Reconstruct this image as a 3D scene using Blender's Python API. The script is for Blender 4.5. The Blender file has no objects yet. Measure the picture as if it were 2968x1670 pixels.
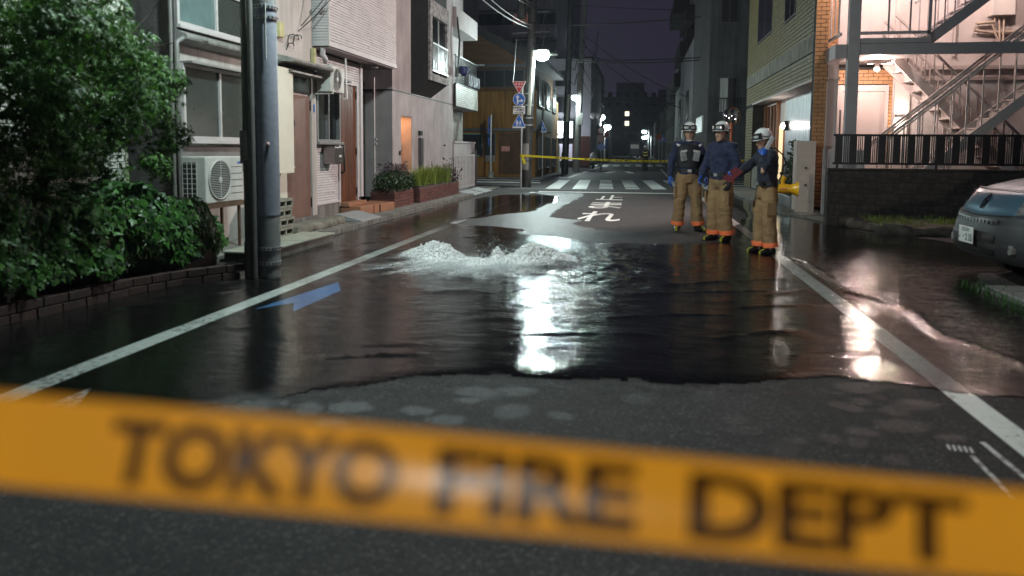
import bpy, bmesh, math, random
import numpy as np
from mathutils import Vector, Matrix, noise as mnoise

random.seed(7)
rng = np.random.default_rng(7)
sc = bpy.context.scene
COL = sc.collection

# ------------------------------------------------------------------ camera
CAM_Z = 1.33
cam_d = bpy.data.cameras.new('camera')
cam = bpy.data.objects.new('camera', cam_d)
COL.objects.link(cam)
cam.matrix_world = Matrix(((0.98594, -0.02112, 0.16576, 0.0),
                           (0.16686, 0.07782, -0.98291, 0.0),
                           (0.00786, 0.99674, 0.08025, CAM_Z),
                           (0, 0, 0, 1)))
cam_d.sensor_width = 36.0
cam_d.lens = 26.396
cam_d.shift_y = -0.07604
cam_d.clip_start = 0.05
cam_d.clip_end = 2000
cam_d.dof.use_dof = True
cam_d.dof.focus_distance = 20.0
cam_d.dof.aperture_fstop = 1.55
sc.camera = cam

# ------------------------------------------------------------------ world (night sky, city glow)
world = bpy.data.worlds.new('World')
sc.world = world
world.use_nodes = True
wn = world.node_tree.nodes
wl = world.node_tree.links
wn.clear()
w_out = wn.new('ShaderNodeOutputWorld')
w_bg = wn.new('ShaderNodeBackground')
w_sky = wn.new('ShaderNodeTexSky')
w_sky.sky_type = 'NISHITA'
w_sky.sun_disc = False
w_sky.sun_elevation = math.radians(-4.0)
w_sky.sun_rotation = math.radians(200)
w_add = wn.new('ShaderNodeMix')
w_add.data_type = 'RGBA'
w_add.blend_type = 'ADD'
w_add.inputs[0].default_value = 1.0
w_mul = wn.new('ShaderNodeMix')
w_mul.data_type = 'RGBA'
w_mul.blend_type = 'MULTIPLY'
w_mul.inputs[0].default_value = 1.0
w_mul.inputs[7].default_value = (0.25, 0.2, 0.25, 1)
w_tc = wn.new('ShaderNodeTexCoord')
w_noise = wn.new('ShaderNodeTexNoise')
w_noise.inputs['Scale'].default_value = 2.2
w_noise.inputs['Detail'].default_value = 4
w_ramp = wn.new('ShaderNodeValToRGB')
w_ramp.color_ramp.elements[0].position = 0.3
w_ramp.color_ramp.elements[0].color = (0.10, 0.09, 0.165, 1)
w_ramp.color_ramp.elements[1].position = 0.75
w_ramp.color_ramp.elements[1].color = (0.14, 0.125, 0.21, 1)
wl.new(w_tc.outputs['Generated'], w_noise.inputs['Vector'])
wl.new(w_noise.outputs[0], w_ramp.inputs[0])
wl.new(w_sky.outputs[0], w_mul.inputs[6])
wl.new(w_mul.outputs[2], w_add.inputs[6])
wl.new(w_ramp.outputs[0], w_add.inputs[7])
wl.new(w_add.outputs[2], w_bg.inputs['Color'])
wl.new(w_bg.outputs[0], w_out.inputs['Surface'])
w_bg.inputs['Strength'].default_value = 0.17

sc.view_settings.view_transform = 'Standard'
sc.view_settings.look = 'None'
sc.view_settings.exposure = 0.0
sc.view_settings.gamma = 1.0
sc.view_settings.use_curve_mapping = False
sc.render.engine = 'CYCLES'
sc.cycles.use_denoising = True
sc.cycles.max_bounces = 6
sc.cycles.diffuse_bounces = 2
sc.cycles.glossy_bounces = 3
sc.cycles.transmission_bounces = 3
sc.cycles.transparent_max_bounces = 10
sc.cycles.volume_bounces = 0
sc.cycles.caustics_reflective = False
sc.cycles.caustics_refractive = False
sc.cycles.sample_clamp_indirect = 4.0

# ------------------------------------------------------------------ helpers
class MB:
    """collects shapes in world coordinates, builds ONE mesh object"""
    def __init__(s):
        s.v = []; s.f = []
    def add(s, vs, fs):
        o = len(s.v)
        s.v.extend([tuple(map(float, p)) for p in vs])
        s.f.extend([tuple(o + i for i in q) for q in fs])
        return s
    def box(s, x0, x1, y0, y1, z0, z1):
        vs = [(x0,y0,z0),(x1,y0,z0),(x1,y1,z0),(x0,y1,z0),(x0,y0,z1),(x1,y0,z1),(x1,y1,z1),(x0,y1,z1)]
        return s.add(vs, [(0,3,2,1),(4,5,6,7),(0,1,5,4),(1,2,6,5),(2,3,7,6),(3,0,4,7)])
    def rbox(s, c, size, rz=0.0, rx=0.0, ry=0.0):
        m = Matrix.Rotation(rz, 4, 'Z') @ Matrix.Rotation(ry, 4, 'Y') @ Matrix.Rotation(rx, 4, 'X')
        a, b, d = [q / 2 for q in size]
        vs = [m @ Vector(p) + Vector(c) for p in
              [(-a,-b,-d),(a,-b,-d),(a,b,-d),(-a,b,-d),(-a,-b,d),(a,-b,d),(a,b,d),(-a,b,d)]]
        return s.add(vs, [(0,3,2,1),(4,5,6,7),(0,1,5,4),(1,2,6,5),(2,3,7,6),(3,0,4,7)])
    def bar(s, p0, p1, w, h=None, up=(0,0,1)):
        """square bar from p0 to p1"""
        h = h or w
        p0 = Vector(p0); p1 = Vector(p1); d = (p1 - p0).normalized()
        u = Vector(up)
        if abs(d.dot(u)) > 0.95: u = Vector((0,1,0))
        a = d.cross(u).normalized(); b = a.cross(d).normalized()
        vs = []
        for p in (p0, p1):
            for i, j in ((-1,-1),(1,-1),(1,1),(-1,1)):
                vs.append(p + a*(i*w/2) + b*(j*h/2))
        return s.add(vs, [(0,3,2,1),(4,5,6,7),(0,1,5,4),(1,2,6,5),(2,3,7,6),(3,0,4,7)])
    def tube(s, pts, rad, n=10, ell=(1,1), cap=True, up=(0,0,1)):
        """tube along pts; rad number or list (or list of (a,b)); ell squashes"""
        pts = [Vector(p) for p in pts]
        k = len(pts)
        if not isinstance(rad, (list, tuple)): rad = [rad] * k
        rings = []
        prev = None
        for i, p in enumerate(pts):
            d = (pts[min(i+1, k-1)] - pts[max(i-1, 0)])
            d = d.normalized() if d.length > 1e-9 else Vector((0,0,1))
            if prev is None:
                u = Vector(up)
                if abs(d.dot(u)) > 0.9: u = Vector((0,1,0)) if abs(d.y) < 0.9 else Vector((1,0,0))
                a = u.cross(d).normalized()
            else:
                a = (prev - d * prev.dot(d)).normalized()
            prev = a
            b = d.cross(a).normalized()
            r = rad[i]
            ra, rb = r if isinstance(r, (list, tuple)) else (r*ell[0], r*ell[1])
            rings.append([p + a*(math.cos(t)*ra) + b*(math.sin(t)*rb) for t in [2*math.pi*j/n for j in range(n)]])
        vs = [q for r in rings for q in r]
        fs = []
        for i in range(k-1):
            for j in range(n):
                fs.append((i*n+j, i*n+(j+1)%n, (i+1)*n+(j+1)%n, (i+1)*n+j))
        if cap:
            fs.append(tuple(range(n-1, -1, -1)))
            fs.append(tuple((k-1)*n + j for j in range(n)))
        return s.add(vs, fs)
    def zloft(s, secs, n=16, cap=True, c=(0,0)):
        """stack of ellipses: (z, rx, ry[, cx, cy])"""
        vs = []
        for q in secs:
            z, rx, ry = q[:3]
            ox, oy = (q[3], q[4]) if len(q) > 4 else (0, 0)
            for j in range(n):
                t = 2*math.pi*j/n
                vs.append((c[0]+ox+rx*math.cos(t), c[1]+oy+ry*math.sin(t), z))
        fs = []
        k = len(secs)
        for i in range(k-1):
            for j in range(n):
                fs.append((i*n+j, i*n+(j+1)%n, (i+1)*n+(j+1)%n, (i+1)*n+j))
        if cap:
            fs.append(tuple(range(n-1, -1, -1)))
            fs.append(tuple((k-1)*n+j for j in range(n)))
        return s.add(vs, fs)
    def ell(s, c, r, n=12, m=8, zmin=-1.0):
        vs = []; fs = []
        t0 = math.asin(max(-1, zmin))
        for i in range(m+1):
            t = t0 + (math.pi/2 - t0)*i/m
            for j in range(n):
                a = 2*math.pi*j/n
                vs.append((c[0]+r[0]*math.cos(t)*math.cos(a), c[1]+r[1]*math.cos(t)*math.sin(a), c[2]+r[2]*math.sin(t)))
        for i in range(m):
            for j in range(n):
                fs.append((i*n+j, i*n+(j+1)%n, (i+1)*n+(j+1)%n, (i+1)*n+j))
        fs.append(tuple(range(n-1, -1, -1)))
        fs.append(tuple(m*n+j for j in range(n)))
        return s.add(vs, fs)
    def prism(s, poly, axis, a0, a1):
        """poly list of 2D pts extruded along axis ('X','Y','Z') from a0 to a1"""
        k = len(poly)
        def P(p, a):
            if axis == 'X': return (a, p[0], p[1])
            if axis == 'Y': return (p[0], a, p[1])
            return (p[0], p[1], a)
        vs = [P(p, a0) for p in poly] + [P(p, a1) for p in poly]
        fs = [tuple(range(k)), tuple(range(2*k-1, k-1, -1))]
        for i in range(k):
            j = (i+1) % k
            fs.append((i, i+k, j+k, j))
        return s.add(vs, fs)
    def quad(s, a, b, c, d):
        return s.add([a, b, c, d], [(0,1,2,3)])
    def xf(s, m):
        s.v = [tuple(m @ Vector(p)) for p in s.v]
        return s
    def mesh(s, name, off=(0,0,0)):
        me = bpy.data.meshes.new(name)
        ox, oy, oz = off
        me.from_pydata([(x-ox, y-oy, z-oz) for x, y, z in s.v], [], s.f)
        bm = bmesh.new(); bm.from_mesh(me)
        bmesh.ops.recalc_face_normals(bm, faces=bm.faces)
        bm.to_mesh(me); bm.free()
        return me
    def build(s, name, mat, parent=None, smooth=False, bevel=0.0, kind=None, label=None, recalc=True):
        off = wloc(parent)
        if recalc: me = s.mesh(name, off)
        else:
            me = bpy.data.meshes.new(name)
            me.from_pydata([(x-off[0], y-off[1], z-off[2]) for x, y, z in s.v], [], s.f)
        o = link(name, me, mat, parent, smooth)
        if bevel:
            b = o.modifiers.new('bevel', 'BEVEL'); b.width = bevel; b.segments = 2; b.limit_method = 'ANGLE'
            b.angle_limit = math.radians(40)
        if kind: o['kind'] = kind
        if label: o['label'] = label
        return o

def wloc(o):
    l = Vector((0,0,0))
    while o is not None:
        l += Vector(o.location); o = o.parent
    return l

def link(name, me, mat, parent=None, smooth=False):
    o = bpy.data.objects.new(name, me)
    COL.objects.link(o)
    if mat is not None:
        me.materials.clear(); me.materials.append(mat)
    if parent is not None: o.parent = parent
    if smooth:
        me.polygons.foreach_set('use_smooth', [True]*len(me.polygons))
        try: me.set_sharp_from_angle(angle=math.radians(smooth if smooth > 1 else 50))
        except Exception: pass
    return o

def tag(o, label, cat, group=None):
    o['label'] = label; o['category'] = cat
    if group: o['group'] = group
    return o

def thing(name, label, cat, loc=(0,0,0), group=None):
    o = bpy.data.objects.new(name, None)
    COL.objects.link(o)
    o.empty_display_size = 0.2
    o.location = loc
    return tag(o, label, cat, group)

def struct(o):
    o['kind'] = 'structure'; return o

def remeshed(mb, voxel, smooth_it=2, fac=0.5):
    """union of overlapping closed shapes as one continuous skin (MB -> MB)"""
    me = mb.mesh('tmp')
    o = bpy.data.objects.new('tmp', me); COL.objects.link(o)
    r = o.modifiers.new('r', 'REMESH'); r.mode = 'VOXEL'; r.voxel_size = voxel
    if smooth_it:
        k = o.modifiers.new('s', 'SMOOTH'); k.iterations = smooth_it; k.factor = fac
    dg = bpy.context.evaluated_depsgraph_get()
    em = bpy.data.meshes.new_from_object(o.evaluated_get(dg))
    out = MB()
    out.v = [tuple(v.co) for v in em.vertices]
    out.f = [tuple(p.vertices) for p in em.polygons]
    bpy.data.objects.remove(o); bpy.data.meshes.remove(me); bpy.data.meshes.remove(em)
    return out

def wrinkle(mb, amp, sx, sy, sz, seed=0):
    """push vertices along rough normals with stretched noise: folds in cloth"""
    me = mb.mesh('tmp')
    me.update()
    nr = [v.normal.copy() for v in me.vertices]
    vs = []
    for p, n in zip(mb.v, nr):
        d = mnoise.fractal(Vector((p[0]*sx+seed, p[1]*sy, p[2]*sz)), 0.9, 2.0, 3)
        vs.append(tuple(Vector(p) + n * (amp * d)))
    mb.v = vs
    bpy.data.meshes.remove(me)
    return mb

def text_mesh(txt, size=1.0, align='CENTER', bold=0.0, extr=0.0, space=1.0):
    """returns MB with the flat letters in the XY plane, centred"""
    cu = bpy.data.curves.new('txt', 'FONT')
    cu.body = txt; cu.size = size; cu.align_x = align; cu.align_y = 'CENTER'
    cu.offset = bold; cu.extrude = extr; cu.resolution_u = 3
    cu.space_character = space
    o = bpy.data.objects.new('txt', cu); COL.objects.link(o)
    dg = bpy.context.evaluated_depsgraph_get()
    em = bpy.data.meshes.new_from_object(o.evaluated_get(dg))
    out = MB()
    out.v = [tuple(v.co) for v in em.vertices]
    out.f = [tuple(p.vertices) for p in em.polygons]
    bpy.data.objects.remove(o); bpy.data.curves.remove(cu); bpy.data.meshes.remove(em)
    return out

# value noise on numpy arrays
def _hash(ix, iy, seed):
    h = (ix.astype(np.int64)*374761393 + iy.astype(np.int64)*668265263 + seed*982451653) & 0x7fffffff
    h = (h ^ (h >> 13)) * 1274126177 & 0x7fffffff
    return ((h ^ (h >> 16)) & 0xffff) / 65535.0
def vnoise(x, y, seed=0):
    ix = np.floor(x); iy = np.floor(y); fx = x-ix; fy = y-iy
    fx = fx*fx*(3-2*fx); fy = fy*fy*(3-2*fy)
    a = _hash(ix, iy, seed); b = _hash(ix+1, iy, seed); c = _hash(ix, iy+1, seed); d = _hash(ix+1, iy+1, seed)
    return (a*(1-fx)+b*fx)*(1-fy) + (c*(1-fx)+d*fx)*fy
def fbm(x, y, seed=0, o=4):
    t = 0; a = 0.5
    for i in range(o):
        t = t + a*vnoise(x*2**i, y*2**i, seed+i*17); a *= 0.5
    return t

# ------------------------------------------------------------------ materials
MATS = {}
def pm(name, c, rough=0.6, metal=0.0, var=0.18, scale=2.5, bump=0.0, bscale=60.0, streak=0.0, coat=0.0,
       spec=0.5, rand=0.0, trans=0.0, dirt=None, alpha=1.0, emis=None, estr=0.0, sheen=0.0, stretch=(1,1,1)):
    """procedural principled material: base colour varied by two noises, optional rain streaks, grain bump"""
    if name in MATS: return MATS[name]
    m = bpy.data.materials.new(name); MATS[name] = m
    m.use_nodes = True
    N = m.node_tree.nodes; L = m.node_tree.links
    p = N['Principled BSDF']
    tc = N.new('ShaderNodeTexCoord')
    mp = N.new('ShaderNodeMapping'); mp.inputs['Scale'].default_value = stretch
    L.new(tc.outputs['Object'], mp.inputs[0])
    n1 = N.new('ShaderNodeTexNoise'); n1.inputs['Scale'].default_value = scale; n1.inputs['Detail'].default_value = 6
    n1.inputs['Roughness'].default_value = 0.65
    L.new(mp.outputs[0], n1.inputs['Vector'])
    rp = N.new('ShaderNodeValToRGB')
    d = dirt if dirt else tuple(q*(1-2.2*var) if q*(1-2.2*var) > 0 else 0 for q in c)
    rp.color_ramp.elements[0].position = 0.28; rp.color_ramp.elements[0].color = (*d, 1)
    rp.color_ramp.elements[1].position = 0.62; rp.color_ramp.elements[1].color = (*c, 1)
    L.new(n1.outputs[0], rp.inputs[0])
    cur = rp.outputs[0]
    def mult(sock, fac_sock=None, lo=0.6, hi=1.0, src=None):
        mr = N.new('ShaderNodeMapRange'); mr.inputs['To Min'].default_value = lo; mr.inputs['To Max'].default_value = hi
        L.new(src, mr.inputs['Value'])
        mx = N.new('ShaderNodeMix'); mx.data_type = 'RGBA'; mx.blend_type = 'MULTIPLY'; mx.inputs[0].default_value = 1
        L.new(sock, mx.inputs[6]); L.new(mr.outputs[0], mx.inputs[7])
        return mx.outputs[2]
    if streak:
        mp2 = N.new('ShaderNodeMapping'); mp2.inputs['Scale'].default_value = (5, 5, 0.35)
        L.new(tc.outputs['Object'], mp2.inputs[0])
        n2 = N.new('ShaderNodeTexNoise'); n2.inputs['Scale'].default_value = 1.6; n2.inputs['Detail'].default_value = 5
        L.new(mp2.outputs[0], n2.inputs['Vector'])
        mr = N.new('ShaderNodeMapRange'); mr.inputs['From Min'].default_value = 0.35; mr.inputs['From Max'].default_value = 0.6
        L.new(n2.outputs[0], mr.inputs['Value'])
        cur = mult(cur, None, 1-streak, 1.0, mr.outputs[0])
    if rand:
        oi = N.new('ShaderNodeObjectInfo'); ge = N.new('ShaderNodeNewGeometry')
        ad = N.new('ShaderNodeMath'); ad.operation = 'ADD'
        L.new(oi.outputs['Random'], ad.inputs[0]); L.new(ge.outputs['Random Per Island'], ad.inputs[1])
        fr = N.new('ShaderNodeMath'); fr.operation = 'FRACT'; L.new(ad.outputs[0], fr.inputs[0])
        cur = mult(cur, None, 1-rand, 1+rand*0.3, fr.outputs[0])
    L.new(cur, p.inputs['Base Color'])
    rr = N.new('ShaderNodeMapRange'); rr.inputs['To Min'].default_value = min(1, rough*1.2); rr.inputs['To Max'].default_value = rough*0.8
    L.new(n1.outputs[0], rr.inputs['Value']); L.new(rr.outputs[0], p.inputs['Roughness'])
    p.inputs['Metallic'].default_value = metal
    p.inputs['Specular IOR Level'].default_value = spec
    p.inputs['Coat Weight'].default_value = coat
    p.inputs['Coat Roughness'].default_value = 0.08
    p.inputs['Transmission Weight'].default_value = trans
    p.inputs['Sheen Weight'].default_value = sheen
    p.inputs['Alpha'].default_value = alpha
    if emis:
        p.inputs['Emission Color'].default_value = (*emis, 1); p.inputs['Emission Strength'].default_value = estr
    if bump:
        n3 = N.new('ShaderNodeTexNoise'); n3.inputs['Scale'].default_value = bscale; n3.inputs['Detail'].default_value = 4
        L.new(mp.outputs[0], n3.inputs['Vector'])
        b = N.new('ShaderNodeBump'); b.inputs['Strength'].default_value = min(1.0, bump); b.inputs['Distance'].default_value = 0.01
        L.new(n3.outputs[0], b.inputs['Height']); L.new(b.outputs[0], p.inputs['Normal'])
    return m

def emit(name, c, s):
    if name in MATS: return MATS[name]
    m = bpy.data.materials.new(name); MATS[name] = m
    m.use_nodes = True
    p = m.node_tree.nodes['Principled BSDF']
    p.inputs['Base Color'].default_value = (*c, 1)
    p.inputs['Emission Color'].default_value = (*c, 1)
    p.inputs['Emission Strength'].default_value = s
    return m

def asphalt_mat(name='asphalt', k=0.8, spec=0.22):
    m = bpy.data.materials.new(name); m.use_nodes = True
    N = m.node_tree.nodes; L = m.node_tree.links; p = N['Principled BSDF']
    tc = N.new('ShaderNodeTexCoord')
    big = N.new('ShaderNodeTexNoise'); big.inputs['Scale'].default_value = 0.7; big.inputs['Detail'].default_value = 5
    mid = N.new('ShaderNodeTexNoise'); mid.inputs['Scale'].default_value = 6; mid.inputs['Detail'].default_value = 6
    fine = N.new('ShaderNodeTexVoronoi'); fine.inputs['Scale'].default_value = 95
    fn = N.new('ShaderNodeTexNoise'); fn.inputs['Scale'].default_value = 240; fn.inputs['Detail'].default_value = 3
    for n in (big, mid, fine, fn): L.new(tc.outputs['Object'], n.inputs['Vector'])
    r1 = N.new('ShaderNodeValToRGB')
    r1.color_ramp.elements[0].position = 0.3; r1.color_ramp.elements[0].color = (0.036*k, 0.033*k, 0.033*k, 1)
    r1.color_ramp.elements[1].position = 0.7; r1.color_ramp.elements[1].color = (0.070*k, 0.064*k, 0.063*k, 1)
    mx = N.new('ShaderNodeMath'); mx.operation = 'ADD'; mx.inputs[1].default_value = 0
    av = N.new('ShaderNodeMix'); av.inputs[0].default_value = 0.5
    L.new(big.outputs[0], av.inputs[2]); L.new(mid.outputs[0], av.inputs[3]); L.new(av.outputs[0], r1.inputs[0])
    # aggregate: some pale stones
    r2 = N.new('ShaderNodeValToRGB')
    r2.color_ramp.elements[0].position = 0.0; r2.color_ramp.elements[0].color = (0.55, 0.55, 0.55, 1)
    r2.color_ramp.elements[1].position = 0.9; r2.color_ramp.elements[1].color = (1.3, 1.3, 1.3, 1)
    e = r2.color_ramp.elements.new(0.96); e.color = (3.0, 3.0, 2.9, 1)
    sep = N.new('ShaderNodeSeparateColor'); L.new(fine.outputs['Color'], sep.inputs[0]); L.new(sep.outputs[0], r2.inputs[0])
    m2 = N.new('ShaderNodeMix'); m2.data_type = 'RGBA'; m2.blend_type = 'MULTIPLY'; m2.inputs[0].default_value = 0.8
    L.new(r1.outputs[0], m2.inputs[6]); L.new(r2.outputs[0], m2.inputs[7])
    L.new(m2.outputs[2], p.inputs['Base Color'])
    p.inputs['Roughness'].default_value = 0.78
    p.inputs['Specular IOR Level'].default_value = spec
    b = N.new('ShaderNodeBump'); b.inputs['Strength'].default_value = 0.7; b.inputs['Distance'].default_value = 0.006
    ad = N.new('ShaderNodeMath'); ad.operation = 'SUBTRACT'
    L.new(fn.outputs[0], ad.inputs[0]); L.new(fine.outputs['Distance'], ad.inputs[1])
    L.new(ad.outputs[0], b.inputs['Height']); L.new(b.outputs[0], p.inputs['Normal'])
    return m

def film_mat(name, tint, rough, waves, ior=1.33, gain=1.0, chop=False):
    """thin water over the ground: fresnel gloss over a see-through sheet"""
    m = bpy.data.materials.new(name); m.use_nodes = True
    N = m.node_tree.nodes; L = m.node_tree.links
    N.remove(N['Principled BSDF']); out = N['Material Output']
    tr = N.new('ShaderNodeBsdfTransparent'); tr.inputs[0].default_value = (*tint, 1)
    gl = N.new('ShaderNodeBsdfGlossy'); gl.inputs['Roughness'].default_value = rough
    gl.inputs['Color'].default_value = (1,1,1,1)
    fr = N.new('ShaderNodeFresnel'); fr.inputs['IOR'].default_value = ior
    mx = N.new('ShaderNodeMixShader')
    mu = N.new('ShaderNodeMath'); mu.operation = 'MULTIPLY'; mu.inputs[1].default_value = gain; mu.use_clamp = True
    L.new(fr.outputs[0], mu.inputs[0]); L.new(mu.outputs[0], mx.inputs[0])
    L.new(tr.outputs[0], mx.inputs[1]); L.new(gl.outputs[0], mx.inputs[2]); L.new(mx.outputs[0], out.inputs[0])
    tc = N.new('ShaderNodeTexCoord')
    last = None
    for sc_, dist, strg, st in waves:
        mp = N.new('ShaderNodeMapping'); mp.inputs['Scale'].default_value = st
        L.new(tc.outputs['Object'], mp.inputs[0])
        n = N.new('ShaderNodeTexNoise'); n.inputs['Scale'].default_value = sc_; n.inputs['Detail'].default_value = 3
        n.inputs['Distortion'].default_value = 0.6
        L.new(mp.outputs[0], n.inputs['Vector'])
        b = N.new('ShaderNodeBump'); b.inputs['Strength'].default_value = strg; b.inputs['Distance'].default_value = dist
        L.new(n.outputs[0], b.inputs['Height'])
        if chop:
            at = N.new('ShaderNodeAttribute'); at.attribute_name = 'chop'
            mm = N.new('ShaderNodeMath'); mm.operation = 'MULTIPLY'; mm.inputs[1].default_value = strg; mm.use_clamp = True
            L.new(at.outputs['Fac'], mm.inputs[0]); L.new(mm.outputs[0], b.inputs['Strength'])
        if last is not None: L.new(last, b.inputs['Normal'])
        last = b.outputs[0]
    if last is not None:
        L.new(last, gl.inputs['Normal']); L.new(last, fr.inputs['Normal'])
    return m

# ================================================================== SETTING: road, pavements, water
ASPH = asphalt_mat()
def paint(name, c, rough=0.5, wear=0.45):
    m = bpy.data.materials.new(name); m.use_nodes = True
    N = m.node_tree.nodes; L = m.node_tree.links; p = N['Principled BSDF']
    tc = N.new('ShaderNodeTexCoord')
    n = N.new('ShaderNodeTexNoise'); n.inputs['Scale'].default_value = 26; n.inputs['Detail'].default_value = 8; n.inputs['Roughness'].default_value = 0.75
    n2 = N.new('ShaderNodeTexNoise'); n2.inputs['Scale'].default_value = 1.1; n2.inputs['Detail'].default_value = 3
    L.new(tc.outputs['Object'], n.inputs['Vector']); L.new(tc.outputs['Object'], n2.inputs['Vector'])
    av = N.new('ShaderNodeMath'); av.operation = 'MULTIPLY_ADD'; av.inputs[1].default_value = 0.45
    L.new(n2.outputs[0], av.inputs[0]); L.new(n.outputs[0], av.inputs[2])
    r = N.new('ShaderNodeValToRGB')
    r.color_ramp.elements[0].position = wear; r.color_ramp.elements[0].color = (0.06, 0.06, 0.06, 1)
    r.color_ramp.elements[1].position = wear+0.07; r.color_ramp.elements[1].color = (*[q*0.85 for q in c], 1)
    e = r.color_ramp.elements.new(min(0.99, wear+0.3)); e.color = (*c, 1)
    L.new(av.outputs[0], r.inputs[0]); L.new(r.outputs[0], p.inputs['Base Color'])
    p.inputs['Roughness'].default_value = rough
    b = N.new('ShaderNodeBump'); b.inputs['Strength'].default_value = 0.3; b.inputs['Distance'].default_value = 0.004
    L.new(n.outputs[0], b.inputs['Height']); L.new(b.outputs[0], p.inputs['Normal'])
    return m
WHITE_P = paint('white_road_paint', (0.80, 0.82, 0.78), wear=0.585)
WORN_P = paint('worn_white_road_paint', (0.66, 0.66, 0.63), wear=0.68)
BLUE_P = paint('blue_road_paint', (0.06, 0.22, 0.52), wear=0.60)

road = struct(MB().quad((-320, -60, 0), (320, -60, 0), (320, 520, 0), (-320, 520, 0)).build('road', ASPH))
def mark(name, poly, mat=WHITE_P, z=0.004):
    mb = MB(); mb.add([(x, y, z) for x, y in poly], [tuple(range(len(poly)))])
    return mb.build(name, mat, road)
def strip(name, x0, y0, x1, y1, w, mat=WHITE_P, z=0.004, seg=1):
    d = Vector((x1-x0, y1-y0)).normalized(); n = Vector((-d.y, d.x))*w/2
    return mark(name, [(x0+n.x, y0+n.y), (x0-n.x, y0-n.y), (x1-n.x, y1-n.y), (x1+n.x, y1+n.y)], mat, z)
strip('edge_line', -3.27, 0.3, -3.27, 23.5, 0.155)
strip('edge_line', 1.77, 0.3, 1.77, 23.2, 0.155)
strip('edge_line', -3.35, 36.3, -3.15, 57, 0.15, WORN_P)
strip('edge_line', 1.45, 36.3, 1.55, 56, 0.15, WORN_P)
strip('stop_line', -3.15, 23.78, 1.68, 23.95, 0.34)
for i in range(7):
    x = -3.17 + i*0.91; y = 25.6 + i*0.2
    mark('crosswalk_bar', [(x, y), (x+0.49, y+0.05), (x+0.15, y+7.75), (x-0.34, y+7.7)], WHITE_P if i not in (2, 3) else WORN_P)
strip('crosswalk_bar', -14, 29.8, -3.95, 30.3, 0.75); strip('crosswalk_bar', -14, 32.0, -4.25, 32.5, 0.8); strip('crosswalk_bar', -14, 34.3, -4.4, 34.8, 0.7)
strip('crosswalk_bar', 3.2, 30.4, 11, 30.7, 0.75); strip('crosswalk_bar', 3.3, 32.6, 11, 32.9, 0.8); strip('crosswalk_bar', 3.3, 34.8, 11, 35.1, 0.7)
strip('blue_line', -2.4, 34.1, 1.4, 34.6, 0.35, BLUE_P); strip('blue_line', -4.6, 36.2, -3.5, 36.4, 0.6, BLUE_P)
for i in range(10):
    x = -6.9 + i*0.95
    mark('crosswalk_bar', [(x, 60.5+i*0.4), (x+0.5, 60.5+i*0.4), (x+0.35, 69+i*0.4), (x-0.15, 69+i*0.4)])
for i in range(8):
    x = -4.2+i*0.9
    mark('crosswalk_bar', [(x, 118), (x+0.5, 118), (x+0.5, 130), (x, 130)], WORN_P)
mark('approach_mark', [(-2.1, 45), (-1.75, 45), (-1.3, 48), (-0.9, 48), (-0.6, 45), (-0.25, 45), (-0.7, 49.2), (-1.6, 49.2)])
strip('approach_mark', -2.0, 52, -0.2, 52, 0.9, WORN_P)
for ch, x0, x1, y0, y1 in (('止', -1.14, -0.42, 20.3, 22.5), ('ま', -1.16, -0.38, 17.3, 19.5), ('れ', -1.18, -0.34, 14.1, 16.4)):
    t = text_mesh(ch, 1.0, bold=0.012)
    xs = [p[0] for p in t.v]; ys = [p[1] for p in t.v]
    ax, bx_, ay, by = min(xs), max(xs), min(ys), max(ys)
    t.v = [(x0+(p[0]-ax)/(bx_-ax)*(x1-x0), y0+(p[1]-ay)/(by-ay)*(y1-y0), 0.004) for p in t.v]
    t.build('stop_lettering', WHITE_P, road)
chev = [(-3.09, 5.69), (-2.9, 5.98), (-2.74, 5.67), (-2.74, 6.60), (-2.90, 6.98), (-3.09, 6.62)]
chev = [(-3.10, 5.66), (-2.90, 5.97), (-2.75, 5.64), (-2.73, 6.58), (-2.93, 7.0)]
mark('bicycle_arrow', chev, BLUE_P)
mark('bicycle_arrow', [(x-0.02, y-3.39) for x, y in chev], WORN_P)
strip('survey_mark', 1.47, 3.5, 1.44, 2.7, 0.022, WORN_P); strip('survey_mark', 1.585, 3.68, 1.60, 2.8, 0.026, WORN_P)
for i in range(5): strip('survey_mark', 1.40+i*0.022, 3.55-i*0.004, 1.415+i*0.022, 3.62-i*0.004, 0.011, WORN_P)

CONC = pm('pavement_concrete', (0.22, 0.215, 0.19), 0.75, var=0.2, scale=3, bump=0.4, bscale=90, dirt=(0.10, 0.10, 0.085))
CONC_D = pm('old_kerb_concrete', (0.17, 0.165, 0.15), 0.7, var=0.25, scale=5, bump=0.4, bscale=70, dirt=(0.06, 0.06, 0.05))
# left strip of pavement in front of the houses, kerb stones along it
struct(MB().box(-7.0, -4.78, 7.9, 20.6, -0.02, 0.075).build('pavement', CONC, bevel=0.01))
struct(MB().prism([(-6.8, 20.6), (-4.9, 20.6), (-4.75, 25.6), (-6.8, 25.6)], 'Z', -0.02, 0.045).build('pavement', CONC))
kerb = struct(MB().box(-4.78, -4.74, 9.95, 20.7, -0.02, 0.03).build('kerb', CONC_D))
y = 9.95; i = 0
while y < 20.6:
    l = 0.6
    MB().box(-4.74+0.002, -4.60, y+0.006, y+l-0.006, -0.02, 0.088 if i % 7 else 0.08).build('kerb_stone', CONC_D, kerb, bevel=0.012)
    y += l; i += 1
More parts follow.
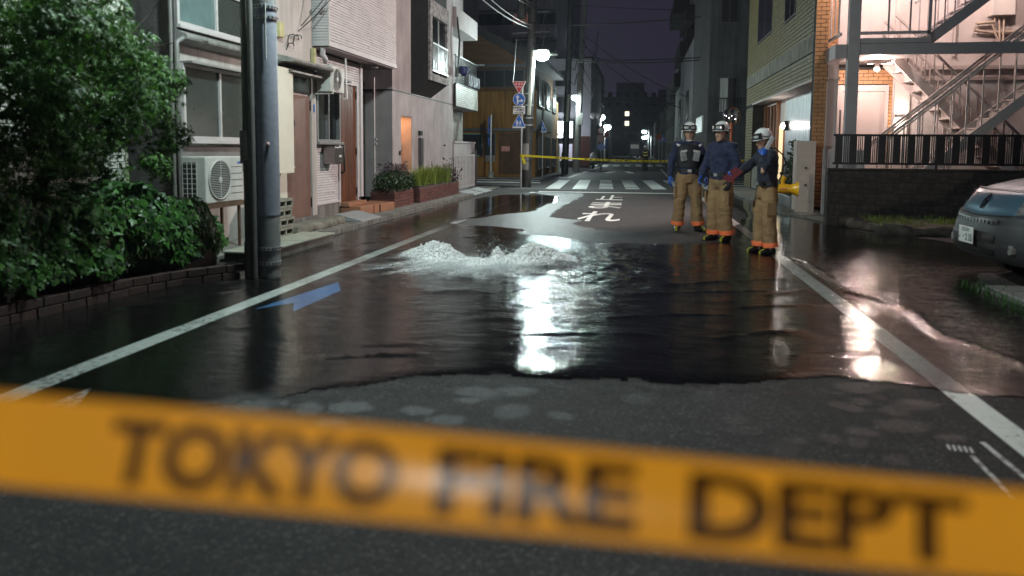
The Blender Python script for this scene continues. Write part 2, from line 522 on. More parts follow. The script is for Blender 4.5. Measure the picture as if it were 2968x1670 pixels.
# right pavement ledge beside the brick building, raised parking apron
struct(MB().prism([(3.0, 16.7), (3.75, 16.7), (3.75, 27.6), (2.95, 26.6)], 'Z', -0.02, 0.10).build('pavement', CONC, bevel=0.012))
struct(MB().prism([(3.6, 14.9), (4.6, 14.9), (4.6, 18.5), (3.76, 18.5), (3.76, 16.69), (3.02, 16.69)], 'Z', -0.02, 0.06).build('pavement', CONC))
apron = struct(MB().box(3.32, 9.0, 5.2, 7.95, -0.02, 0.03).build('parking_pavement', CONC_D))
TILE = pm('parking_paver', (0.34, 0.31, 0.29), 0.6, var=0.15, scale=6, bump=0.3, bscale=80, rand=0.25)
for ix in range(9):
    for iy in range(8):
        x = 3.36+ix*0.33; yy = 5.3+iy*0.33
        MB().box(x, x+0.318, yy, yy+0.318, 0.02, 0.048+0.003*random.random()).build('paver', TILE, apron)

def fringe_mat():
    m = bpy.data.materials.new('damp_fringe'); m.use_nodes = True
    N = m.node_tree.nodes; L = m.node_tree.links; p = N['Principled BSDF']
    p.inputs['Base Color'].default_value = (0.014, 0.013, 0.013, 1); p.inputs['Roughness'].default_value = 0.5; p.inputs['Specular IOR Level'].default_value = 0.25
    tc = N.new('ShaderNodeTexCoord'); n = N.new('ShaderNodeTexNoise'); n.inputs['Scale'].default_value = 5.5; n.inputs['Detail'].default_value = 7; n.inputs['Roughness'].default_value = 0.7
    L.new(tc.outputs['Object'], n.inputs['Vector'])
    mr = N.new('ShaderNodeMapRange'); mr.inputs['From Min'].default_value = 0.5; mr.inputs['From Max'].default_value = 0.72; mr.inputs['To Max'].default_value = 0.8
    L.new(n.outputs[0], mr.inputs['Value']); L.new(mr.outputs[0], p.inputs['Alpha'])
    return m
# ---- water: one rippled sheet with its own outline
wat_poly = [(-4.62, 2.2), (-3.2, 2.95), (-2.6, 3.2), (-2.22, 3.4), (-1.99, 3.63), (-1.72, 3.84), (-1.53, 3.94), (-1.23, 4.1), (-0.89, 4.25),
            (-0.56, 4.25), (-0.22, 4.34), (0.24, 4.35), (0.7, 4.48), (1.16, 4.54), (1.57, 4.49), (1.79, 4.39), (2.11, 4.42), (2.6, 4.2), (3.3, 4.3),
            (3.3, 8.0), (3.7, 8.9), (4.6, 9.6), (4.6, 12.2), (3.75, 13.2), (3.5, 14.6), (3.02, 16.6), (2.95, 26.4), (2.5, 26.2), (2.1, 20.5), (2.3, 16.41), (1.5, 13.0), (1.16, 11.45), (0.67, 10.95), (-0.23, 10.88),
            (-0.57, 10.76), (-0.92, 11.16), (-1.37, 11.59), (-1.78, 11.72), (-1.91, 12.56), (-2.46, 12.7), (-2.85, 12.88), (-3.3, 13.14),
            (-2.94, 14.38), (-2.21, 15.94), (-2.01, 19.18), (-2.25, 21.49), (-3.15, 23.08), (-3.91, 21.9), (-4.55, 20.2), (-4.61, 8.0)]
def inside(px, py, poly):
    r = np.zeros(px.shape, bool)
    k = len(poly)
    for i in range(k):
        x0, y0 = poly[i]; x1, y1 = poly[(i+1) % k]
        c = ((y0 > py) != (y1 > py)) & (px < (x1-x0)*(py-y0)/((y1-y0) if y1 != y0 else 1e-9)+x0)
        r ^= c
    return r
def sheet(name, poly, mat, h, step, warp, wfreq, seed, taper=False, attr=None):
    xs = np.arange(min(p[0] for p in poly)-0.3, max(p[0] for p in poly)+0.3, step)
    # rows get coarser with distance
    ys = [min(p[1] for p in poly)-0.3]
    while ys[-1] < max(p[1] for p in poly)+0.3: ys.append(ys[-1]+step*max(1.0, ys[-1]/7.0))
    ys = np.array(ys)
    X, Y = np.meshgrid(xs, ys)
    wx = (fbm(X*wfreq, Y*wfreq, seed)-0.47)*warp; wy = (fbm(X*wfreq+31, Y*wfreq+7, seed+5)-0.47)*warp
    wx = wx+(fbm(X*7, Y*7, seed+3, 3)-0.44)*warp*0.45; wy = wy+(fbm(X*7+11, Y*7+3, seed+8, 3)-0.44)*warp*0.45
    m = inside(X+wx, Y+wy, poly)
    Z = h(X, Y)
    if taper:
        s_ = m.astype(float)
        for _ in range(12):
            s_ = (s_+np.roll(s_, 1, 0)+np.roll(s_, -1, 0)+np.roll(s_, 1, 1)+np.roll(s_, -1, 1))/5
        Z = 0.0050+(Z-0.0050)*np.clip((s_-0.55)*2.3, 0, 1)
    idx = -np.ones(X.shape, int)
    fm = m[:-1,:-1] & m[1:,:-1] & m[:-1,1:] & m[1:,1:]
    use = np.zeros(X.shape, bool)
    use[:-1,:-1] |= fm; use[1:,:-1] |= fm; use[:-1,1:] |= fm; use[1:,1:] |= fm
    idx[use] = np.arange(use.sum())
    vs = np.stack([X[use], Y[use], Z[use]], 1)
    a = idx[:-1,:-1][fm]; b = idx[:-1,1:][fm]; c = idx[1:,1:][fm]; d = idx[1:,:-1][fm]
    me = bpy.data.meshes.new(name)
    me.from_pydata(vs.tolist(), [], np.stack([a, b, c, d], 1).tolist())
    o = link(name, me, mat)
    me.polygons.foreach_set('use_smooth', [True]*len(me.polygons))
    if attr is not None:
        at_ = me.attributes.new('chop', 'FLOAT', 'POINT'); at_.data.foreach_set('value', attr(X, Y)[use].astype(np.float32))
    return o
FC = (-1.75, 8.6)
def water_h(X, Y):
    r = np.hypot((X-FC[0]), (Y-FC[1])); th = np.arctan2(Y-FC[1], X-FC[0])
    warp = (fbm(X*1.3, Y*1.3, 3)-0.47)*1.1
    amp = 0.0095*np.exp(-r/1.9)+0.0006
    amp = amp*np.where(Y > 11.0, 0.25, 1.0)
    wv = np.sin((r+warp)*17.0)*0.55+np.sin((r*1.0+warp*1.6+0.3*np.sin(th*5))*9.0)
    crest = np.power(0.5+0.5*np.sin((r+warp*1.3+0.25*np.sin(th*3))*3.6), 6)
    z = 0.016+amp*wv*0.6+crest*amp*1.6
    z = z+0.012*(fbm(X*5, Y*7, 9)-0.47)*np.exp(-r/5.0)
    # push-up round the outlet
    z = z+0.035*np.exp(-(r/1.1)**2)
    def dist(poly):
        d = np.full(X.shape, 9.0)
        for (xa, ya), (xb, yb) in zip(poly[:-1], poly[1:]):
            t = np.clip(((X-xa)*(xb-xa)+(Y-ya)*(yb-ya))/((xb-xa)**2+(yb-ya)**2), 0, 1)
            d = np.minimum(d, np.hypot(X-xa-t*(xb-xa), Y-ya-t*(yb-ya)))
        return d+0.05*(fbm(X*6, Y*6, 77)-0.47)
    ridge = 0*X
    for poly, w_, h_ in (([(1.88, 9.59), (1.98, 9.2), (1.96, 7.4), (2.13, 7.15), (2.25, 6.59), (2.16, 5.76), (2.28, 5.46), (2.4, 4.9)], 0.035, 0.022),
                         ([(0.55, 5.35), (0.9, 5.6), (1.2, 5.7)], 0.02, 0.016), ([(0.9, 6.5), (1.4, 6.7), (1.72, 6.75)], 0.02, 0.016), ([(0.3, 7.4), (0.9, 7.8), (1.5, 8.1)], 0.022, 0.015),
                         ([(1.2, 7.1), (1.5, 7.4), (1.65, 7.5)], 0.03, 0.012), ([(-2.0, 4.35), (-1.6, 4.5), (-1.35, 4.55)], 0.02, 0.018), ([(-1.8, 4.7), (-1.45, 4.8)], 0.025, 0.012),
                         ([(-4.3, 6.3), (-3.9, 6.75), (-3.55, 7.0)], 0.04, 0.018), ([(-4.1, 5.9), (-3.7, 6.2), (-3.5, 6.5)], 0.05, 0.012), ([(-0.2, 5.9), (0.3, 6.1), (0.8, 6.2)], 0.02, 0.012), ([(1.0, 5.0), (1.5, 5.15)], 0.02, 0.013), ([(0.0, 6.9), (0.7, 7.2), (1.2, 7.35)], 0.02, 0.012), ([(-0.8, 5.2), (-0.3, 5.35), (0.2, 5.4)], 0.02, 0.011), ([(-4.35, 6.9), (-4.0, 7.25)], 0.03, 0.016), ([(-4.2, 5.4), (-3.8, 5.7)], 0.03, 0.014)):
        ridge = ridge+h_*np.exp(-(dist(poly)/w_)**2)*(0.6+0.8*fbm(X*9, Y*9, 5))
    right = np.clip((X-1.95)/0.3, 0, 1)*np.clip((9.6-Y)/0.5, 0, 1)
    z = z+ridge+right*(0.014*(fbm(X*7, Y*9, 13)-0.47)+0.006*(fbm(X*18, Y*22, 14)-0.47))
    return np.maximum(z, 0.008)
WATER = film_mat('flowing_water', (0.84, 0.85, 0.85), 0.03, chop=True, waves=
                 [(2.2, 0.014, 0.3, (0.6, 1.6, 1)), (7.0, 0.010, 0.7, (0.5, 1.9, 1)), (19.0, 0.0048, 0.9, (0.6, 1.9, 1)), (55.0, 0.0024, 0.9, (0.8, 1.6, 1))], ior=1.34)
def still_split(o): return o
struct(sheet('wet_asphalt', wat_poly, asphalt_mat('wet_asphalt', 0.2, 0.0), lambda X, Y: 0*X+0.002, 0.04, 0.35, 1.6, 21))
FRINGE = fringe_mat()
struct(sheet('damp_fringe', [(-3.2, 2.6), (-2.2, 3.05), (-1.5, 3.6), (-0.8, 3.95), (0, 4.05), (1.2, 4.15), (2.2, 4.1), (3.3, 3.9), (3.3, 4.4), (1.6, 4.6), (0, 4.45), (-1, 4.35), (-2.2, 3.6), (-3.2, 3.05)], FRINGE, lambda X, Y: 0*X+0.0030, 0.05, 0.3, 2, 5))
wat = struct(sheet('water', wat_poly, WATER, water_h, 0.04, 0.35, 1.6, 21, True, lambda X, Y: np.clip(0.36+1.3*np.exp(-np.hypot((X-FC[0]-0.4)*0.8, Y-FC[1]-0.2)/1.9)+0.5*np.clip((X-1.95)/0.3, 0, 1)*np.clip((9.6-Y)/0.5, 0, 1)-0.2*(Y > 11.5), 0.05, 1.4)))
film_poly = [(-4.55, 19.65), (-3.21, 23.51), (-1.61, 23.11), (-1.58, 20.95), (-1.76, 16.06), (-1.71, 14.7), (-0.99, 14.2), (-1.1, 13.39), (-0.67, 12.6),
             (-0.2, 12.34), (0.43, 12.08), (1.04, 11.89), (1.6, 13.0), (1.6, 11.4), (0.9, 10.3), (-1, 10.2), (-3.2, 12.6), (-4.5, 13)]
FILM = film_mat('damp_film', (0.72, 0.73, 0.74), 0.42, [(160.0, 0.004, 0.5, (1, 1, 1)), (9.0, 0.02, 0.3, (1, 1, 1))], 1.4, 0.30)
struct(sheet('damp_road', film_poly, FILM, lambda X, Y: 0*X+0.0075, 0.05, 0.25, 2.0, 33))
# film that the flood left in the crossing and far road
FILM2 = film_mat('rain_damp_film', (0.9, 0.9, 0.9), 0.5, [(120.0, 0.004, 0.5, (1, 1, 1))], 1.35, 0.12)
struct(sheet('damp_road', [(-9, 24.5), (2.6, 24.3), (9, 29), (6, 36), (1.7, 37), (1.2, 90), (-3.2, 90), (-3.6, 37), (-9, 36)], FILM2, lambda X, Y: 0*X+0.0072, 0.25, 0.8, 0.8, 44))
# splashed spots and wet footprints on the dry asphalt in front
blobs = [(-1.63, 3.51, .07), (-1.43, 3.57, .085), (-0.84, 3.92, .1), (-1.99, 3.54, .13), (-0.36, 3.65, .055), (1.1, 4.06, .065), (1.19, 4.16, .05), (0.66, 3.4, .07), (0.73, 3.53, .05),
         (0.9, 3.58, .05), (1.07, 3.7, .06), (1.29, 3.82, .09), (1.33, 4.05, .07), (1.47, 4.17, .09), (1.01, 3.56, .05), (1.46, 3.7, .05), (-0.86, 3.79, .05), (1.25, 4.42, .1), (0.5, 3.75, .06)]
def spot_mat():
    m = film_mat('wet_spot_film', (0.7, 0.7, 0.71), 0.5, [(9.0, 0.02, 0.3, (1, 1, 1))], 1.4, 0.5)
    N = m.node_tree.nodes; L = m.node_tree.links
    out = N['Material Output']; src = out.inputs[0].links[0].from_socket
    tc = N.new('ShaderNodeTexCoord'); n = N.new('ShaderNodeTexNoise'); n.inputs['Scale'].default_value = 3.2; n.inputs['Detail'].default_value = 7
    oi = N.new('ShaderNodeObjectInfo'); va = N.new('ShaderNodeVectorMath'); va.operation = 'ADD'; L.new(tc.outputs['Object'], va.inputs[0]); L.new(oi.outputs['Location'], va.inputs[1])
    L.new(va.outputs[0], n.inputs['Vector'])
    g = N.new('ShaderNodeTexGradient'); g.gradient_type = 'SPHERICAL'; L.new(tc.outputs['Object'], g.inputs[0])
    ad = N.new('ShaderNodeMath'); ad.operation = 'ADD'; L.new(g.outputs['Fac'], ad.inputs[0]); L.new(n.outputs[0], ad.inputs[1])
    mr = N.new('ShaderNodeMapRange'); mr.inputs['From Min'].default_value = 0.62; mr.inputs['From Max'].default_value = 1.0; mr.inputs['To Max'].default_value = 0.42; L.new(ad.outputs[0], mr.inputs['Value'])
    tr = N.new('ShaderNodeBsdfTransparent'); mx = N.new('ShaderNodeMixShader')
    L.new(mr.outputs[0], mx.inputs[0]); L.new(tr.outputs[0], mx.inputs[1]); L.new(src, mx.inputs[2]); L.new(mx.outputs[0], out.inputs[0])
    return m
SPOT = spot_mat()
for k in range(14): blobs.append((random.uniform(-1.9, 1.6), random.uniform(3.1, 4.1), random.uniform(0.03, 0.09)))
for bx0, by0, br in blobs:
    n = 24
    pts = [(math.cos(2*math.pi*j/n), math.sin(2*math.pi*j/n), 0) for j in range(n)]
    o = struct(MB().add(pts, [tuple(range(n))]).build('wet_spot', SPOT))
    o.location = (bx0, by0, 0.0052); o.scale = (br*1.9, br*1.4, 1); o.rotation_euler.z = random.random()*3

# ---- foam of the burst
def foam_mat():
    m = bpy.data.materials.new('foam'); m.use_nodes = True
    N = m.node_tree.nodes; L = m.node_tree.links; p = N['Principled BSDF']; out = N['Material Output']
    p.inputs['Base Color'].default_value = (0.88, 0.88, 0.88, 1); p.inputs['Roughness'].default_value = 0.4
    p.inputs['Subsurface Weight'].default_value = 0.0
    tc = N.new('ShaderNodeTexCoord')
    n = N.new('ShaderNodeTexNoise'); n.inputs['Scale'].default_value = 17; n.inputs['Detail'].default_value = 6; n.inputs['Roughness'].default_value = 0.7
    L.new(tc.outputs['Object'], n.inputs['Vector'])
    b = N.new('ShaderNodeBump'); b.inputs['Strength'].default_value = 0.8; b.inputs['Distance'].default_value = 0.03
    L.new(n.outputs[0], b.inputs['Height']); L.new(b.outputs[0], p.inputs['Normal'])
    at = N.new('ShaderNodeAttribute'); at.attribute_name = 'cover'
    ad = N.new('ShaderNodeMath'); ad.operation = 'ADD'; L.new(at.outputs['Fac'], ad.inputs[0])
    n2 = N.new('ShaderNodeTexNoise'); n2.inputs['Scale'].default_value = 9; n2.inputs['Detail'].default_value = 7; n2.inputs['Roughness'].default_value = 0.75
    mp = N.new('ShaderNodeMapping'); mp.inputs['Scale'].default_value = (0.8, 2.0, 2); L.new(tc.outputs['Object'], mp.inputs[0]); L.new(mp.outputs[0], n2.inputs['Vector'])
    L.new(n2.outputs[0], ad.inputs[1])
    mr = N.new('ShaderNodeMapRange'); mr.inputs['From Min'].default_value = 0.72; mr.inputs['From Max'].default_value = 1.42
    L.new(ad.outputs[0], mr.inputs['Value'])
    L.new(mr.outputs[0], p.inputs['Alpha'])
    return m
FOAM = foam_mat()
fount = thing('water_fountain', 'white foaming water gushing up through the flooded road in two low mounds and a jet', 'fountain', (FC[0], FC[1], 0))
xs = np.arange(-3.1, -0.5, 0.022); ys = np.arange(7.4, 10.0, 0.022)
X, Y = np.meshgrid(xs, ys)
Ys = -0.32   # whole burst sits a little nearer
def ga(cx, cy, sx, sy): return np.exp(-((X-cx)/sx)**2-((Y-cy)/sy)**2)
dx, dy = X+1.78, Y-9.25
ringr = np.hypot(dx/0.92, dy/0.62)
rim = np.exp(-((ringr-0.95)/0.26)**2)*np.clip(0.75-dy*1.1, 0, 1)
cov = 0.95*ga(-2.28, 8.98, 0.30, 0.36)+1.0*ga(-1.28, 8.95, 0.33, 0.36)+rim*0.9+0.5*ga(-1.8, 8.4, 0.75, 0.45)+0.25*ga(-1.8, 8.1, 1.1, 0.6)
hgt = 0.045*ga(-2.22, 9.0, 0.15, 0.2)+0.075*ga(-2.34, 8.92, 0.22, 0.24)+0.03*ga(-2.5, 8.8, 0.35, 0.3)+0.05*ga(-1.30, 8.97, 0.14, 0.18)+0.085*ga(-1.18, 8.9, 0.22, 0.22)+0.03*ga(-1.0, 8.8, 0.3, 0.3)+rim*0.055+0.15*ga(-1.60, 8.82, 0.05, 0.07)
ang = np.arctan2(Y-9.15, X+1.78); rad = np.hypot(X+1.78, Y-9.15)
strk = fbm(ang*16, rad*1.3, 91, 4)-0.47
cov = cov+0.9*strk*np.clip(1.15-np.abs(cov-0.35)*1.6, 0, 1)+0.30*np.exp(-(rad/1.5)**4)*np.clip(0.2-dy, 0, 1)
tex = fbm(X*9, Y*9, 61, 5)-0.47; tex2 = fbm(X*26, Y*26, 71, 3)-0.45
Z = 0.03+hgt*(1+0.5*tex+0.4*tex2)+np.clip(cov, 0, 1)*(0.035*tex+0.028*tex2)
keep = cov > 0.16
fm = keep[:-1,:-1] & keep[1:,:-1] & keep[:-1,1:] & keep[1:,1:]
use = np.zeros(X.shape, bool)
for a in (slice(None,-1), slice(1,None)):
    for b in (slice(None,-1), slice(1,None)): use[a, b] |= fm
idx = -np.ones(X.shape, int); idx[use] = np.arange(use.sum())
me = bpy.data.meshes.new('foam')
me.from_pydata(np.stack([X[use]-FC[0], Y[use]+Ys-FC[1], np.maximum(Z[use], 0.028)], 1).tolist(), [],
               np.stack([idx[:-1,:-1][fm], idx[:-1,1:][fm], idx[1:,1:][fm], idx[1:,:-1][fm]], 1).tolist())
at = me.attributes.new('cover', 'FLOAT', 'POINT'); at.data.foreach_set('value', (cov[use]*0.75).astype(np.float32))
link('foam', me, FOAM, fount, True)
FROTH = bpy.data.materials.new('froth'); FROTH.use_nodes = True
_N = FROTH.node_tree.nodes; _L = FROTH.node_tree.links
_N['Principled BSDF'].inputs['Base Color'].default_value = (0.95, 0.95, 0.95, 1); _N['Principled BSDF'].inputs['Roughness'].default_value = 0.4
_t = _N.new('ShaderNodeBsdfTranslucent'); _t.inputs[0].default_value = (0.88, 0.88, 0.88, 1); _m = _N.new('ShaderNodeMixShader'); _m.inputs[0].default_value = 0.3
_L.new(_N['Principled BSDF'].outputs[0], _m.inputs[1]); _L.new(_t.outputs[0], _m.inputs[2]); _L.new(_m.outputs[0], _N['Material Output'].inputs[0])
cand = np.argwhere((cov > 0.55) & use)
wts = (hgt[cand[:, 0], cand[:, 1]]+0.02)*np.clip(cov[cand[:, 0], cand[:, 1]], 0, 1)
sel = cand[rng.choice(len(cand), 6000, p=wts/wts.sum())]
t_ = (1+5**0.5)/2
ico_v = [Vector(q).normalized() for q in ((-1,t_,0),(1,t_,0),(-1,-t_,0),(1,-t_,0),(0,-1,t_),(0,1,t_),(0,-1,-t_),(0,1,-t_),(t_,0,-1),(t_,0,1),(-t_,0,-1),(-t_,0,1))]
ico_f = [(0,11,5),(0,5,1),(0,1,7),(0,7,10),(0,10,11),(1,5,9),(5,11,4),(11,10,2),(10,7,6),(7,1,8),(3,9,4),(3,4,2),(3,2,6),(3,6,8),(3,8,9),(4,9,5),(2,4,11),(6,2,10),(8,6,7),(9,8,1)]
mb = MB()
for a, b in sel:
    r = random.uniform(0.003, 0.012)*(0.6+min(1.0, float(hgt[a, b])*8))
    c = Vector((float(X[a, b])+random.gauss(0, .012), float(Y[a, b])+Ys+random.gauss(0, .012), float(Z[a, b])+random.uniform(-0.3, 0.9)*r))
    sq = (random.uniform(.7, 1.3), random.uniform(.7, 1.3), random.uniform(.6, 1.1))
    mb.add([(c.x+v.x*r*sq[0], c.y+v.y*r*sq[1], c.z+v.z*r*sq[2]) for v in ico_v], ico_f)
mb.build('froth', FROTH, fount, True, kind='stuff', recalc=False)
DROP = pm('spray', (0.85, 0.87, 0.88), 0.2, var=0.02)
mb = MB()
for i in range(2200):
    c = random.choice([(-2.36, 8.98, .17), (-1.27, 8.95, .16), (-1.63, 8.82, .17), (-1.8, 8.45, .06), (-2.1, 8.6, .06), (-1.4, 8.5, .06)])
    x = random.gauss(c[0], 0.15); yv = random.gauss(c[1], 0.11)+Ys; z = 0.04+abs(random.gauss(0, 0.45))*c[2]*math.exp(-((x-c[0])/0.22)**2)*1.5+0.02
    r = random.uniform(0.002, 0.0075)*random.random()**0.5
    mb.add([(x+r,yv,z),(x-r,yv,z),(x,yv+r,z),(x,yv-r,z),(x,yv,z+r),(x,yv,z-r)], [(0,2,4),(2,1,4),(1,3,4),(3,0,4),(2,0,5),(1,2,5),(3,1,5),(0,3,5)])
mb.build('spray', DROP, fount, kind='stuff')

# ================================================================== LAMPS AND POLES
POLE_C = pm('pole_concrete', (0.30, 0.30, 0.29), 0.7, var=0.18, scale=4, bump=0.25, bscale=60, streak=0.35)
POLE_D = pm('pole_dark_sheet', (0.05, 0.05, 0.05), 0.55, var=0.2, scale=5, streak=0.3)
PIPE_G = pm('grey_conduit', (0.20, 0.19, 0.18), 0.5, var=0.15, scale=5, streak=0.3)
GALV = pm('galvanised_steel', (0.48, 0.49, 0.50), 0.42, metal=0.7, var=0.15, scale=12)
BLACK_R = pm('black_rubber', (0.014, 0.014, 0.015), 0.55, var=0.2, scale=8)
PALE_PIPE = pm('pale_conduit', (0.52, 0.52, 0.44), 0.5, var=0.12, scale=6, streak=0.25)
BLACK_M = pm('black_metal', (0.012, 0.012, 0.013), 0.42, var=0.2, scale=10)
DARK_G = pm('dark_grey_metal', (0.07, 0.07, 0.075), 0.45, var=0.2, scale=10)
COOL = (0.80, 1.0, 0.97)
LENS = emit('lamp_lens', (0.80, 1.0, 0.97), 16.0)
LENS_F = emit('lamp_lens_far', (0.80, 1.0, 0.97), 9.0)
WARMC = (1.0, 0.74, 0.66)
LENS_W = emit('warm_lens', (1.0, 0.82, 0.72), 14.0)

def point(name, loc, power, color, parent, radius=0.08, spot=None, aim=(0,0,-1)):
    ld = bpy.data.lights.new(name, 'SPOT' if spot else 'POINT')
    ld.energy = power; ld.color = color; ld.shadow_soft_size = radius
    if spot:
        ld.spot_size = math.radians(spot); ld.spot_blend = 0.35
    o = bpy.data.objects.new(name, ld); COL.objects.link(o)
    if parent is not None: o.parent = parent
    o.location = Vector(loc)-wloc(parent)
    if spot: o.rotation_euler = Vector(aim).to_track_quat('-Z', 'Y').to_euler()
    return o

def lamp_head(parent, pole, head, power, lens=None, size=1.0, spot=None):
    """arm, bracket, hood and lens of a street lamp, plus its light"""
    px, py = pole
    hx, hy, hz = head
    d = Vector((hx-px, hy-py, 0)); dn = d.normalized() if d.length > 0 else Vector((1,0,0))
    MB().tube([(px, py, hz+0.06), (px+d.x*0.5, py+d.y*0.5, hz+0.14), (hx-dn.x*0.2*size, hy-dn.y*0.2*size, hz+0.09)], 0.024*size, 8).build('lamp_arm', GALV, parent, True)
    hood = MB().ell((hx, hy, hz+0.10*size), (0.20*size, 0.16*size, 0.05*size), 16, 6, 0.0)
    hood.build('lamp_hood', DARK_G, parent, True)
    MB().ell((hx, hy, hz-0.02), (0.20*size, 0.17*size, 0.16*size), 18, 12).build('lamp_lens', lens or LENS, parent, True)  # lens drawn oversize, so its shape takes in the lamp's glare
    point('street_light', (hx, hy, hz-0.30*size), power, COOL, parent, 0.13, spot)

def bands(parent, x, y, r, zs):
    for z in zs:
        ring = MB()
        n = 20
        ring.tube([(x, y, z-0.018), (x, y, z+0.018)], r+0.004, n)
        ring.build('steel_band', GALV, parent, True)
        holes = MB()
        for j in range(n):
            a = 2*math.pi*(j+0.5)/n
            holes.rbox((x+math.cos(a)*(r+0.004), y+math.sin(a)*(r+0.004), z), (0.006, 0.016, 0.014), a)
        holes.build('band_perforation', BLACK_M, parent, kind='stuff')

# near left pole with conduits and a lamp above the frame
pole1 = thing('utility_pole', 'thick grey utility pole with two side conduits in front of the ivy bed', 'utility pole', (-3.64, 7.12, 0))
MB().tube([(-3.64, 7.12, -0.05), (-3.66, 7.12, 9.5)], [0.118, 0.105], 24).build('shaft', POLE_C, pole1, True)
STICK = pm('blue_grey_sheet', (0.30, 0.31, 0.37), 0.45, var=0.12, scale=9, bump=0.2, bscale=30)
MB().tube([(-3.64, 7.12, 0.65), (-3.645, 7.12, 2.75)], [0.1205, 0.1185], 24, cap=False).build('anti_poster_sheet', STICK, pole1, True)
MB().tube([(-3.80, 7.02, -0.05), (-3.815, 7.02, 8.5)], 0.042, 16).build('conduit', PIPE_G, pole1, True)
MB().tube([(-3.715, 6.965, -0.05), (-3.73, 6.965, 8.5)], 0.03, 14).build('conduit', PIPE_G, pole1, True)
MB().tube([(-3.80, 7.02, 0.0), (-3.80, 7.02, 0.38)], 0.050, 16).build('conduit_sleeve', PIPE_G, pole1, True)
bands(pole1, -3.64, 7.12, 0.121, (0.16, 0.31, 2.62, 2.72))
MB().box(-3.862, -3.855, 6.985, 7.055, 1.17, 1.5).build('number_plate', pm('pale_plate', (0.5, 0.42, 0.42), 0.5), pole1)
MB().tube([(-3.79, 6.972, 1.2), (-3.80, 6.972, 1.5)], (0.022), 10, ell=(1, .4)).build('number_plate', pm('pale_plate', (0.5, 0.42, 0.42), 0.5), pole1, True)
MB().ell((-3.575, 7.016, 1.36), (0.02, 0.012, 0.026), 14, 8).build('round_sticker', pm('red_white_sticker', (0.5, 0.08, 0.1), 0.5, dirt=(0.75, 0.7, 0.7), var=0.5, scale=60), pole1, True)
MB().box(-3.585, -3.57, 7.0, 7.01, 2.2, 2.75).build('white_tag', pm('white_card', (0.7, 0.7, 0.7), 0.5), pole1)
lamp_head(pole1, (-3.64, 7.12), (-2.75, 7.1, 5.0), 900)
pole1.location.x -= 0.085

def utility_pole(label, x, y, r, h, tilt=0.0, mat=POLE_C, base=None, grp='utility poles along the left kerb'):
    t = thing('utility_pole', label, 'utility pole', (x, y, 0), grp)
    MB().tube([(x, y, -0.05), (x+tilt, y, h)], [r, r*0.8], 18).build('shaft', mat, t, True)
    if base: MB().tube([(x, y, 0.0), (x, y, base)], r*1.02, 18).build('base_sheet', BLACK_R, t, True)
    return t
pole2 = utility_pole('tall utility pole with a bright street lamp behind the red stop sign', -3.96, 26.5, 0.17, 9.2, 0.25, POLE_D, 0.62)
MB().tube([(-3.96, 26.5, 0.62), (-3.95, 26.5, 1.55)], 0.178, 18).build('grey_wrap', POLE_C, pole2, True)
MB().tube([(-3.86, 26.3, 2.55), (-3.74, 26.3, 4.78)], 0.065, 12).build('pale_conduit', PALE_PIPE, pole2, True)
bands(pole2, -3.90, 26.5, 0.175, (2.2, 2.45, 2.9, 3.3))
lamp_head(pole2, (-3.86, 26.5), (-3.42, 26.4, 4.66), 1000, size=1.3)
for z in (5.4, 6.1, 6.8):
    MB().bar((-4.5, 26.45, z), (-3.2, 26.5, z+0.05), 0.06).build('cross_arm', DARK_G, pole2)
MB().tube([(-4.15, 26.3, 5.9), (-4.15, 26.3, 6.6)], 0.16, 12).build('transformer', POLE_D, pole2, True)
for k, z in enumerate((5.05, 5.3, 5.75, 6.3)):
    MB().tube([(-3.75, 26.3, z), (-3.4, 26.2, z-0.12), (-3.3, 26.2, z+0.3)], 0.018, 6).build('cable_loop', BLACK_R, pole2, True)
pole3 = utility_pole('slim utility pole with a pale conduit in front of the lit shop sign', -4.1, 42.0, 0.19, 11.5, 0.25, POLE_D, 1.2)
MB().tube([(-3.98, 41.75, 2.9), (-3.9, 41.75, 4.4)], 0.085, 12).build('pale_conduit', PALE_PIPE, pole3, True)
bands(pole3, -4.0, 42.0, 0.19, (3.0, 3.25))
pole4 = utility_pole('grey utility pole beside the shop sign, second lamp at its top', -3.86, 46.6, 0.2, 12, 0.42)
lamp_head(pole4, (-3.8, 46.6), (-3.95, 46.2, 4.55), 450, LENS_F, 1.15)
MB().box(-3.72, -3.48, 46.35, 46.6, 2.9, 3.6).build('junction_box', POLE_C, pole4)
for k, z in enumerate((5.2, 6.0, 6.9, 7.6)):
    MB().tube([(-4.0, 41.8, z), (-3.6, 41.7, z-0.3), (-3.45, 41.7, z+0.35)], 0.03, 6).build('cable_loop', BLACK_R, pole3, True)
    MB().tube([(-3.6, 46.4, z+0.5), (-2.9, 46.3, z-0.7), (-2.6, 46.3, z+0.9)], 0.03, 6).build('cable_loop', BLACK_R, pole4, True)
pole5 = utility_pole('far utility pole carrying the third street lamp', -4.35, 74, 0.18, 9.5, 0.1)
lamp_head(pole5, (-4.3, 74), (-3.75, 73.8, 4.55), 700, LENS_F, 2.0)
pole6 = utility_pole('far slim lamp pole beside a red and blue street sign', -4.75, 104, 0.14, 5.2, 0.0, GALV)
lamp_head(pole6, (-4.75, 104), (-4.4, 103.5, 4.5), 700, LENS_F, 2.6)
for (x, yv, z) in ((0.95, 168, 5.5), (0.95, 172, 4.3), (1.6, 178, 4.6)):
    t = utility_pole({5.5: 'far lamp post at the end of the street, upper lamp of the pair', 4.3: 'far lamp post at the end of the street, lower lamp of the pair', 4.6: 'small far lamp post right of the pair of lamps'}[z], x+1.0, yv, 0.13, z+0.3, 0, GALV, None, 'lamp posts far down the street')
    lamp_head(t, (x+1.0, yv), (x, yv-0.5, z), 500, LENS_F, 2.7 if z > 4.4 else 2.5)
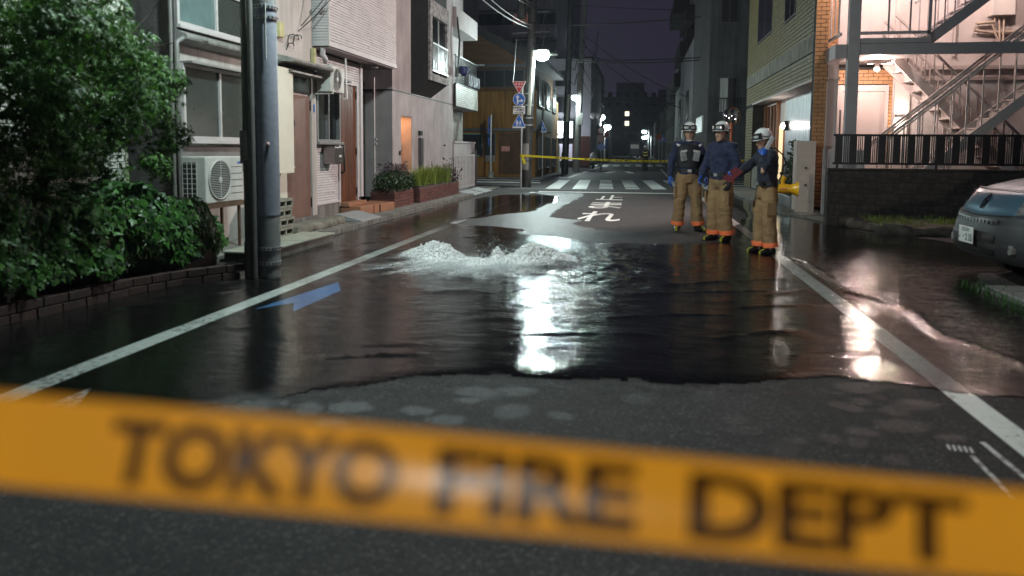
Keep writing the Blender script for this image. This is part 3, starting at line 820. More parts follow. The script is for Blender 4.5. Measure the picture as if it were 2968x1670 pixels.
# lamp behind the viewer that lights the road in front
pole0 = thing('utility_pole', 'utility pole with a street lamp behind the photographer', 'utility pole', (-4.2, -2.6, 0))
MB().tube([(-4.2, -2.6, -0.05), (-4.2, -2.6, 7.5)], [0.15, 0.12], 16).build('shaft', POLE_C, pole0, True)
lamp_head(pole0, (-4.2, -2.6), (-1.6, -2.6, 5.2), 230, spot=118)

# unseen light inferred behind the viewer; tripod and beam added for tape and men
sl = thing('scene_light', 'unseen work floodlight on an added tripod behind the photographer', 'floodlight', (1.5, -12, 0))
for k in range(3):
    a = 2*math.pi*k/3+0.4
    MB().tube([(1.5, -12, 1.2), (1.5+0.6*math.cos(a), -12+0.6*math.sin(a), 0.0)], 0.018, 8).build('leg', DARK_G, sl, True)
MB().tube([(1.5, -12, 0.9), (1.5, -12, 3.4)], 0.025, 10).build('mast', GALV, sl, True)
MB().box(1.32, 1.68, -12.1, -11.95, 3.36, 3.62).build('housing', DARK_G, sl, bevel=0.01)
MB().box(1.34, 1.66, -11.949, -11.94, 3.38, 3.60).build('lens', LENS_W, sl)
point('scene_beam', (1.5, -11.88, 3.49), 2600, (1.0, 0.93, 0.84), sl, 0.1, 27, (-0.6, 24, -2.6))
bpy.data.objects['scene_beam'].data.spot_blend = 0.6

# ================================================================== LEFT HOUSES
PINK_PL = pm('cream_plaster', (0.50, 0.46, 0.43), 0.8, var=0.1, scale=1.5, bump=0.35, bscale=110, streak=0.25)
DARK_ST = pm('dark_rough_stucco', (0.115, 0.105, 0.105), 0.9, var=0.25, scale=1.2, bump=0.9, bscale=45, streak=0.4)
WHITE_AL = pm('white_aluminium', (0.55, 0.52, 0.52), 0.4, metal=0.2, var=0.08, scale=6)
GREY_AL = pm('grey_aluminium', (0.30, 0.29, 0.29), 0.4, metal=0.4, var=0.1, scale=6)
FROST = pm('frosted_glass', (0.045, 0.055, 0.05), 0.22, var=0.2, scale=1.5, spec=0.7)
FROST_T = pm('teal_frosted_glass', (0.12, 0.19, 0.19), 0.3, var=0.2, scale=1.8, spec=0.6)
GLASS_D = pm('dark_window_glass', (0.012, 0.014, 0.016), 0.12, var=0.1, scale=1, spec=0.4)
ZINC = pm('zinc_sheet', (0.36, 0.35, 0.33), 0.5, metal=0.3, var=0.2, scale=4, streak=0.25)
CONC_F = pm('foundation_concrete', (0.21, 0.19, 0.18), 0.8, var=0.25, scale=2.5, bump=0.4, bscale=50, streak=0.45)
BROWN_D = pm('brown_door_panel', (0.20, 0.115, 0.09), 0.45, var=0.15, scale=2.5, streak=0.15)
WOOD = pm('red_brown_wood', (0.17, 0.055, 0.022), 0.45, var=0.3, scale=3, stretch=(8, 8, 0.6), bump=0.2, bscale=20, rand=0.25)
SIDING = pm('pink_white_siding', (0.56, 0.52, 0.52), 0.6, var=0.08, scale=2, rand=0.06)
GREYSTUC = pm('grey_pink_stucco', (0.40, 0.365, 0.365), 0.85, var=0.14, scale=1.1, bump=0.55, bscale=95, streak=0.14)
BLK_ST = pm('black_stucco', (0.018, 0.018, 0.019), 0.8, var=0.2, scale=3, bump=0.6, bscale=70)
PATCHY = pm('peeling_black_stucco', (0.30, 0.29, 0.28), 0.8, dirt=(0.012, 0.012, 0.012), var=0.5, scale=9, bump=0.6, bscale=60)

def window_x(parent, X, y0, y1, z0, z1, frame, glass, panes=2, out=1, fw=0.045, sill=True, depth=0.05, name='window'):
    """window on a wall whose outside faces out*X: frame part with panes and sill below it"""
    f = MB()
    a, b = sorted((X, X+out*depth))
    f.box(a, b, y0, y1, z0, z0+fw); f.box(a, b, y0, y1, z1-fw, z1)
    f.box(a, b, y0, y0+fw, z0+fw, z1-fw); f.box(a, b, y1-fw, y1, z0+fw, z1-fw)
    w = f.build(name, frame, parent, bevel=0.004)
    step = (y1-y0-fw)/panes
    for i in range(panes):
        ya = y0+fw/2+i*step; yb = ya+step
        g0, g1 = sorted((X+out*0.004, X+out*(0.012+0.008*(i % 2))))
        MB().box(g0, g1, ya, yb, z0+fw, z1-fw).build('pane', glass[i % len(glass)] if isinstance(glass, (list, tuple)) else glass, w)
        if i:
            m0, m1 = sorted((X+out*0.002, X+out*(depth-0.008)))
            MB().box(m0, m1, ya-fw*0.4, ya+fw*0.4, z0+fw, z1-fw).build('mullion', frame, w)
    if sill:
        s0, s1 = sorted((X, X+out*(depth+0.05)))
        MB().box(s0, s1, y0-0.03, y1+0.03, z0-0.045, z0).build('sill', frame, w, bevel=0.004)
    return w
def window_y(parent, Y, x0, x1, z0, z1, frame, glass, panes=2, fw=0.05, sill=False, depth=0.05, name='window'):
    """window on a wall facing the viewer (-Y)"""
    f = MB()
    a, b = Y-depth, Y
    f.box(x0, x1, a, b, z0, z0+fw); f.box(x0, x1, a, b, z1-fw, z1)
    f.box(x0, x0+fw, a, b, z0+fw, z1-fw); f.box(x1-fw, x1, a, b, z0+fw, z1-fw)
    w = f.build(name, frame, parent)
    step = (x1-x0-fw)/panes
    for i in range(panes):
        xa = x0+fw/2+i*step
        MB().box(xa, xa+step, Y-0.014-0.006*(i % 2), Y-0.004, z0+fw, z1-fw).build('pane', glass[i % len(glass)] if isinstance(glass, (list, tuple)) else glass, w)
        if i: MB().box(xa-fw*0.4, xa+fw*0.4, Y-depth+0.006, Y-0.002, z0+fw, z1-fw).build('mullion', frame, w)
    if sill: MB().box(x0-0.03, x1+0.03, Y-depth-0.04, Y, z0-0.05, z0).build('sill', frame, w)
    return w

def brick_cells(u0, u1, z0, z1, bl, bh, joint, holes=()):
    """running bond cells (u, z) outside holes"""
    out = []
    r = 0; z = z0
    while z+bh <= z1+1e-6:
        u = u0-(bl*0.5 if r % 2 else 0)
        while u < u1:
            a = max(u, u0); b = min(u+bl-joint, u1)
            if b-a > 0.03:
                cz = z+bh/2
                segs = [(a, b)]
                for h0, h1, k0, k1 in holes:
                    if k0 < cz < k1:
                        ns = []
                        for s0, s1 in segs:
                            if s1 <= h0 or s0 >= h1: ns.append((s0, s1))
                            else:
                                if h0-s0 > 0.02: ns.append((s0, h0))
                                if s1-h1 > 0.02: ns.append((h1, s1))
                        segs = ns
                for s0, s1 in segs: out.append((s0, s1, z, z+bh-joint))
            u += bl
        z += bh; r += 1
    return out
_unit = {}
def unit_box(name, mat):
    key = (name, mat.name)
    if key not in _unit:
        me = MB().box(-0.5, 0.5, -0.5, 0.5, -0.5, 0.5).mesh(name)
        me.materials.append(mat); _unit[key] = me
    return _unit[key]
def piece(name, mat, parent, x0, x1, y0, y1, z0, z1):
    """single brick-like piece that shares its mesh with the rest"""
    o = bpy.data.objects.new(name, unit_box(name, mat)); COL.objects.link(o)
    o.parent = parent
    o.location = Vector(((x0+x1)/2, (y0+y1)/2, (z0+z1)/2))-wloc(parent)
    o.scale = (x1-x0, y1-y0, z1-z0)
    return o
def lay_bricks_x(cells, X, out, depth, parent, mat, name='brick', limit=300, key=None, stuff='brick_cladding'):
    cells = sorted(cells, key=key) if key else cells
    mb = MB()
    for i, (a, b, c, d) in enumerate(cells):
        j = random.uniform(-0.0025, 0.0025)
        x0, x1 = sorted((X, X+out*(depth+j)))
        if i < limit: piece(name, mat, parent, x0, x1, a, b, c, d)
        else: mb.box(x0, x1, a, b, c, d)
    if mb.v: mb.build(stuff, mat, parent, kind='stuff')
def lay_bricks_y(cells, Y, depth, parent, mat, name='brick', limit=300, key=None, stuff='brick_cladding'):
    cells = sorted(cells, key=key) if key else cells
    mb = MB()
    for i, (a, b, c, d) in enumerate(cells):
        j = random.uniform(-0.0025, 0.0025)
        if i < limit: piece(name, mat, parent, a, b, Y-depth+j, Y, c, d)
        else: mb.box(a, b, Y-depth+j, Y, c, d)
    if mb.v: mb.build(stuff, mat, parent, kind='stuff')

# ---- house A: white tile-clad wall behind the tree
TILEW = pm('white_wall_tile', (0.62, 0.63, 0.55), 0.45, var=0.08, scale=8, bump=0.15, bscale=50, rand=0.12)
GROUT = pm('dark_grout', (0.035, 0.034, 0.032), 0.9, var=0.2, scale=5)
houseA = thing('tiled_house', 'house clad in white brick tiles behind the maple tree', 'house', (-7, 5, 0))
MB().box(-9.5, -6.0, 1.0, 8.02, 0.0, 6.5).build('wall', GROUT, houseA)
lay_bricks_x(brick_cells(3.4, 8.0, 0.3, 4.3, 0.235, 0.078, 0.010), -6.0, 1, 0.013, houseA, TILEW, 'tile', 300,
             key=lambda q: abs(q[1]-7.6)*0.8+abs(q[2]-2.75), stuff='tile_cladding')
MB().box(-6.04, -5.975, 8.0, 8.04, 0.0, 6.5).build('corner_trim', pm('pale_trim', (0.5, 0.5, 0.38), 0.5), houseA)

# ---- house B: cream plaster house with windows, awnings, brown door
houseB = thing('plaster_house', 'cream plaster house with sliding windows, narrow awnings and a brown door', 'house', (-6.5, 10, 0))
MB().box(-9.5, -5.452, 8.19, 12.05, 0.0, 6.5).build('wall', PINK_PL, houseB)
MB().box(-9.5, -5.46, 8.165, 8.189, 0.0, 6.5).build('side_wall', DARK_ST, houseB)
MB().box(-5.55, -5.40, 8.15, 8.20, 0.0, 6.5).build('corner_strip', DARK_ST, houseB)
window_x(houseB, -5.45, 8.22, 9.95, 2.78, 3.35, WHITE_AL, [FROST_T, FROST], 2, sill=True)
window_x(houseB, -5.45, 8.30, 9.95, 1.42, 2.34, WHITE_AL, [FROST, FROST], 2, sill=True)
MB().box(-5.45, -5.43, 8.24, 10.3, 1.02, 1.33).build('panel', pm('grey_panel', (0.20, 0.185, 0.18), 0.6), houseB)
MB().box(-5.45, -5.28, 8.3, 10.0, 2.335, 2.36).build('shutter_box', GREY_AL, houseB)
aw = MB().prism([(-5.45, 2.735), (-5.28, 2.66), (-5.26, 2.63), (-5.27, 2.60), (-5.45, 2.56)], 'Y', 8.2, 10.62)
aw.build('awning', ZINC, houseB, bevel=0.006)
aw = MB().prism([(-5.45, 2.75), (-5.06, 2.66), (-5.04, 2.63), (-5.06, 2.60), (-5.45, 2.62)], 'Y', 10.5, 11.97)
a2 = aw.build('awning', ZINC, houseB, bevel=0.004)
MB().prism([(-5.45, 2.56), (-5.16, 2.50), (-5.15, 2.47), (-5.45, 2.47)], 'Y', 10.7, 11.75).build('awning', ZINC, houseB, bevel=0.004)
MB().tube([(-5.34, 8.12, 0.1), (-5.36, 8.12, 2.45), (-5.37, 8.14, 2.56), (-5.33, 8.22, 2.62), (-5.27, 8.6, 2.64)], 0.03, 12).build('drain_pipe', PIPE_G, houseB, True)
MB().tube([(-5.42, 8.11, 0.1), (-5.43, 8.11, 6.2)], 0.022, 10).build('drain_pipe', PIPE_G, houseB, True)
# white box wall beside the door and the door itself
MB().box(-5.45, -5.22, 10.05, 10.83, 0.95, 2.52).build('meter_housing', pm('cream_panel', (0.62, 0.60, 0.50), 0.55, var=0.06), houseB, bevel=0.006)
MB().box(-5.45, -5.425, 10.62, 11.0, 0.14, 0.95).build('wall_panel', pm('cream_panel', (0.62, 0.60, 0.50), 0.55, var=0.06), houseB)
dr = MB().box(-5.45, -5.425, 11.02, 11.86, 0.2, 2.18).build('door', BROWN_D, houseB, bevel=0.004)
MB().ell((-5.375, 11.10, 1.02), (0.04, 0.03, 0.03), 10, 6).build('knob', GALV, dr, True)
MB().tube([(-5.425, 11.10, 1.02), (-5.38, 11.10, 1.02)], 0.014, 8).build('knob_stem', GALV, dr, True)
MB().tube([(-5.428, 11.24, 1.72), (-5.418, 11.24, 1.72)], 0.055, 12).build('door_ornament', BLACK_M, dr, True)
for z in (0.35, 1.95): MB().box(-5.44, -5.41, 11.845, 11.875, z, z+0.16).build('hinge', BLACK_M, dr)
MB().box(-5.45, -5.40, 11.87, 12.05, 0.15, 2.52).build('door_post', PINK_PL, houseB, bevel=0.005)
MB().box(-5.45, -5.42, 11.05, 11.86, 2.22, 2.52).build('transom', FROST, houseB)
MB().box(-5.40, -5.37, 10.86, 11.0, 0.98, 1.18).build('intercom', DARK_G, houseB, bevel=0.006)
MB().box(-5.398, -5.392, 11.93, 11.985, 1.93, 2.06).build('house_number', pm('blue_plate', (0.03, 0.10, 0.35), 0.4), houseB)
for k in range(3): MB().box(-5.45, -5.36, 10.98+k*0.36, 11.33+k*0.36, 0.075, 0.20).build('threshold_block', CONC_F, houseB, bevel=0.006)
for k, (yy, zz, rr) in enumerate(((11.25, 3.0, 0.16), (11.4, 3.05, 0.11), (11.15, 2.9, 0.09))):
    MB().tube([(-5.42+0.05*math.sin(a), yy+rr*math.cos(a)*(1+0.2*math.sin(3*a)), zz+rr*math.sin(a)*(0.8+0.2*math.cos(2*a))) for a in np.linspace(0.3, 5.6, 22)], 0.008, 6).build('wire_loop', BLACK_R, houseB, True)
MB().box(-5.45, -5.36, 10.72, 10.86, 3.0, 3.22).build('junction_box', pm('yellowed_plastic', (0.5, 0.45, 0.22), 0.5), houseB, bevel=0.008)
MB().box(-5.45, -5.38, 11.97, 12.04, 2.62, 3.0).build('junction_box', pm('yellowed_plastic', (0.5, 0.45, 0.22), 0.5), houseB, bevel=0.008)

# ---- air conditioners
AC_W = pm('air_con_white', (0.58, 0.57, 0.54), 0.45, var=0.08, scale=5, streak=0.12)
AC_DK = pm('air_con_dark', (0.03, 0.03, 0.03), 0.6, var=0.1)
def air_con(label, X, y0, y1, z0, z1, dep, grp='air conditioner outdoor units on the left houses', vents=True):
    """unit with its fan facing +X"""
    t = thing('air_conditioner', label, 'air conditioner', (X-dep/2, (y0+y1)/2, z0), grp)
    MB().box(X-dep, X, y0, y1, z0, z1).build('casing', AC_W, t, bevel=0.012)
    r = (z1-z0)*0.42; cy = y0+r+0.06; cz = (z0+z1)/2
    MB().tube([(X-0.002, cy, cz), (X+0.006, cy, cz)], r*0.97, 32).build('fan_opening', AC_DK, t)
    rg = MB()
    n = 40
    ringp = [(X+0.012, cy+r*math.cos(2*math.pi*k/n), cz+r*math.sin(2*math.pi*k/n)) for k in range(n+1)]
    rg.tube(ringp, 0.009, 6, cap=False); rg.build('grille_ring', AC_W, t, True)
    g = MB()
    k = -r+0.03
    while k < r-0.01:
        hw = math.sqrt(max(0, r*r-k*k))
        g.tube([(X+0.012, cy-hw, cz+k), (X+0.018, cy, cz+k), (X+0.012, cy+hw, cz+k)], 0.0028, 4)
        k += 0.021
    g.tube([(X+0.02, cy, cz-r), (X+0.022, cy, cz+r)], 0.004, 5)
    g.ell((X+0.018, cy, cz), (0.006, 0.04, 0.04), 12, 6)
    g.build('grille', AC_W, t, True)
    if vents:
        for k in range(5):
            zz = z0+0.1+k*(z1-z0-0.15)/5
            MB().box(X, X+0.003, cy+r+0.03, y1-0.02, zz, zz+0.006).build('casing_seam', AC_DK, t)
        MB().box(X+0.001, X+0.003, y1-0.13, y1-0.03, z1-0.09, z1-0.065).build('badge', pm('blue_badge', (0.05, 0.2, 0.5), 0.4), t)
        # coil side facing the viewer: dark opening with guard grid
        MB().box(X-dep+0.015, X-0.11, y0-0.003, y0+0.001, z0+0.04, z1-0.07).build('coil', AC_DK, t)
        gb = MB()
        for k in range(8):
            zz = z0+0.06+k*(z1-z0-0.15)/7
            gb.box(X-dep+0.012, X-0.108, y0-0.010, y0-0.003, zz, zz+0.006)
        for k in range(4):
            xx = X-dep+0.015+k*(dep-0.13)/3
            gb.box(xx, xx+0.006, y0-0.0105, y0-0.0035, z0+0.04, z1-0.07)
        gb.build('coil_guard', AC_W, t)
    return t
acA = air_con('large white air conditioner on a rusty rack beside the grey pole', -5.02, 7.98, 8.82, 0.66, 1.22, 0.31)
for yy in (8.02, 8.74):
    for xx in (-5.3, -5.06): MB().box(xx, xx+0.03, yy, yy+0.03, 0.0, 0.63).build('rack_leg', pm('rusty_steel', (0.13, 0.07, 0.04), 0.75, var=0.35, scale=9), acA)
MB().box(-5.36, -5.0, 7.97, 8.83, 0.60, 0.655).build('rack_top', pm('rusty_steel', (0.13, 0.07, 0.04), 0.75), acA)
acA.location.y += 0.12
acB = air_con('small white air conditioner hung on the wall under the siding overhang', -5.12, 12.02, 12.60, 2.28, 2.72, 0.26, vents=False)
MB().tube([(-5.1, 12.0, 2.75), (-5.08, 12.0, 2.24), (-5.4, 12.0, 2.24)], 0.014, 6).build('bracket', AC_W, acB, True)
MB().tube([(-5.1, 12.62, 2.9), (-5.08, 12.62, 2.2), (-5.12, 12.5, 2.18)], 0.014, 6).build('bracket', AC_W, acB, True)

# ---- house C: pink-white siding, overhanging upper floor
houseC = thing('siding_house', 'house in pinkish white siding with an overhanging upper floor and wooden door', 'house', (-6.5, 13.5, 0))
MB().box(-9.5, -5.57, 12.06, 14.55, 0.0, 3.05).build('wall', GROUT, houseC)
def siding_x(parent, X, y0, y1, z0, z1, h=0.045, mat=SIDING, holes=()):
    mb = MB(); z = z0
    while z < z1-0.005:
        zt = min(z+h, z1)
        segs = [(y0, y1)]
        for a, b, c, d in holes:
            if c < (z+zt)/2 < d:
                ns = []
                for s0, s1 in segs:
                    if s1 <= a or s0 >= b: ns.append((s0, s1))
                    else:
                        if a-s0 > 0.01: ns.append((s0, a))
                        if s1-b > 0.01: ns.append((b, s1))
                segs = ns
        for s0, s1 in segs:
            u = s0
            while u < s1-1e-6:
                w = min(s1, u+random.uniform(0.25, 0.5))
                if s1-w < 0.1: w = s1
                t = random.uniform(0.010, 0.02)
                mb.prism([(X, z), (X+t, z), (X+t*0.6, zt-0.006), (X, zt-0.006)], 'Y', u, w)
                u = w
        z = zt
    mb.build('siding', mat, parent, kind='stuff')
holes = [(12.28, 13.30, 1.42, 2.45), (13.36, 14.30, 0.2, 2.62)]
siding_x(houseC, -5.57, 12.06, 14.55, 0.36, 3.0, holes=holes)
MB().box(-5.57, -5.535, 12.06, 13.36, 0.075, 0.33).build('foundation', CONC_F, houseC)
MB().box(-5.57, -5.52, 12.06, 13.36, 0.33, 0.36).build('base_trim', SIDING, houseC)
window_x(houseC, -5.57, 12.28, 13.30, 1.44, 2.43, GREY_AL, [FROST, GLASS_D], 2, sill=True, depth=0.09)
MB().prism([(-5.57, 2.66), (-5.30, 2.57), (-5.30, 2.54), (-5.57, 2.54)], 'Y', 12.2, 13.4).build('window_hood', DARK_G, houseC)
dC = MB().box(-5.60, -5.575, 13.40, 14.26, 0.30, 2.55).build('door', WOOD, houseC)
for k in range(6):
    y0 = 13.405+k*0.142
    MB().box(-5.575, -5.556, y0, y0+0.138, 0.31, 2.54).build('plank', WOOD, dC, bevel=0.004)
MB().tube([(-5.545, 13.50, 0.86), (-5.50, 13.50, 0.9), (-5.50, 13.50, 1.36), (-5.545, 13.50, 1.40)], 0.018, 8).build('handle', BLACK_M, dC, True)
for z in (0.42, 1.2, 2.3): MB().box(-5.556, -5.54, 14.22, 14.262, z, z+0.14).build('hinge', BLACK_M, dC)
studs = MB()
for k in range(6):
    for z in (0.40, 2.46): studs.ell((-5.553, 13.474+k*0.142, z), (0.006, 0.010, 0.010), 6, 4)
studs.build('stud_row', BLACK_M, dC)
MB().box(-5.60, -5.53, 13.34, 13.40, 0.25, 2.62).build('door_jamb', SIDING, houseC); MB().box(-5.60, -5.53, 14.26, 14.32, 0.25, 2.62).build('door_jamb', SIDING, houseC)
MB().box(-5.60, -5.53, 13.40, 14.26, 2.55, 2.62).build('door_lintel', SIDING, houseC)
# upper floor box
MB().box(-9.5, -5.215, 12.16, 15.72, 3.07, 6.6).build('upper_floor', GROUT, houseC)
siding_x(houseC, -5.215, 12.16, 15.72, 3.11, 4.75, h=0.047)
sy = MB(); z = 3.11
while z < 4.6:
    t = random.uniform(0.010, 0.018); sy.prism([(12.16, z), (12.16-t, z), (12.16-t*0.6, z+0.041), (12.16, z+0.041)], 'X', -6.2, -5.215); z += 0.047
sy.build('siding', SIDING, houseC, kind='stuff')
MB().box(-5.225, -5.195, 12.14, 15.74, 3.055, 3.11).build('base_trim', SIDING, houseC); MB().box(-6.2, -5.226, 12.135, 12.159, 3.055, 3.11).build('base_trim', SIDING, houseC)
MB().box(-5.216, -5.19, 12.13, 12.165, 3.11, 6.0).build('corner_trim', SIDING, houseC)
MB().box(-9.5, -5.23, 12.2, 15.7, 3.03, 3.068).build('soffit', pm('soffit_board', (0.34, 0.30, 0.30), 0.7, var=0.08), houseC)
MB().tube([(-5.42, 14.95, 3.04), (-5.42, 14.95, 2.98)], 0.08, 16).build('ceiling_light', WHITE_AL, houseC, True)
MB().tube([(-5.36, 12.25, 3.1), (-5.36, 12.25, 2.92), (-5.36, 12.35, 2.86), (-5.42, 12.5, 2.84)], 0.045, 12).build('vent_pipe', WHITE_AL, houseC, True)
MB().tube([(-5.28, 12.12, 3.66), (-5.28, 12.02, 3.62)], 0.03, 10).build('camera', GREY_AL, houseC, True)
MB().box(-5.58, -5.525, 14.45, 14.56, 0.36, 3.03).build('corner_trim', SIDING, houseC)
mbx = thing('mailbox', 'steel mailbox on the pink siding beside the wooden door', 'mailbox', (-5.42, 12.85, 1.05))
MB().box(-5.535, -5.31, 12.62, 12.98, 1.05, 1.36).build('case', pm('brushed_steel', (0.28, 0.24, 0.23), 0.35, metal=0.7, var=0.1, scale=20), mbx, bevel=0.01)
MB().box(-5.309, -5.302, 12.62, 12.98, 1.07, 1.34).build('flap', pm('brushed_steel_dark', (0.16, 0.14, 0.13), 0.35, metal=0.7), mbx, bevel=0.003)
MB().box(-5.302, -5.298, 12.78, 12.88, 1.17, 1.21).build('name_slot', pm('white_card', (0.7, 0.7, 0.7), 0.5), mbx)
MB().tube([(-5.302, 12.83, 1.11), (-5.285, 12.83, 1.11)], 0.014, 10).build('lock', GALV, mbx, True)
# steps
TERRA = pm('terracotta_step', (0.36, 0.16, 0.09), 0.6, var=0.2, scale=3, bump=0.2, bscale=60, dirt=(0.22, 0.14, 0.07))
st = thing('entrance_steps', 'orange concrete entrance step below the wooden door', 'steps', (-5.4, 14.2, 0.07))
MB().prism([(-5.53, 13.40), (-5.15, 13.42), (-4.98, 14.9), (-5.6, 15.2), (-5.6, 13.42)], 'Z', 0.075, 0.235).build('lower_step', TERRA, st, bevel=0.01)
MB().box(-5.56, -5.36, 13.36, 14.30, 0.235, 0.31).build('upper_step', TERRA, st, bevel=0.008)
for xx, yy in ((-5.10, 13.95), (-5.06, 14.2)): MB().box(xx-0.006, xx+0.02, yy, yy+0.012, 0.08, 0.232).build('joint', BLACK_M, st)

# ---- house D: grey stucco with black bay window
houseD = thing('stucco_house', 'grey stucco house with a black bay window and lit entrance recess', 'house', (-6.5, 19.5, 0))
MB().box(-9.5, -5.6, 18.12, 22.3, 0.0, 7.5).build('wall', GREYSTUC, houseD)
MB().box(-9.5, -5.6, 16.62, 17.26, 0.0, 7.5).build('wall', GREYSTUC, houseD)
MB().box(-9.5, -5.6, 17.26, 18.12, 2.12, 7.5).build('wall', GREYSTUC, houseD)
RECESS = pm('entrance_plaster', (0.52, 0.34, 0.24), 0.8, var=0.1, scale=2, bump=0.5, bscale=80)
MB().box(-9.5, -6.35, 17.26, 18.12, 0.0, 2.12).build('recess_wall', RECESS, houseD)
MB().box(-6.34, -5.61, 18.10, 18.118, 0.0, 2.115).build('recess_side', RECESS, houseD)
MB().box(-6.3, -5.62, 17.28, 18.09, 2.09, 2.118).build('recess_ceiling', RECESS, houseD)
MB().box(-6.02, -5.95, 17.6, 17.75, 2.07, 2.089).build('recess_lamp', LENS_W, houseD)
point('entrance_light', (-6.0, 17.67, 2.02), 16, (1.0, 0.6, 0.35), houseD, 0.05)
MB().box(-6.0, -5.86, 18.06, 18.10, 1.32, 1.50).build('door_phone', WHITE_AL, houseD, bevel=0.006)
MB().box(-5.60, -5.585, 17.08, 17.20, 1.18, 1.28).build('switch_plate', BLACK_M, houseD)
MB().box(-5.605, -5.588, 16.60, 22.3, 2.66, 2.685).build('wall_joint', BLACK_M, houseD)
MB().box(-9.5, -5.605, 16.605, 16.62, 0.0, 0.22).build('base_strip', BLACK_M, houseD); MB().box(-9.5, -5.605, 16.607, 16.62, 2.66, 2.685).build('wall_joint', BLACK_M, houseD)
MB().box(-5.60, -5.52, 18.66, 18.88, 0.1, 1.62).build('entrance_post', DARK_G, houseD, bevel=0.006)
MB().box(-5.60, -5.54, 18.66, 18.86, 1.68, 1.80).build('entrance_lamp', BLACK_M, houseD, bevel=0.006)
MB().tube([(-6.02, 16.58, 0.2), (-6.02, 16.58, 2.95)], 0.022, 8).build('drain_pipe', WHITE_AL, houseD, True)
for z in (0.62, 0.72, 1.42, 1.52): MB().box(-6.06, -5.96, 16.555, 16.60, z, z+0.05).build('pipe_clip', WHITE_AL, houseD)
# bay
bay = MB().prism([(-5.6, 2.70), (-5.16, 3.02), (-5.16, 5.4), (-5.6, 5.4)], 'Y', 18.05, 19.85).build('bay', BLK_ST, houseD)
fr = MB()
for a, b, c, d in ((18.05, 19.85, 3.03, 3.20), (18.05, 19.85, 4.62, 5.0), (18.05, 18.24, 3.2, 4.62), (19.68, 19.85, 3.2, 4.62)): fr.box(-5.158, -5.10, a, b, c, d)
fr.build('bay_frame', PATCHY, bay)
MB().box(-5.158, -5.15, 18.26, 19.66, 3.22, 4.6).build('pane', GLASS_D, bay)
MB().box(-5.15, -5.13, 18.92, 18.97, 3.22, 4.6).build('mullion', GREY_AL, bay)
MB().box(-5.10, -5.075, 18.2, 19.7, 3.26, 3.30).build('rail', GREY_AL, bay); MB().box(-5.10, -5.075, 18.2, 19.7, 3.93, 3.97).build('rail', GREY_AL, bay)
for k in range(13): MB().box(-5.095, -5.08, 18.26+k*0.115, 18.275+k*0.115, 3.30, 3.93).build('baluster', GREY_AL, bay)
# ---- house E with balcony
houseE = thing('balcony_house', 'white sided house with a black railed balcony beyond the stucco house', 'house', (-6.5, 24, 0))
MB().box(-9.5, -6.05, 22.32, 25.5, 0.0, 7.2).build('wall', GREYSTUC, houseE)
MB().box(-6.6, -5.6, 22.33, 25.4, 2.62, 2.68).build('balcony_floor', GREYSTUC, houseE)
siding_x(houseE, -5.52, 22.33, 25.4, 2.65, 3.30, 0.06, pm('white_siding', (0.33, 0.33, 0.30), 0.45, var=0.08, rand=0.06))
MB().box(-5.6, -5.52, 22.33, 25.4, 2.62, 3.30).build('balcony_parapet', GROUT, houseE)
MB().box(-5.58, -5.5, 22.33, 25.4, 3.30, 3.34).build('rail', BLACK_M, houseE); MB().box(-5.57, -5.51, 22.33, 25.4, 4.15, 4.19).build('rail', BLACK_M, houseE)
for k in range(28): MB().box(-5.55, -5.53, 22.36+k*0.108, 22.376+k*0.108, 3.34, 4.15).build('baluster', BLACK_M, houseE)
siding_x(houseE, -6.05, 22.33, 25.4, 0.9, 2.6, 0.06, pm('white_siding', (0.33, 0.33, 0.30), 0.45))
MB().box(-6.6, -5.5, 22.33, 25.3, 5.0, 5.6).build('upper_balcony', GREYSTUC, houseE)
MB().tube([(-5.5, 22.4, 5.3), (-5.42, 22.4, 4.6), (-5.45, 22.4, 3.9)], 0.03, 8).build('cable_bundle', BLACK_R, houseE, True)
for (yy, zz) in ((22.45, 3.72), (22.8, 3.7), (23.0, 3.78)):
    MB().ell((-5.36, yy, zz), (0.10, 0.09, 0.13), 10, 6).build('hung_cloth', pm('blue_cloth', (0.02, 0.03, 0.12), 0.8), houseE, True)
for k in range(7): MB().tube([(-5.4, 23.6+k*0.25, 3.36), (-5.4, 23.6+k*0.25, 3.7)], 0.03, 8).build('bottle', pm('glint_bottle', (0.4, 0.45, 0.5), 0.15, metal=0.6), houseE, True)
lw = thing('garden_wall', 'low pink rendered wall beside the white gate', 'wall', (-5.6, 23.8, 0))
MB().box(-5.72, -5.56, 22.32, 25.2, 0.0, 1.52).build('render', GREYSTUC, lw, bevel=0.01)
MB().box(-5.74, -5.54, 22.32, 25.24, 1.52, 1.58).build('coping', GREYSTUC, lw)
gt = thing('garden_gate', 'white barred metal gate between planter and corner', 'gate', (-5.42, 23.2, 0))
for z in (0.14, 1.12): MB().box(-5.44, -5.41, 21.75, 24.6, z, z+0.035).build('rail', WHITE_AL, gt)
for k in range(15): MB().box(-5.437, -5.413, 21.8+k*0.195, 21.83+k*0.195, 0.1, 1.17).build('bar', WHITE_AL, gt)
MB().box(-5.46, -5.39, 24.68, 24.78, 0.0, 1.3).build('post', DARK_G, gt)

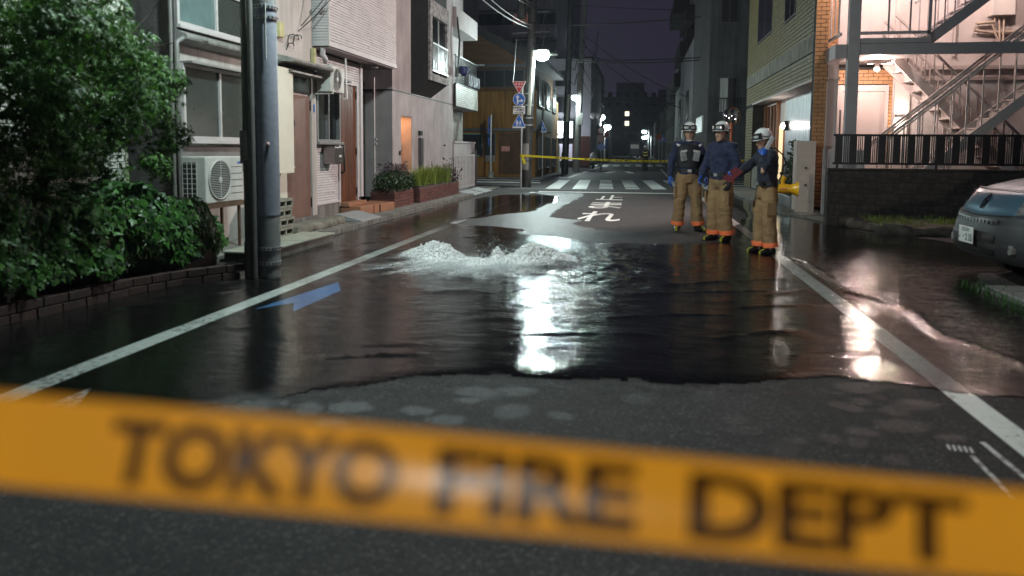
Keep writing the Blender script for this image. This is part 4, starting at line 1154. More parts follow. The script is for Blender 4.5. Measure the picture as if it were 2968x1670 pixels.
# ---- planters with plants, small things on the pavement
BRICK_R = pm('dark_red_brick', (0.15, 0.055, 0.045), 0.75, var=0.2, scale=8, bump=0.3, bscale=60, rand=0.35)
MORT = pm('mortar', (0.09, 0.07, 0.065), 0.9, var=0.2)
SOIL = pm('soil', (0.03, 0.02, 0.014), 0.95, var=0.3, scale=12)
def brick_planter(label, x0, x1, y0, y1, h, grp='brick planters in front of the stucco house'):
    t = thing('brick_planter', label, 'planter', ((x0+x1)/2, (y0+y1)/2, 0.07), grp)
    MB().box(x0+0.02, x1-0.02, y0+0.02, y1-0.02, 0.07, h-0.02).build('core', MORT, t)
    MB().box(x0+0.05, x1-0.05, y0+0.05, y1-0.05, h-0.02, h).build('soil', SOIL, t)
    for a, b, c, d in brick_cells(y0, y1, 0.075, h, 0.21, 0.068, 0.010): piece('brick', BRICK_R, t, x1-0.02, x1+random.uniform(-.002, .003), a, b, c, d)
    for a, b, c, d in brick_cells(x0, x1-0.021, 0.075, h, 0.21, 0.068, 0.010): piece('brick', BRICK_R, t, a, b, y0-random.uniform(-.002, .003), y0+0.02, c, d)
    return t
brick_planter('square brick planter filled with a dark green shrub', -5.62, -5.08, 15.2, 16.55, 0.48)
brick_planter('long brick planter filled with yellow-green grass', -5.55, -5.02, 16.85, 20.7, 0.46)
SLAB = pm('cut_slab', (0.34, 0.34, 0.28), 0.6, var=0.15, scale=5, bump=0.3, bscale=50)
pl = thing('step_platform', 'pale concrete step platform at the kerb behind the pole', 'platform', (-4.4, 9.1, 0))
MB().box(-4.72, -4.27, 7.95, 10.05, 0.0, 0.11).build('block', CONC_D, pl, bevel=0.008)
MB().box(-4.74, -4.25, 7.93, 9.05, 0.112, 0.135).build('slab', SLAB, pl, bevel=0.005); MB().box(-4.74, -4.25, 9.07, 10.07, 0.112, 0.135).build('slab', SLAB, pl, bevel=0.005)
MB().box(-4.55, -4.45, 7.93, 7.96, 0.0, 0.05).build('drain_hole', BLACK_M, pl)
CIND = pm('cinder_block', (0.24, 0.24, 0.19), 0.85, var=0.25, scale=5, bump=0.6, bscale=70)
cind_lab = ['lowest concrete block of the little stack by the brown door', 'second concrete block of the little stack by the brown door', 'third concrete block of the little stack by the brown door', 'topmost concrete block of the little stack by the brown door']
for k in range(4):
    z = 0.075+k*0.135; yo = 0.05*math.sin(k*2.1)
    t = thing('concrete_block', cind_lab[k], 'concrete block', (-5.1, 9.9+yo, z), 'stacked concrete blocks')
    mbk = MB(); x0, x1, y0, y1 = -5.25, -4.92, 9.7+yo, 10.15+yo
    mbk.box(x0, x1, y0, y1, z, z+0.03); mbk.box(x0, x1, y0, y1, z+0.095, z+0.13)
    for yy in (y0, (y0+y1)/2-0.015, y1-0.03): mbk.box(x0, x1, yy, yy+0.03, z+0.03, z+0.095)
    mbk.build('block', CIND, t)
rk = MB()
rk.prism([(-5.12, 10.2), (-4.86, 10.15), (-4.80, 11.3), (-4.86, 11.95), (-5.1, 12.0), (-5.2, 11.2)], 'Z', 0.06, 0.19)
tag(wrinkle(remeshed(rk, 0.03, 2), 0.02, 6, 6, 6).build('stepping_stone', pm('rough_stone', (0.19, 0.185, 0.15), 0.85, var=0.3, scale=4, bump=0.6, bscale=40), None, True), 'long rough stone lying along the kerb by the brown door', 'stone')
rp = thing('kerb_ramp', 'grey wedge-shaped kerb ramp below the terracotta step', 'ramp', (-4.85, 12.6, 0.06))
MB().prism([(-5.13, 0.08), (-5.13, 0.20), (-5.02, 0.20), (-4.62, 0.10), (-4.62, 0.08)], 'Y', 12.1, 13.05).build('wedge', pm('checker_plate', (0.32, 0.33, 0.33), 0.5, var=0.15, scale=20, bump=0.5, bscale=120), rp, bevel=0.006)
for lab, yy in (('flat grey plastic kerb ramp by the gate, nearer one', 20.9), ('flat grey plastic kerb ramp by the gate, farther one', 22.3)):
    tag(MB().prism([(-5.1, 0.05), (-5.1, 0.13), (-4.6, 0.035), (-4.6, 0.01)], 'Y', yy, yy+1.2).build('kerb_ramp', pm('checker_plate', (0.32, 0.33, 0.33), 0.5), None, bevel=0.006), lab, 'ramp', 'kerb ramps by the gate')

# ================================================================== VEGETATION
def leaf_mat(name, c, c2, rough=0.45):
    m = bpy.data.materials.new(name); m.use_nodes = True
    N = m.node_tree.nodes; L = m.node_tree.links; p = N['Principled BSDF']; out = N['Material Output']
    ge = N.new('ShaderNodeNewGeometry')
    r = N.new('ShaderNodeValToRGB')
    r.color_ramp.elements[0].color = (*c, 1); r.color_ramp.elements[1].color = (*c2, 1)
    L.new(ge.outputs['Random Per Island'], r.inputs[0]); L.new(r.outputs[0], p.inputs['Base Color'])
    p.inputs['Roughness'].default_value = rough
    tl = N.new('ShaderNodeBsdfTranslucent'); L.new(r.outputs[0], tl.inputs[0])
    mx = N.new('ShaderNodeMixShader'); mx.inputs[0].default_value = 0.28
    L.new(p.outputs[0], mx.inputs[1]); L.new(tl.outputs[0], mx.inputs[2]); L.new(mx.outputs[0], out.inputs[0])
    return m
LEAF_M = leaf_mat('maple_leaf', (0.010, 0.045, 0.008), (0.10, 0.235, 0.032), 0.48)
LEAF_I = leaf_mat('ivy_leaf', (0.008, 0.035, 0.007), (0.06, 0.19, 0.024), 0.48)
LEAF_S = leaf_mat('shrub_leaf', (0.012, 0.035, 0.012), (0.03, 0.07, 0.022))
LEAF_P = leaf_mat('purple_leaf', (0.03, 0.012, 0.022), (0.07, 0.03, 0.05))
LEAF_G = leaf_mat('grass_blade', (0.12, 0.20, 0.03), (0.26, 0.34, 0.06))
BARK = pm('bark', (0.05, 0.035, 0.026), 0.9, var=0.3, scale=10, bump=0.6, bscale=40)
MAPLE = []
for k, (a, r) in enumerate(((-150, .22), (-112, .16), (-95, .62), (-68, .2), (-48, .85), (-22, .24), (0, 1.0), (22, .24), (48, .85), (68, .2), (95, .62), (112, .16), (150, .22))):
    MAPLE.append((r*math.cos(math.radians(a)), r*math.sin(math.radians(a))))
IVY = [(-0.35, 0.0), (-0.55, -0.35), (-0.1, -0.62), (0.15, -0.30), (0.85, 0.0), (0.15, 0.30), (-0.1, 0.62), (-0.55, 0.35)]
OVAL = [(-0.5, 0), (-0.15, -0.3), (0.25, -0.26), (0.6, 0), (0.25, 0.26), (-0.15, 0.3)]
def leaves(pts, nrm, shape, size, droop=0.5, fold=0.25, jit=0.6):
    """fan-shaped leaf polys with a bent mid rib"""
    mb = MB(); k = len(shape)
    for p, n in zip(pts, nrm):
        n = Vector(n)+Vector((random.gauss(0, jit), random.gauss(0, jit), random.gauss(0, jit)))
        n.normalize()
        d = Vector((random.gauss(0, .6), random.gauss(0, .6), -droop-random.random()*0.6)); d = (d-n*d.dot(n))
        if d.length < 1e-3: continue
        d.normalize(); s = n.cross(d)
        sz = size*random.uniform(0.45, 1.4)
        vs = [Vector(p)-n*0.02*sz]
        for a, b in shape: vs.append(Vector(p)+d*(a*sz)+s*(b*sz)-n*(fold*abs(b)*sz+0.18*max(0, a)**2*sz))
        mb.add(vs, [(0, 1+i, 1+(i+1) % k) for i in range(k)])
    return mb

# ---- maple tree over the ivy bed
maple = thing('maple_tree', 'dense green maple tree leaning over the ivy bed, top left', 'tree', (-5.35, 5.9, 0.2))
tr = MB()
tr.tube([(-5.35, 5.9, 0.2), (-5.3, 5.85, 0.8), (-5.15, 5.95, 1.3), (-4.95, 6.05, 1.9), (-4.9, 6.1, 2.5)], [0.075, 0.065, 0.05, 0.035, 0.015], 10)
limbs = []
for a in range(16):
    s = Vector((-5.2+random.uniform(-.1, .2), 5.95+random.uniform(-.2, .2), random.uniform(0.9, 2.1)))
    e = Vector((random.uniform(-5.6, -4.45), random.uniform(5.0, 7.1), random.uniform(1.2, 2.9)))
    m_ = (s+e)/2+Vector((0, 0, 0.15)); limbs.append((s, m_, e))
    tr.tube([s, m_, e], [0.025, 0.015, 0.005], 6)
tr.build('trunk', BARK, maple, True)
pts = []; nr = []
clumps = [(-5.05, 5.05, 2.55, .42), (-4.85, 5.35, 2.2, .42), (-5.0, 5.9, 2.35, .42), (-4.85, 6.25, 2.15, .40), (-4.95, 6.75, 2.05, .34), (-4.62, 6.62, 1.98, .30), (-4.62, 6.9, 1.95, .2), (-4.72, 6.8, 1.72, .28),
          (-4.70, 6.95, 1.45, .26), (-4.75, 6.3, 1.7, .4), (-4.9, 5.7, 1.75, .4), (-4.85, 5.2, 1.75, .4), (-5.3, 5.2, 2.2, .4), (-4.2, 5.6, 2.1, .36), (-4.2, 5.2, 2.35, .38), (-4.3, 5.9, 1.75, .3), (-4.35, 5.1, 1.7, .33), (-4.1, 4.8, 2.2, .4), (-4.85, 6.9, 1.2, .2), (-5.2, 4.7, 2.3, .4), (-5.1, 4.6, 1.7, .4), (-4.7, 6.7, 1.15, .18), (-4.72, 6.95, 1.05, .14), (-4.95, 4.5, 2.0, .42), (-5.0, 4.9, 2.7, .4), (-5.25, 5.3, 3.05, .4), (-5.1, 5.3, 1.05, .3), (-4.9, 4.7, 1.2, .38), (-5.0, 5.9, 1.25, .3), (-4.95, 6.4, 1.1, .22), (-4.75, 5.6, 1.3, .34), (-4.7, 5.2, 1.4, .34), (-4.85, 6.1, 1.45, .3), (-5.3, 6.0, 2.0, .4), (-5.15, 5.1, 1.35, .35), (-5.2, 4.9, 2.95, .36), (-4.98, 6.5, 1.42, .25)]
for cx, cy, cz, r in clumps:
    for k in range(int(1500*r*r*4.6)):
        d = Vector((random.gauss(0, 1), random.gauss(0, 1), random.gauss(0, 1))).normalized()
        q = r*random.random()**0.42
        if mnoise.noise(Vector((cx+d.x*q, cy+d.y*q, cz+d.z*q))*4.2) < -0.22: continue
        pts.append((cx+d.x*q, cy+d.y*q, cz+d.z*q*0.8)); nr.append(d*0.8+Vector((0.25, -0.1, 0.55)))
leaves(pts, nr, MAPLE, 0.058, droop=0.9).build('crown', LEAF_M, maple, recalc=False)

# ---- ivy bed with its brick border
bed = thing('ivy_bed', 'low brick edged bed overgrown with glossy ivy below the maple', 'planting bed', (-4.9, 6.4, 0))
MB().box(-5.95, -4.75, 3.2, 7.86, 0, 0.2).build('soil', SOIL, bed)
bp = [(-4.66, 3.6), (-4.63, 4.8), (-4.5, 5.95), (-4.32, 6.5), (-4.0, 7.0)]
BRICK_B = pm('border_brick', (0.05, 0.024, 0.02), 0.7, var=0.25, scale=7, bump=0.4, bscale=50, rand=0.3)
segs = []
for (xa, ya), (xb, yb) in zip(bp[:-1], bp[1:]):
    L_ = math.hypot(xb-xa, yb-ya); n = max(1, round(L_/0.225)); ang = math.atan2(yb-ya, xb-xa)
    for row in range(2):
        for k in range(n):
            f = (k+0.5+(0.25 if row % 2 else -0.0))/n
            MB().rbox((xa+(xb-xa)*f, ya+(yb-ya)*f, 0.04+row*0.078), (L_/n-0.012, 0.10+random.uniform(-.004, .004), 0.068), ang).build('brick', BRICK_B, bed, bevel=0.004)
pts = []; nr = []; pts2 = []; nr2 = []
for k in range(11000):
    y = random.uniform(3.3, 7.75); 
    xe = np.interp(y, [3.3, 4.8, 5.95, 6.5, 7.0, 7.8], [-4.62, -4.58, -4.42, -4.3, -4.28, -4.55])
    topz = np.interp(y, [3.3, 4.5, 5.5, 6.4, 7.2, 7.75], [0.95, 0.95, 0.92, 0.88, 0.78, 0.5])+0.2*mnoise.noise(Vector((y*1.7, 3, 1)))
    s = random.random()
    if s < 0.7:
        z = 0.2+(topz-0.2)*random.random()**0.8
        x = xe-0.02-0.16*(z/topz)**2+0.10*mnoise.noise(Vector((y*2.6, z*2.6, 0)))+0.05*mnoise.noise(Vector((y*7, z*7, 0)))+random.gauss(0, 0.018)
        if z < 0.19+0.13*(mnoise.noise(Vector((y*2.5, 9, 4)))+0.5): continue
        n = (1, -0.25, 0.35)
    else:
        x = random.uniform(-5.6, xe-0.12); z = topz+0.05*mnoise.noise(Vector((x*4, y*4, 2))); n = (0.2, -0.1, 1)
    pts.append((x, y, z)); nr.append(n)
leaves(pts, nr, IVY, 0.058, droop=1.0, fold=0.2, jit=0.35).build('ivy_leaves', LEAF_I, bed, recalc=False)
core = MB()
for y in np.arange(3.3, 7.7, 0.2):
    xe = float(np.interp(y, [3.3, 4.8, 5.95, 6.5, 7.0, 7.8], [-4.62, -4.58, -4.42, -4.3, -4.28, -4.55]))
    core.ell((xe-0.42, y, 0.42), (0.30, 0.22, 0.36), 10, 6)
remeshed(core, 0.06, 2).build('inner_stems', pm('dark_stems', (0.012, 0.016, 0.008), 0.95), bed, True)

# ---- plants in the planters
sh = thing('shrub', 'dark green shrub with purple sprigs in the square brick planter', 'shrub', (-5.35, 15.85, 0.48))
pts = []; nr = []
for k in range(2400):
    d = Vector((random.gauss(0, 1), random.gauss(0, 1), random.gauss(0, 1))).normalized(); q = random.random()**0.35
    p = (-5.28+d.x*0.40*q, 15.8+d.y*0.95*q, 0.62+d.z*0.26*q)
    if p[2] < 0.36: continue
    pts.append(p); nr.append(d)
leaves(pts, nr, OVAL, 0.05, 0.3).build('foliage', LEAF_S, sh, recalc=False)
pts = []; nr = []
for k in range(60):
    c = Vector((random.uniform(-5.5, -5.15), random.uniform(15.2, 16.7), random.uniform(0.72, 1.0)))
    for j in range(9):
        a = random.random()*6.28
        pts.append(c+Vector((math.cos(a)*0.05, math.sin(a)*0.05, random.uniform(-.08, .05)))); nr.append((math.cos(a), math.sin(a), 0.4))
leaves(pts, nr, [(-.5, 0), (0, -.1), (1.1, 0), (0, .1)], 0.07, -0.6).build('purple_sprigs', LEAF_P, sh, recalc=False)
def grass(name, spots, hmin, hmax, width, mat, parent=None, lean=0.5, kind=None, per=1, dirx=0.0):
    mb = MB()
    for (x, y, z) in spots:
        h = random.uniform(hmin, hmax); a = random.random()*6.28
        l = lean*h*random.uniform(0.3, 1.3); dx, dy = math.cos(a)*l+dirx*h, math.sin(a)*l
        w = width*random.uniform(.7, 1.2); sx, sy = -math.sin(a)*w, math.cos(a)*w
        mb.add([(x-sx, y-sy, z), (x+sx, y+sy, z), (x+dx*.35+sx*.8, y+dy*.35+sy*.8, z+h*.62), (x+dx*.35-sx*.8, y+dy*.35-sy*.8, z+h*.62), (x+dx, y+dy, z+h*(0.95-0.25*lean*random.random()))],
               [(0, 1, 2, 3), (3, 2, 4)])
    return mb.build(name, mat, parent, kind=kind, recalc=False)
gr = thing('grass_plant', 'tall yellow-green grass growing in the long brick planter', 'grass plant', (-5.3, 18.8, 0.46))
grass('blades', [(random.gauss(-5.28, .10), random.uniform(17.1, 20.2), 0.42) for k in range(1500)], 0.3, 0.62, 0.006, LEAF_G, gr, 0.75, dirx=0.18)
sh2 = thing('shrub', 'dark leafy shrub at the far end of the long brick planter', 'shrub', (-5.3, 20.5, 0.46))
pts = [(random.gauss(-5.25, .15), random.gauss(20.3, .4), 0.45+abs(random.gauss(0, .22))) for k in range(500)]
leaves(pts, [(random.gauss(0, 1), -.4, .6) for k in pts], OVAL, 0.07, 0.2).build('foliage', LEAF_P, sh2, recalc=False)

# ================================================================== RIGHT SIDE
BRICK_Y = pm('buff_brick', (0.20, 0.165, 0.065), 0.6, var=0.12, scale=8, bump=0.25, bscale=60, rand=0.16)
BRICK_O = pm('orange_brick', (0.46, 0.24, 0.10), 0.6, var=0.12, scale=8, bump=0.25, bscale=60, rand=0.18)
WHITE_W = pm('white_wall_paint', (0.62, 0.56, 0.54), 0.7, var=0.06, scale=1.2, bump=0.15, bscale=60)
R1 = thing('brick_building', 'buff brick apartment building with a recessed shop front on the right', 'building', (6, 22, 0))
MB().box(3.78, 9.5, 18.72, 28.3, 2.95, 8.6).build('upper_wall', GROUT, R1); MB().box(3.78, 3.9, 17.36, 18.72, 2.95, 8.6).build('upper_wall', GROUT, R1)
MB().box(3.78, 9.5, 26.75, 28.3, 0.0, 2.95).build('wall', GROUT, R1)
MB().box(4.25, 9.5, 18.6, 26.75, 0.0, 2.95).build('shop_wall', WHITE_W, R1)
MB().box(3.66, 3.90, 17.05, 17.35, 0.0, 8.6).build('corner_pier', GROUT, R1)
wh = [(23.4, 26.1, 4.85, 7.2), (20.0, 21.4, 4.75, 7.0), (18.2, 18.9, 5.1, 7)]
cells = brick_cells(17.36, 28.3, 2.96, 7.6, 0.25, 0.098, 0.020, wh+[(17, 29, 3.55, 3.95)])
cells += brick_cells(26.76, 28.3, 0.1, 2.94, 0.25, 0.098, 0.020)
lay_bricks_x(cells, 3.78, -1, 0.014, R1, BRICK_Y, 'brick', 300, key=lambda q: q[0]+abs(q[2]-3.5)*0.3)
MB().box(3.755, 3.78, 17.36, 28.3, 3.56, 3.94).build('concrete_band', pm('weathered_band', (0.25, 0.24, 0.20), 0.8, streak=0.5, bump=0.4), R1)
for a, b, c, d in wh: window_x(R1, 3.78, a, b, c, d, DARK_G, [GLASS_D], 2, out=-1, depth=0.03, sill=False)
cells = brick_cells(3.64, 3.90, 0.15, 8.0, 0.20, 0.085, 0.012)
lay_bricks_y(cells, 17.05, 0.014, R1, BRICK_O, 'brick', 300, key=lambda q: q[2])
MB().box(3.74, 4.24, 17.36, 26.74, 2.90, 2.948).build('soffit', WHITE_W, R1)
PANEL = pm('streaky_metal_panel', (0.26, 0.28, 0.29), 0.33, metal=0.85, var=0.35, scale=3, stretch=(1, 6, 0.6), bump=0.15, bscale=8)
MB().box(4.22, 4.249, 18.6, 23.3, 0.45, 2.89).build('metal_panel', PANEL, R1)
MB().box(4.18, 4.25, 18.55, 26.7, 0.1, 0.45).build('plinth', CONC, R1)
WOODF = pm('varnished_wood_frame', (0.30, 0.12, 0.05), 0.4, var=0.2, scale=4, stretch=(6, 6, .5))
window_x(R1, 4.24, 24.3, 26.7, 0.9, 2.88, WOODF, [GLASS_D], 4, out=-1, fw=0.09, depth=0.10, sill=True)
dr = MB().box(4.2, 4.248, 23.4, 24.2, 0.12, 2.2).build('shop_door', WOODF, R1)
MB().box(4.192, 4.199, 23.5, 24.1, 0.5, 2.1).build('pane', emit('lit_door_glass', (1.0, 0.72, 0.4), 0.8), dr)
MB().box(3.80, 4.20, 24.6, 26.74, 0.1, 0.85).build('low_wall', CONC, R1)
MB().ell((4.08, 22.85, 2.08), (0.07, 0.07, 0.09), 12, 8).build('wall_lamp', LENS_W, R1, True)
MB().box(4.1, 4.22, 22.8, 22.9, 1.94, 2.22).build('wall_lamp_base', DARK_G, R1)
point('shop_lamp_light', (3.98, 22.85, 2.1), 26, (1.0, 0.9, 0.82), R1, 0.06)

# utility pillar with intercom buttons, low planter ledge and hedge
plr = thing('stone_pillar', 'beige stone-clad entrance pillar with two knobs beside the brick corner', 'pillar', (3.45, 16.7, 0))
BEIGE = pm('beige_stone', (0.60, 0.50, 0.44), 0.65, var=0.07, scale=3)
MB().box(3.27, 3.635, 16.62, 17.0, 0.0, 1.56).build('core', BEIGE, plr)
for z0, z1 in ((0.0, 0.28), (0.285, 1.07), (1.075, 1.24), (1.245, 1.565)): MB().box(3.26, 3.64, 16.6, 16.618, z0+0.004, z1-0.004).build('slab', BEIGE, plr)
for z in (0.64, 1.0): MB().tube([(3.46, 16.6, z), (3.44, 16.53, z-0.005)], 0.025, 12).build('knob', DARK_G, plr, True)
hd = thing('hedge', 'dark clipped bush behind the man with the megaphone', 'hedge', (3.85, 17.9, 0.1))
pts = []; nr = []
for k in range(2600):
    d = Vector((random.gauss(0, 1), random.gauss(0, 1), random.gauss(0, 1))).normalized(); q = random.random()**0.3
    p = (3.62+d.x*0.34*q, 18.4+d.y*0.9*q, 0.72+d.z*0.52*q); pts.append(p); nr.append(d)
leaves(pts, nr, OVAL, 0.055, 0.3).build('foliage', LEAF_S, hd, recalc=False)
pts = [(random.gauss(3.45, .05), random.gauss(18.0, .12), random.uniform(1.1, 1.6)) for k in range(110)]
leaves(pts, [(random.gauss(0, 1), -.4, .6) for k in pts], OVAL, 0.06, 0.2).build('sprigs', LEAF_S, hd, recalc=False, kind='stuff')
mb = MB()
for k in range(5): mb.tube([(3.5, 18.1, 0.8), (3.45+random.gauss(0, .07), 18+random.gauss(0, .1), 1.6)], 0.006, 5)
mb.build('stems', BARK, hd)
ldg = thing('planter_trough', 'low grey trough along the shop front under the bush', 'trough', (3.5, 19, 0.1))
MB().box(3.30, 3.74, 17.3, 19.6, 0.1, 0.34).build('trough', pm('zinc_trough', (0.32, 0.34, 0.34), 0.4, metal=0.5, var=0.2, streak=0.4), ldg, bevel=0.01)

# block wall with black slat fence
BLOCK = pm('dark_concrete_block', (0.055, 0.045, 0.042), 0.85, var=0.3, scale=2.5, bump=0.5, bscale=60, streak=0.4, rand=0.25)
bw = thing('block_wall', 'dark stained concrete block wall under the black fence', 'wall', (6, 14.5, 0))
MB().box(3.42, 9.5, 14.44, 14.56, 0.0, 1.03).build('core', GROUT, bw)
for a, b, c, d in brick_cells(3.40, 9.5, 0.0, 1.01, 0.60, 0.20, 0.006): piece('block', BLOCK, bw, a, b, 14.40+random.uniform(-.002, .002), 14.44, c, d)
MB().box(3.38, 3.42, 14.40, 14.6, 0.0, 1.0).build('end_block', BLOCK, bw)
MB().box(3.38, 9.5, 14.38, 14.58, 1.012, 1.045).build('coping', BLOCK, bw)
fn = thing('slat_fence', 'black metal fence of wide and thin slats on the block wall', 'fence', (6, 14.5, 1.04))
MB().box(3.47, 9.5, 14.46, 14.49, 1.11, 1.15).build('rail', BLACK_M, fn); MB().box(3.47, 9.5, 14.45, 14.50, 1.62, 1.66).build('rail', BLACK_M, fn)
x = 3.50; k = 0
while x < 9.3:
    piece('slat', BLACK_M, fn, x, x+0.125, 14.452, 14.462, 1.12, 1.655)
    for j in range(3): piece('thin_slat', BLACK_M, fn, x+0.146+j*0.031, x+0.161+j*0.031, 14.453, 14.463, 1.13, 1.65)
    x += 0.245
for x in (3.53, 5.2, 7.0, 8.8): piece('post', BLACK_M, fn, x, x+0.035, 14.465, 14.50, 1.04, 1.63)
# iron gate post beside the wall
gp = thing('white_gate', 'white metal gate leaf ending at the block wall', 'gate', (3.95, 16.4, 0))
MB().box(3.70, 3.76, 16.2, 16.26, 0.0, 1.42).build('post', WHITE_AL, gp, bevel=0.005)
MB().box(3.80, 4.5, 16.2, 16.24, 0.1, 1.38).build('leaf', WHITE_W, gp, bevel=0.005)
MB().box(3.78, 3.80, 16.17, 16.2, 0.15, 1.3).build('edge', WHITE_AL, gp)
# raised weedy bank in front of the wall
bank = MB().prism([(4.0, 12.9), (4.35, 12.75), (9.5, 12.9), (9.5, 14.38), (3.55, 14.38), (3.62, 13.9)], 'Z', -0.02, 0.16)
bk = struct(wrinkle(remeshed(bank, 0.08, 3), 0.06, 2.5, 2.5, 2.5, 3).build('earth_bank', pm('stony_earth', (0.09, 0.075, 0.06), 0.95, var=0.4, scale=6, bump=0.8, bscale=30), None, True))
sp = []
for k in range(5200):
    x = random.uniform(3.9, 9.0); y = random.uniform(13.0, 14.3)
    if mnoise.noise(Vector((x*2, y*2, 5))) > -0.25: sp.append((x, y, 0.13))
g = grass('bank_grass', sp, 0.05, 0.16, 0.004, LEAF_G, None, 0.6, kind='stuff'); g['label'] = 'short yellow-green grass on the bank below the block wall'
sp = [(random.gauss(3.33, .10), random.uniform(6.0, 8.2), 0.0) for k in range(420)]
g = grass('kerb_weeds', sp, 0.03, 0.10, 0.004, LEAF_I, None, 0.7, kind='stuff'); g['label'] = 'weeds growing along the edge of the parking pavers'

# ---- stair building: steel frame, stairs, back walls
STEEL = pm('grey_painted_steel', (0.34, 0.32, 0.335), 0.5, var=0.08, scale=3)
STEEL_L = pm('light_painted_steel', (0.50, 0.44, 0.42), 0.5, var=0.06, scale=3)
SB = thing('stairwell_building', 'brightly lit open stairwell of the apartment house with a steel frame', 'building', (6.2, 17.5, 0))
MB().box(3.95, 5.66, 18.5, 18.7, 0.0, 3.28).build('brick_core', GROUT, SB)
cells = brick_cells(3.95, 5.66, 0.6, 3.26, 0.215, 0.082, 0.012, [(4.46, 5.56, 0, 2.86)])
lay_bricks_y(cells, 18.5, 0.014, SB, BRICK_O, 'brick', 300)
d2 = MB().box(4.56, 5.48, 18.44, 18.47, 0.6, 2.72).build('entry_door', pm('pink_beige_door', (0.55, 0.46, 0.43), 0.5, var=0.04), SB)
f = MB(); f.box(4.46, 4.56, 18.41, 18.49, 0.6, 2.86); f.box(5.48, 5.56, 18.41, 18.49, 0.6, 2.86); f.box(4.56, 5.48, 18.41, 18.49, 2.72, 2.86)
f.build('door_frame', STEEL_L, SB); 
MB().box(4.52, 4.555, 18.40, 18.43, 1.7, 2.3).build('door_closer', DARK_G, SB)
MB().box(5.66, 10.0, 18.5, 18.7, 0.0, 8.6).build('back_wall', WHITE_W, SB)
MB().box(3.9, 5.66, 18.52, 18.7, 3.5, 8.6).build('back_wall', WHITE_W, SB)
MB().box(4.0, 4.22, 17.40, 17.62, 0.0, 3.28).build('pillar', WHITE_W, SB)
MB().box(3.9, 9.8, 16.3, 18.5, 0.3, 0.6).build('raised_floor', CONC, SB)
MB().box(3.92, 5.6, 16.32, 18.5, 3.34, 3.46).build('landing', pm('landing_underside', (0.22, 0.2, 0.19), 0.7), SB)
# upper brick slot and wall in the floor above
cells = brick_cells(3.95, 4.45, 3.6, 5.6, 0.215, 0.082, 0.012)
lay_bricks_y(cells, 18.52, 0.014, SB, BRICK_O, 'brick', 60)
# steel frame
MB().box(4.08, 4.30, 16.15, 16.30, 0.0, 8.6).build('column', STEEL, SB, bevel=0.006)
MB().box(4.305, 10.0, 16.18, 16.27, 3.28, 3.50).build('beam', STEEL, SB, bevel=0.004)
MB().box(4.305, 5.62, 16.14, 16.30, 3.50, 3.60).build('landing_edge', STEEL, SB)
MB().box(3.86, 4.075, 16.25, 18.4, 3.22, 3.5).build('side_beam', STEEL, SB)
MB().box(4.31, 5.6, 16.2, 16.25, 3.68, 3.74).build('rail', STEEL, SB); MB().box(3.95, 3.99, 16.3, 18.3, 3.68, 3.74).build('rail', STEEL_L, SB)
MB().box(4.31, 5.6, 16.2, 16.25, 4.55, 4.61).build('rail', STEEL, SB)
for x in (4.82, 5.22): MB().box(x, x+0.03, 16.21, 16.24, 3.74, 4.55).build('baluster', STEEL, SB)
MB().box(5.56, 5.62, 16.2, 16.26, 3.5, 4.61).build('rail_post', STEEL, SB)
for k in range(6): MB().box(3.955, 3.985, 16.5+k*0.32, 16.53+k*0.32, 3.74, 4.6).build('baluster', STEEL_L, SB)
# flight from the upper landing rising to the right (above)
def flight(x0, z0, x1, z1, y0, y1, steps, mat, railh=0.85, rail_side=None, balus=True, under=True, rail2=None, gap=0.17):
    t = MB()
    for yy in (y0, y1): t.prism([(x0, z0-0.16), (x0, z0+0.10), (x1, z1+0.10), (x1, z1-0.16)], 'Y', yy-0.02, yy+0.02)
    s = t.build('stringer', mat, SB)
    for k in range(steps):
        f0 = k/steps; xa = x0+(x1-x0)*f0; xb = x0+(x1-x0)*(k+1)/steps; za = z0+(z1-z0)*(k+0.5)/steps
        a, b = sorted((xa, xb))
        MB().box(a-0.02, b+0.02, y0+0.021, y1-0.021, za-0.012, za+0.012).build('tread', mat, SB)
        lo = z0+(z1-z0)*(k+0.5)/steps; hi = z0+(z1-z0)*(k+1.5)/steps
        MB().add([(xb, y0+0.021, lo), (xb, y1-0.021, lo), (xb+(x1-x0)/steps*0.12, y1-0.021, hi-0.013), (xb+(x1-x0)/steps*0.12, y0+0.021, hi-0.013)], [(0, 1, 2, 3)]).build('riser', mat, SB)
    for yy in ([y0] if rail_side == 'front' else [y0, y1]):
        MB().bar((x0, yy, z0+railh), (x1, yy, z1+railh), 0.045).build('handrail', mat, SB)
        if rail2: MB().bar((x0, yy, z0+rail2), (x1, yy, z1+rail2), 0.03).build('handrail', mat, SB)
        n = max(2, int(abs(x1-x0)/gap))
        for k in range(n):
            f0 = (k+0.5)/n; x = x0+(x1-x0)*f0; z = z0+(z1-z0)*f0
            MB().box(x-0.011, x+0.011, yy-0.011, yy+0.011, z+0.06, z+railh).build('baluster', mat, SB)
flight(5.62, 3.60, 7.4, 5.05, 16.3, 17.15, 8, STEEL)
flight(5.35, 3.40, 8.2, 0.55, 17.45, 18.2, 14, STEEL_L, 0.85)
flight(4.85, 0.22, 8.0, 2.88, 16.42, 17.1, 14, STEEL_L, 1.32, rail2=1.25, gap=0.27)
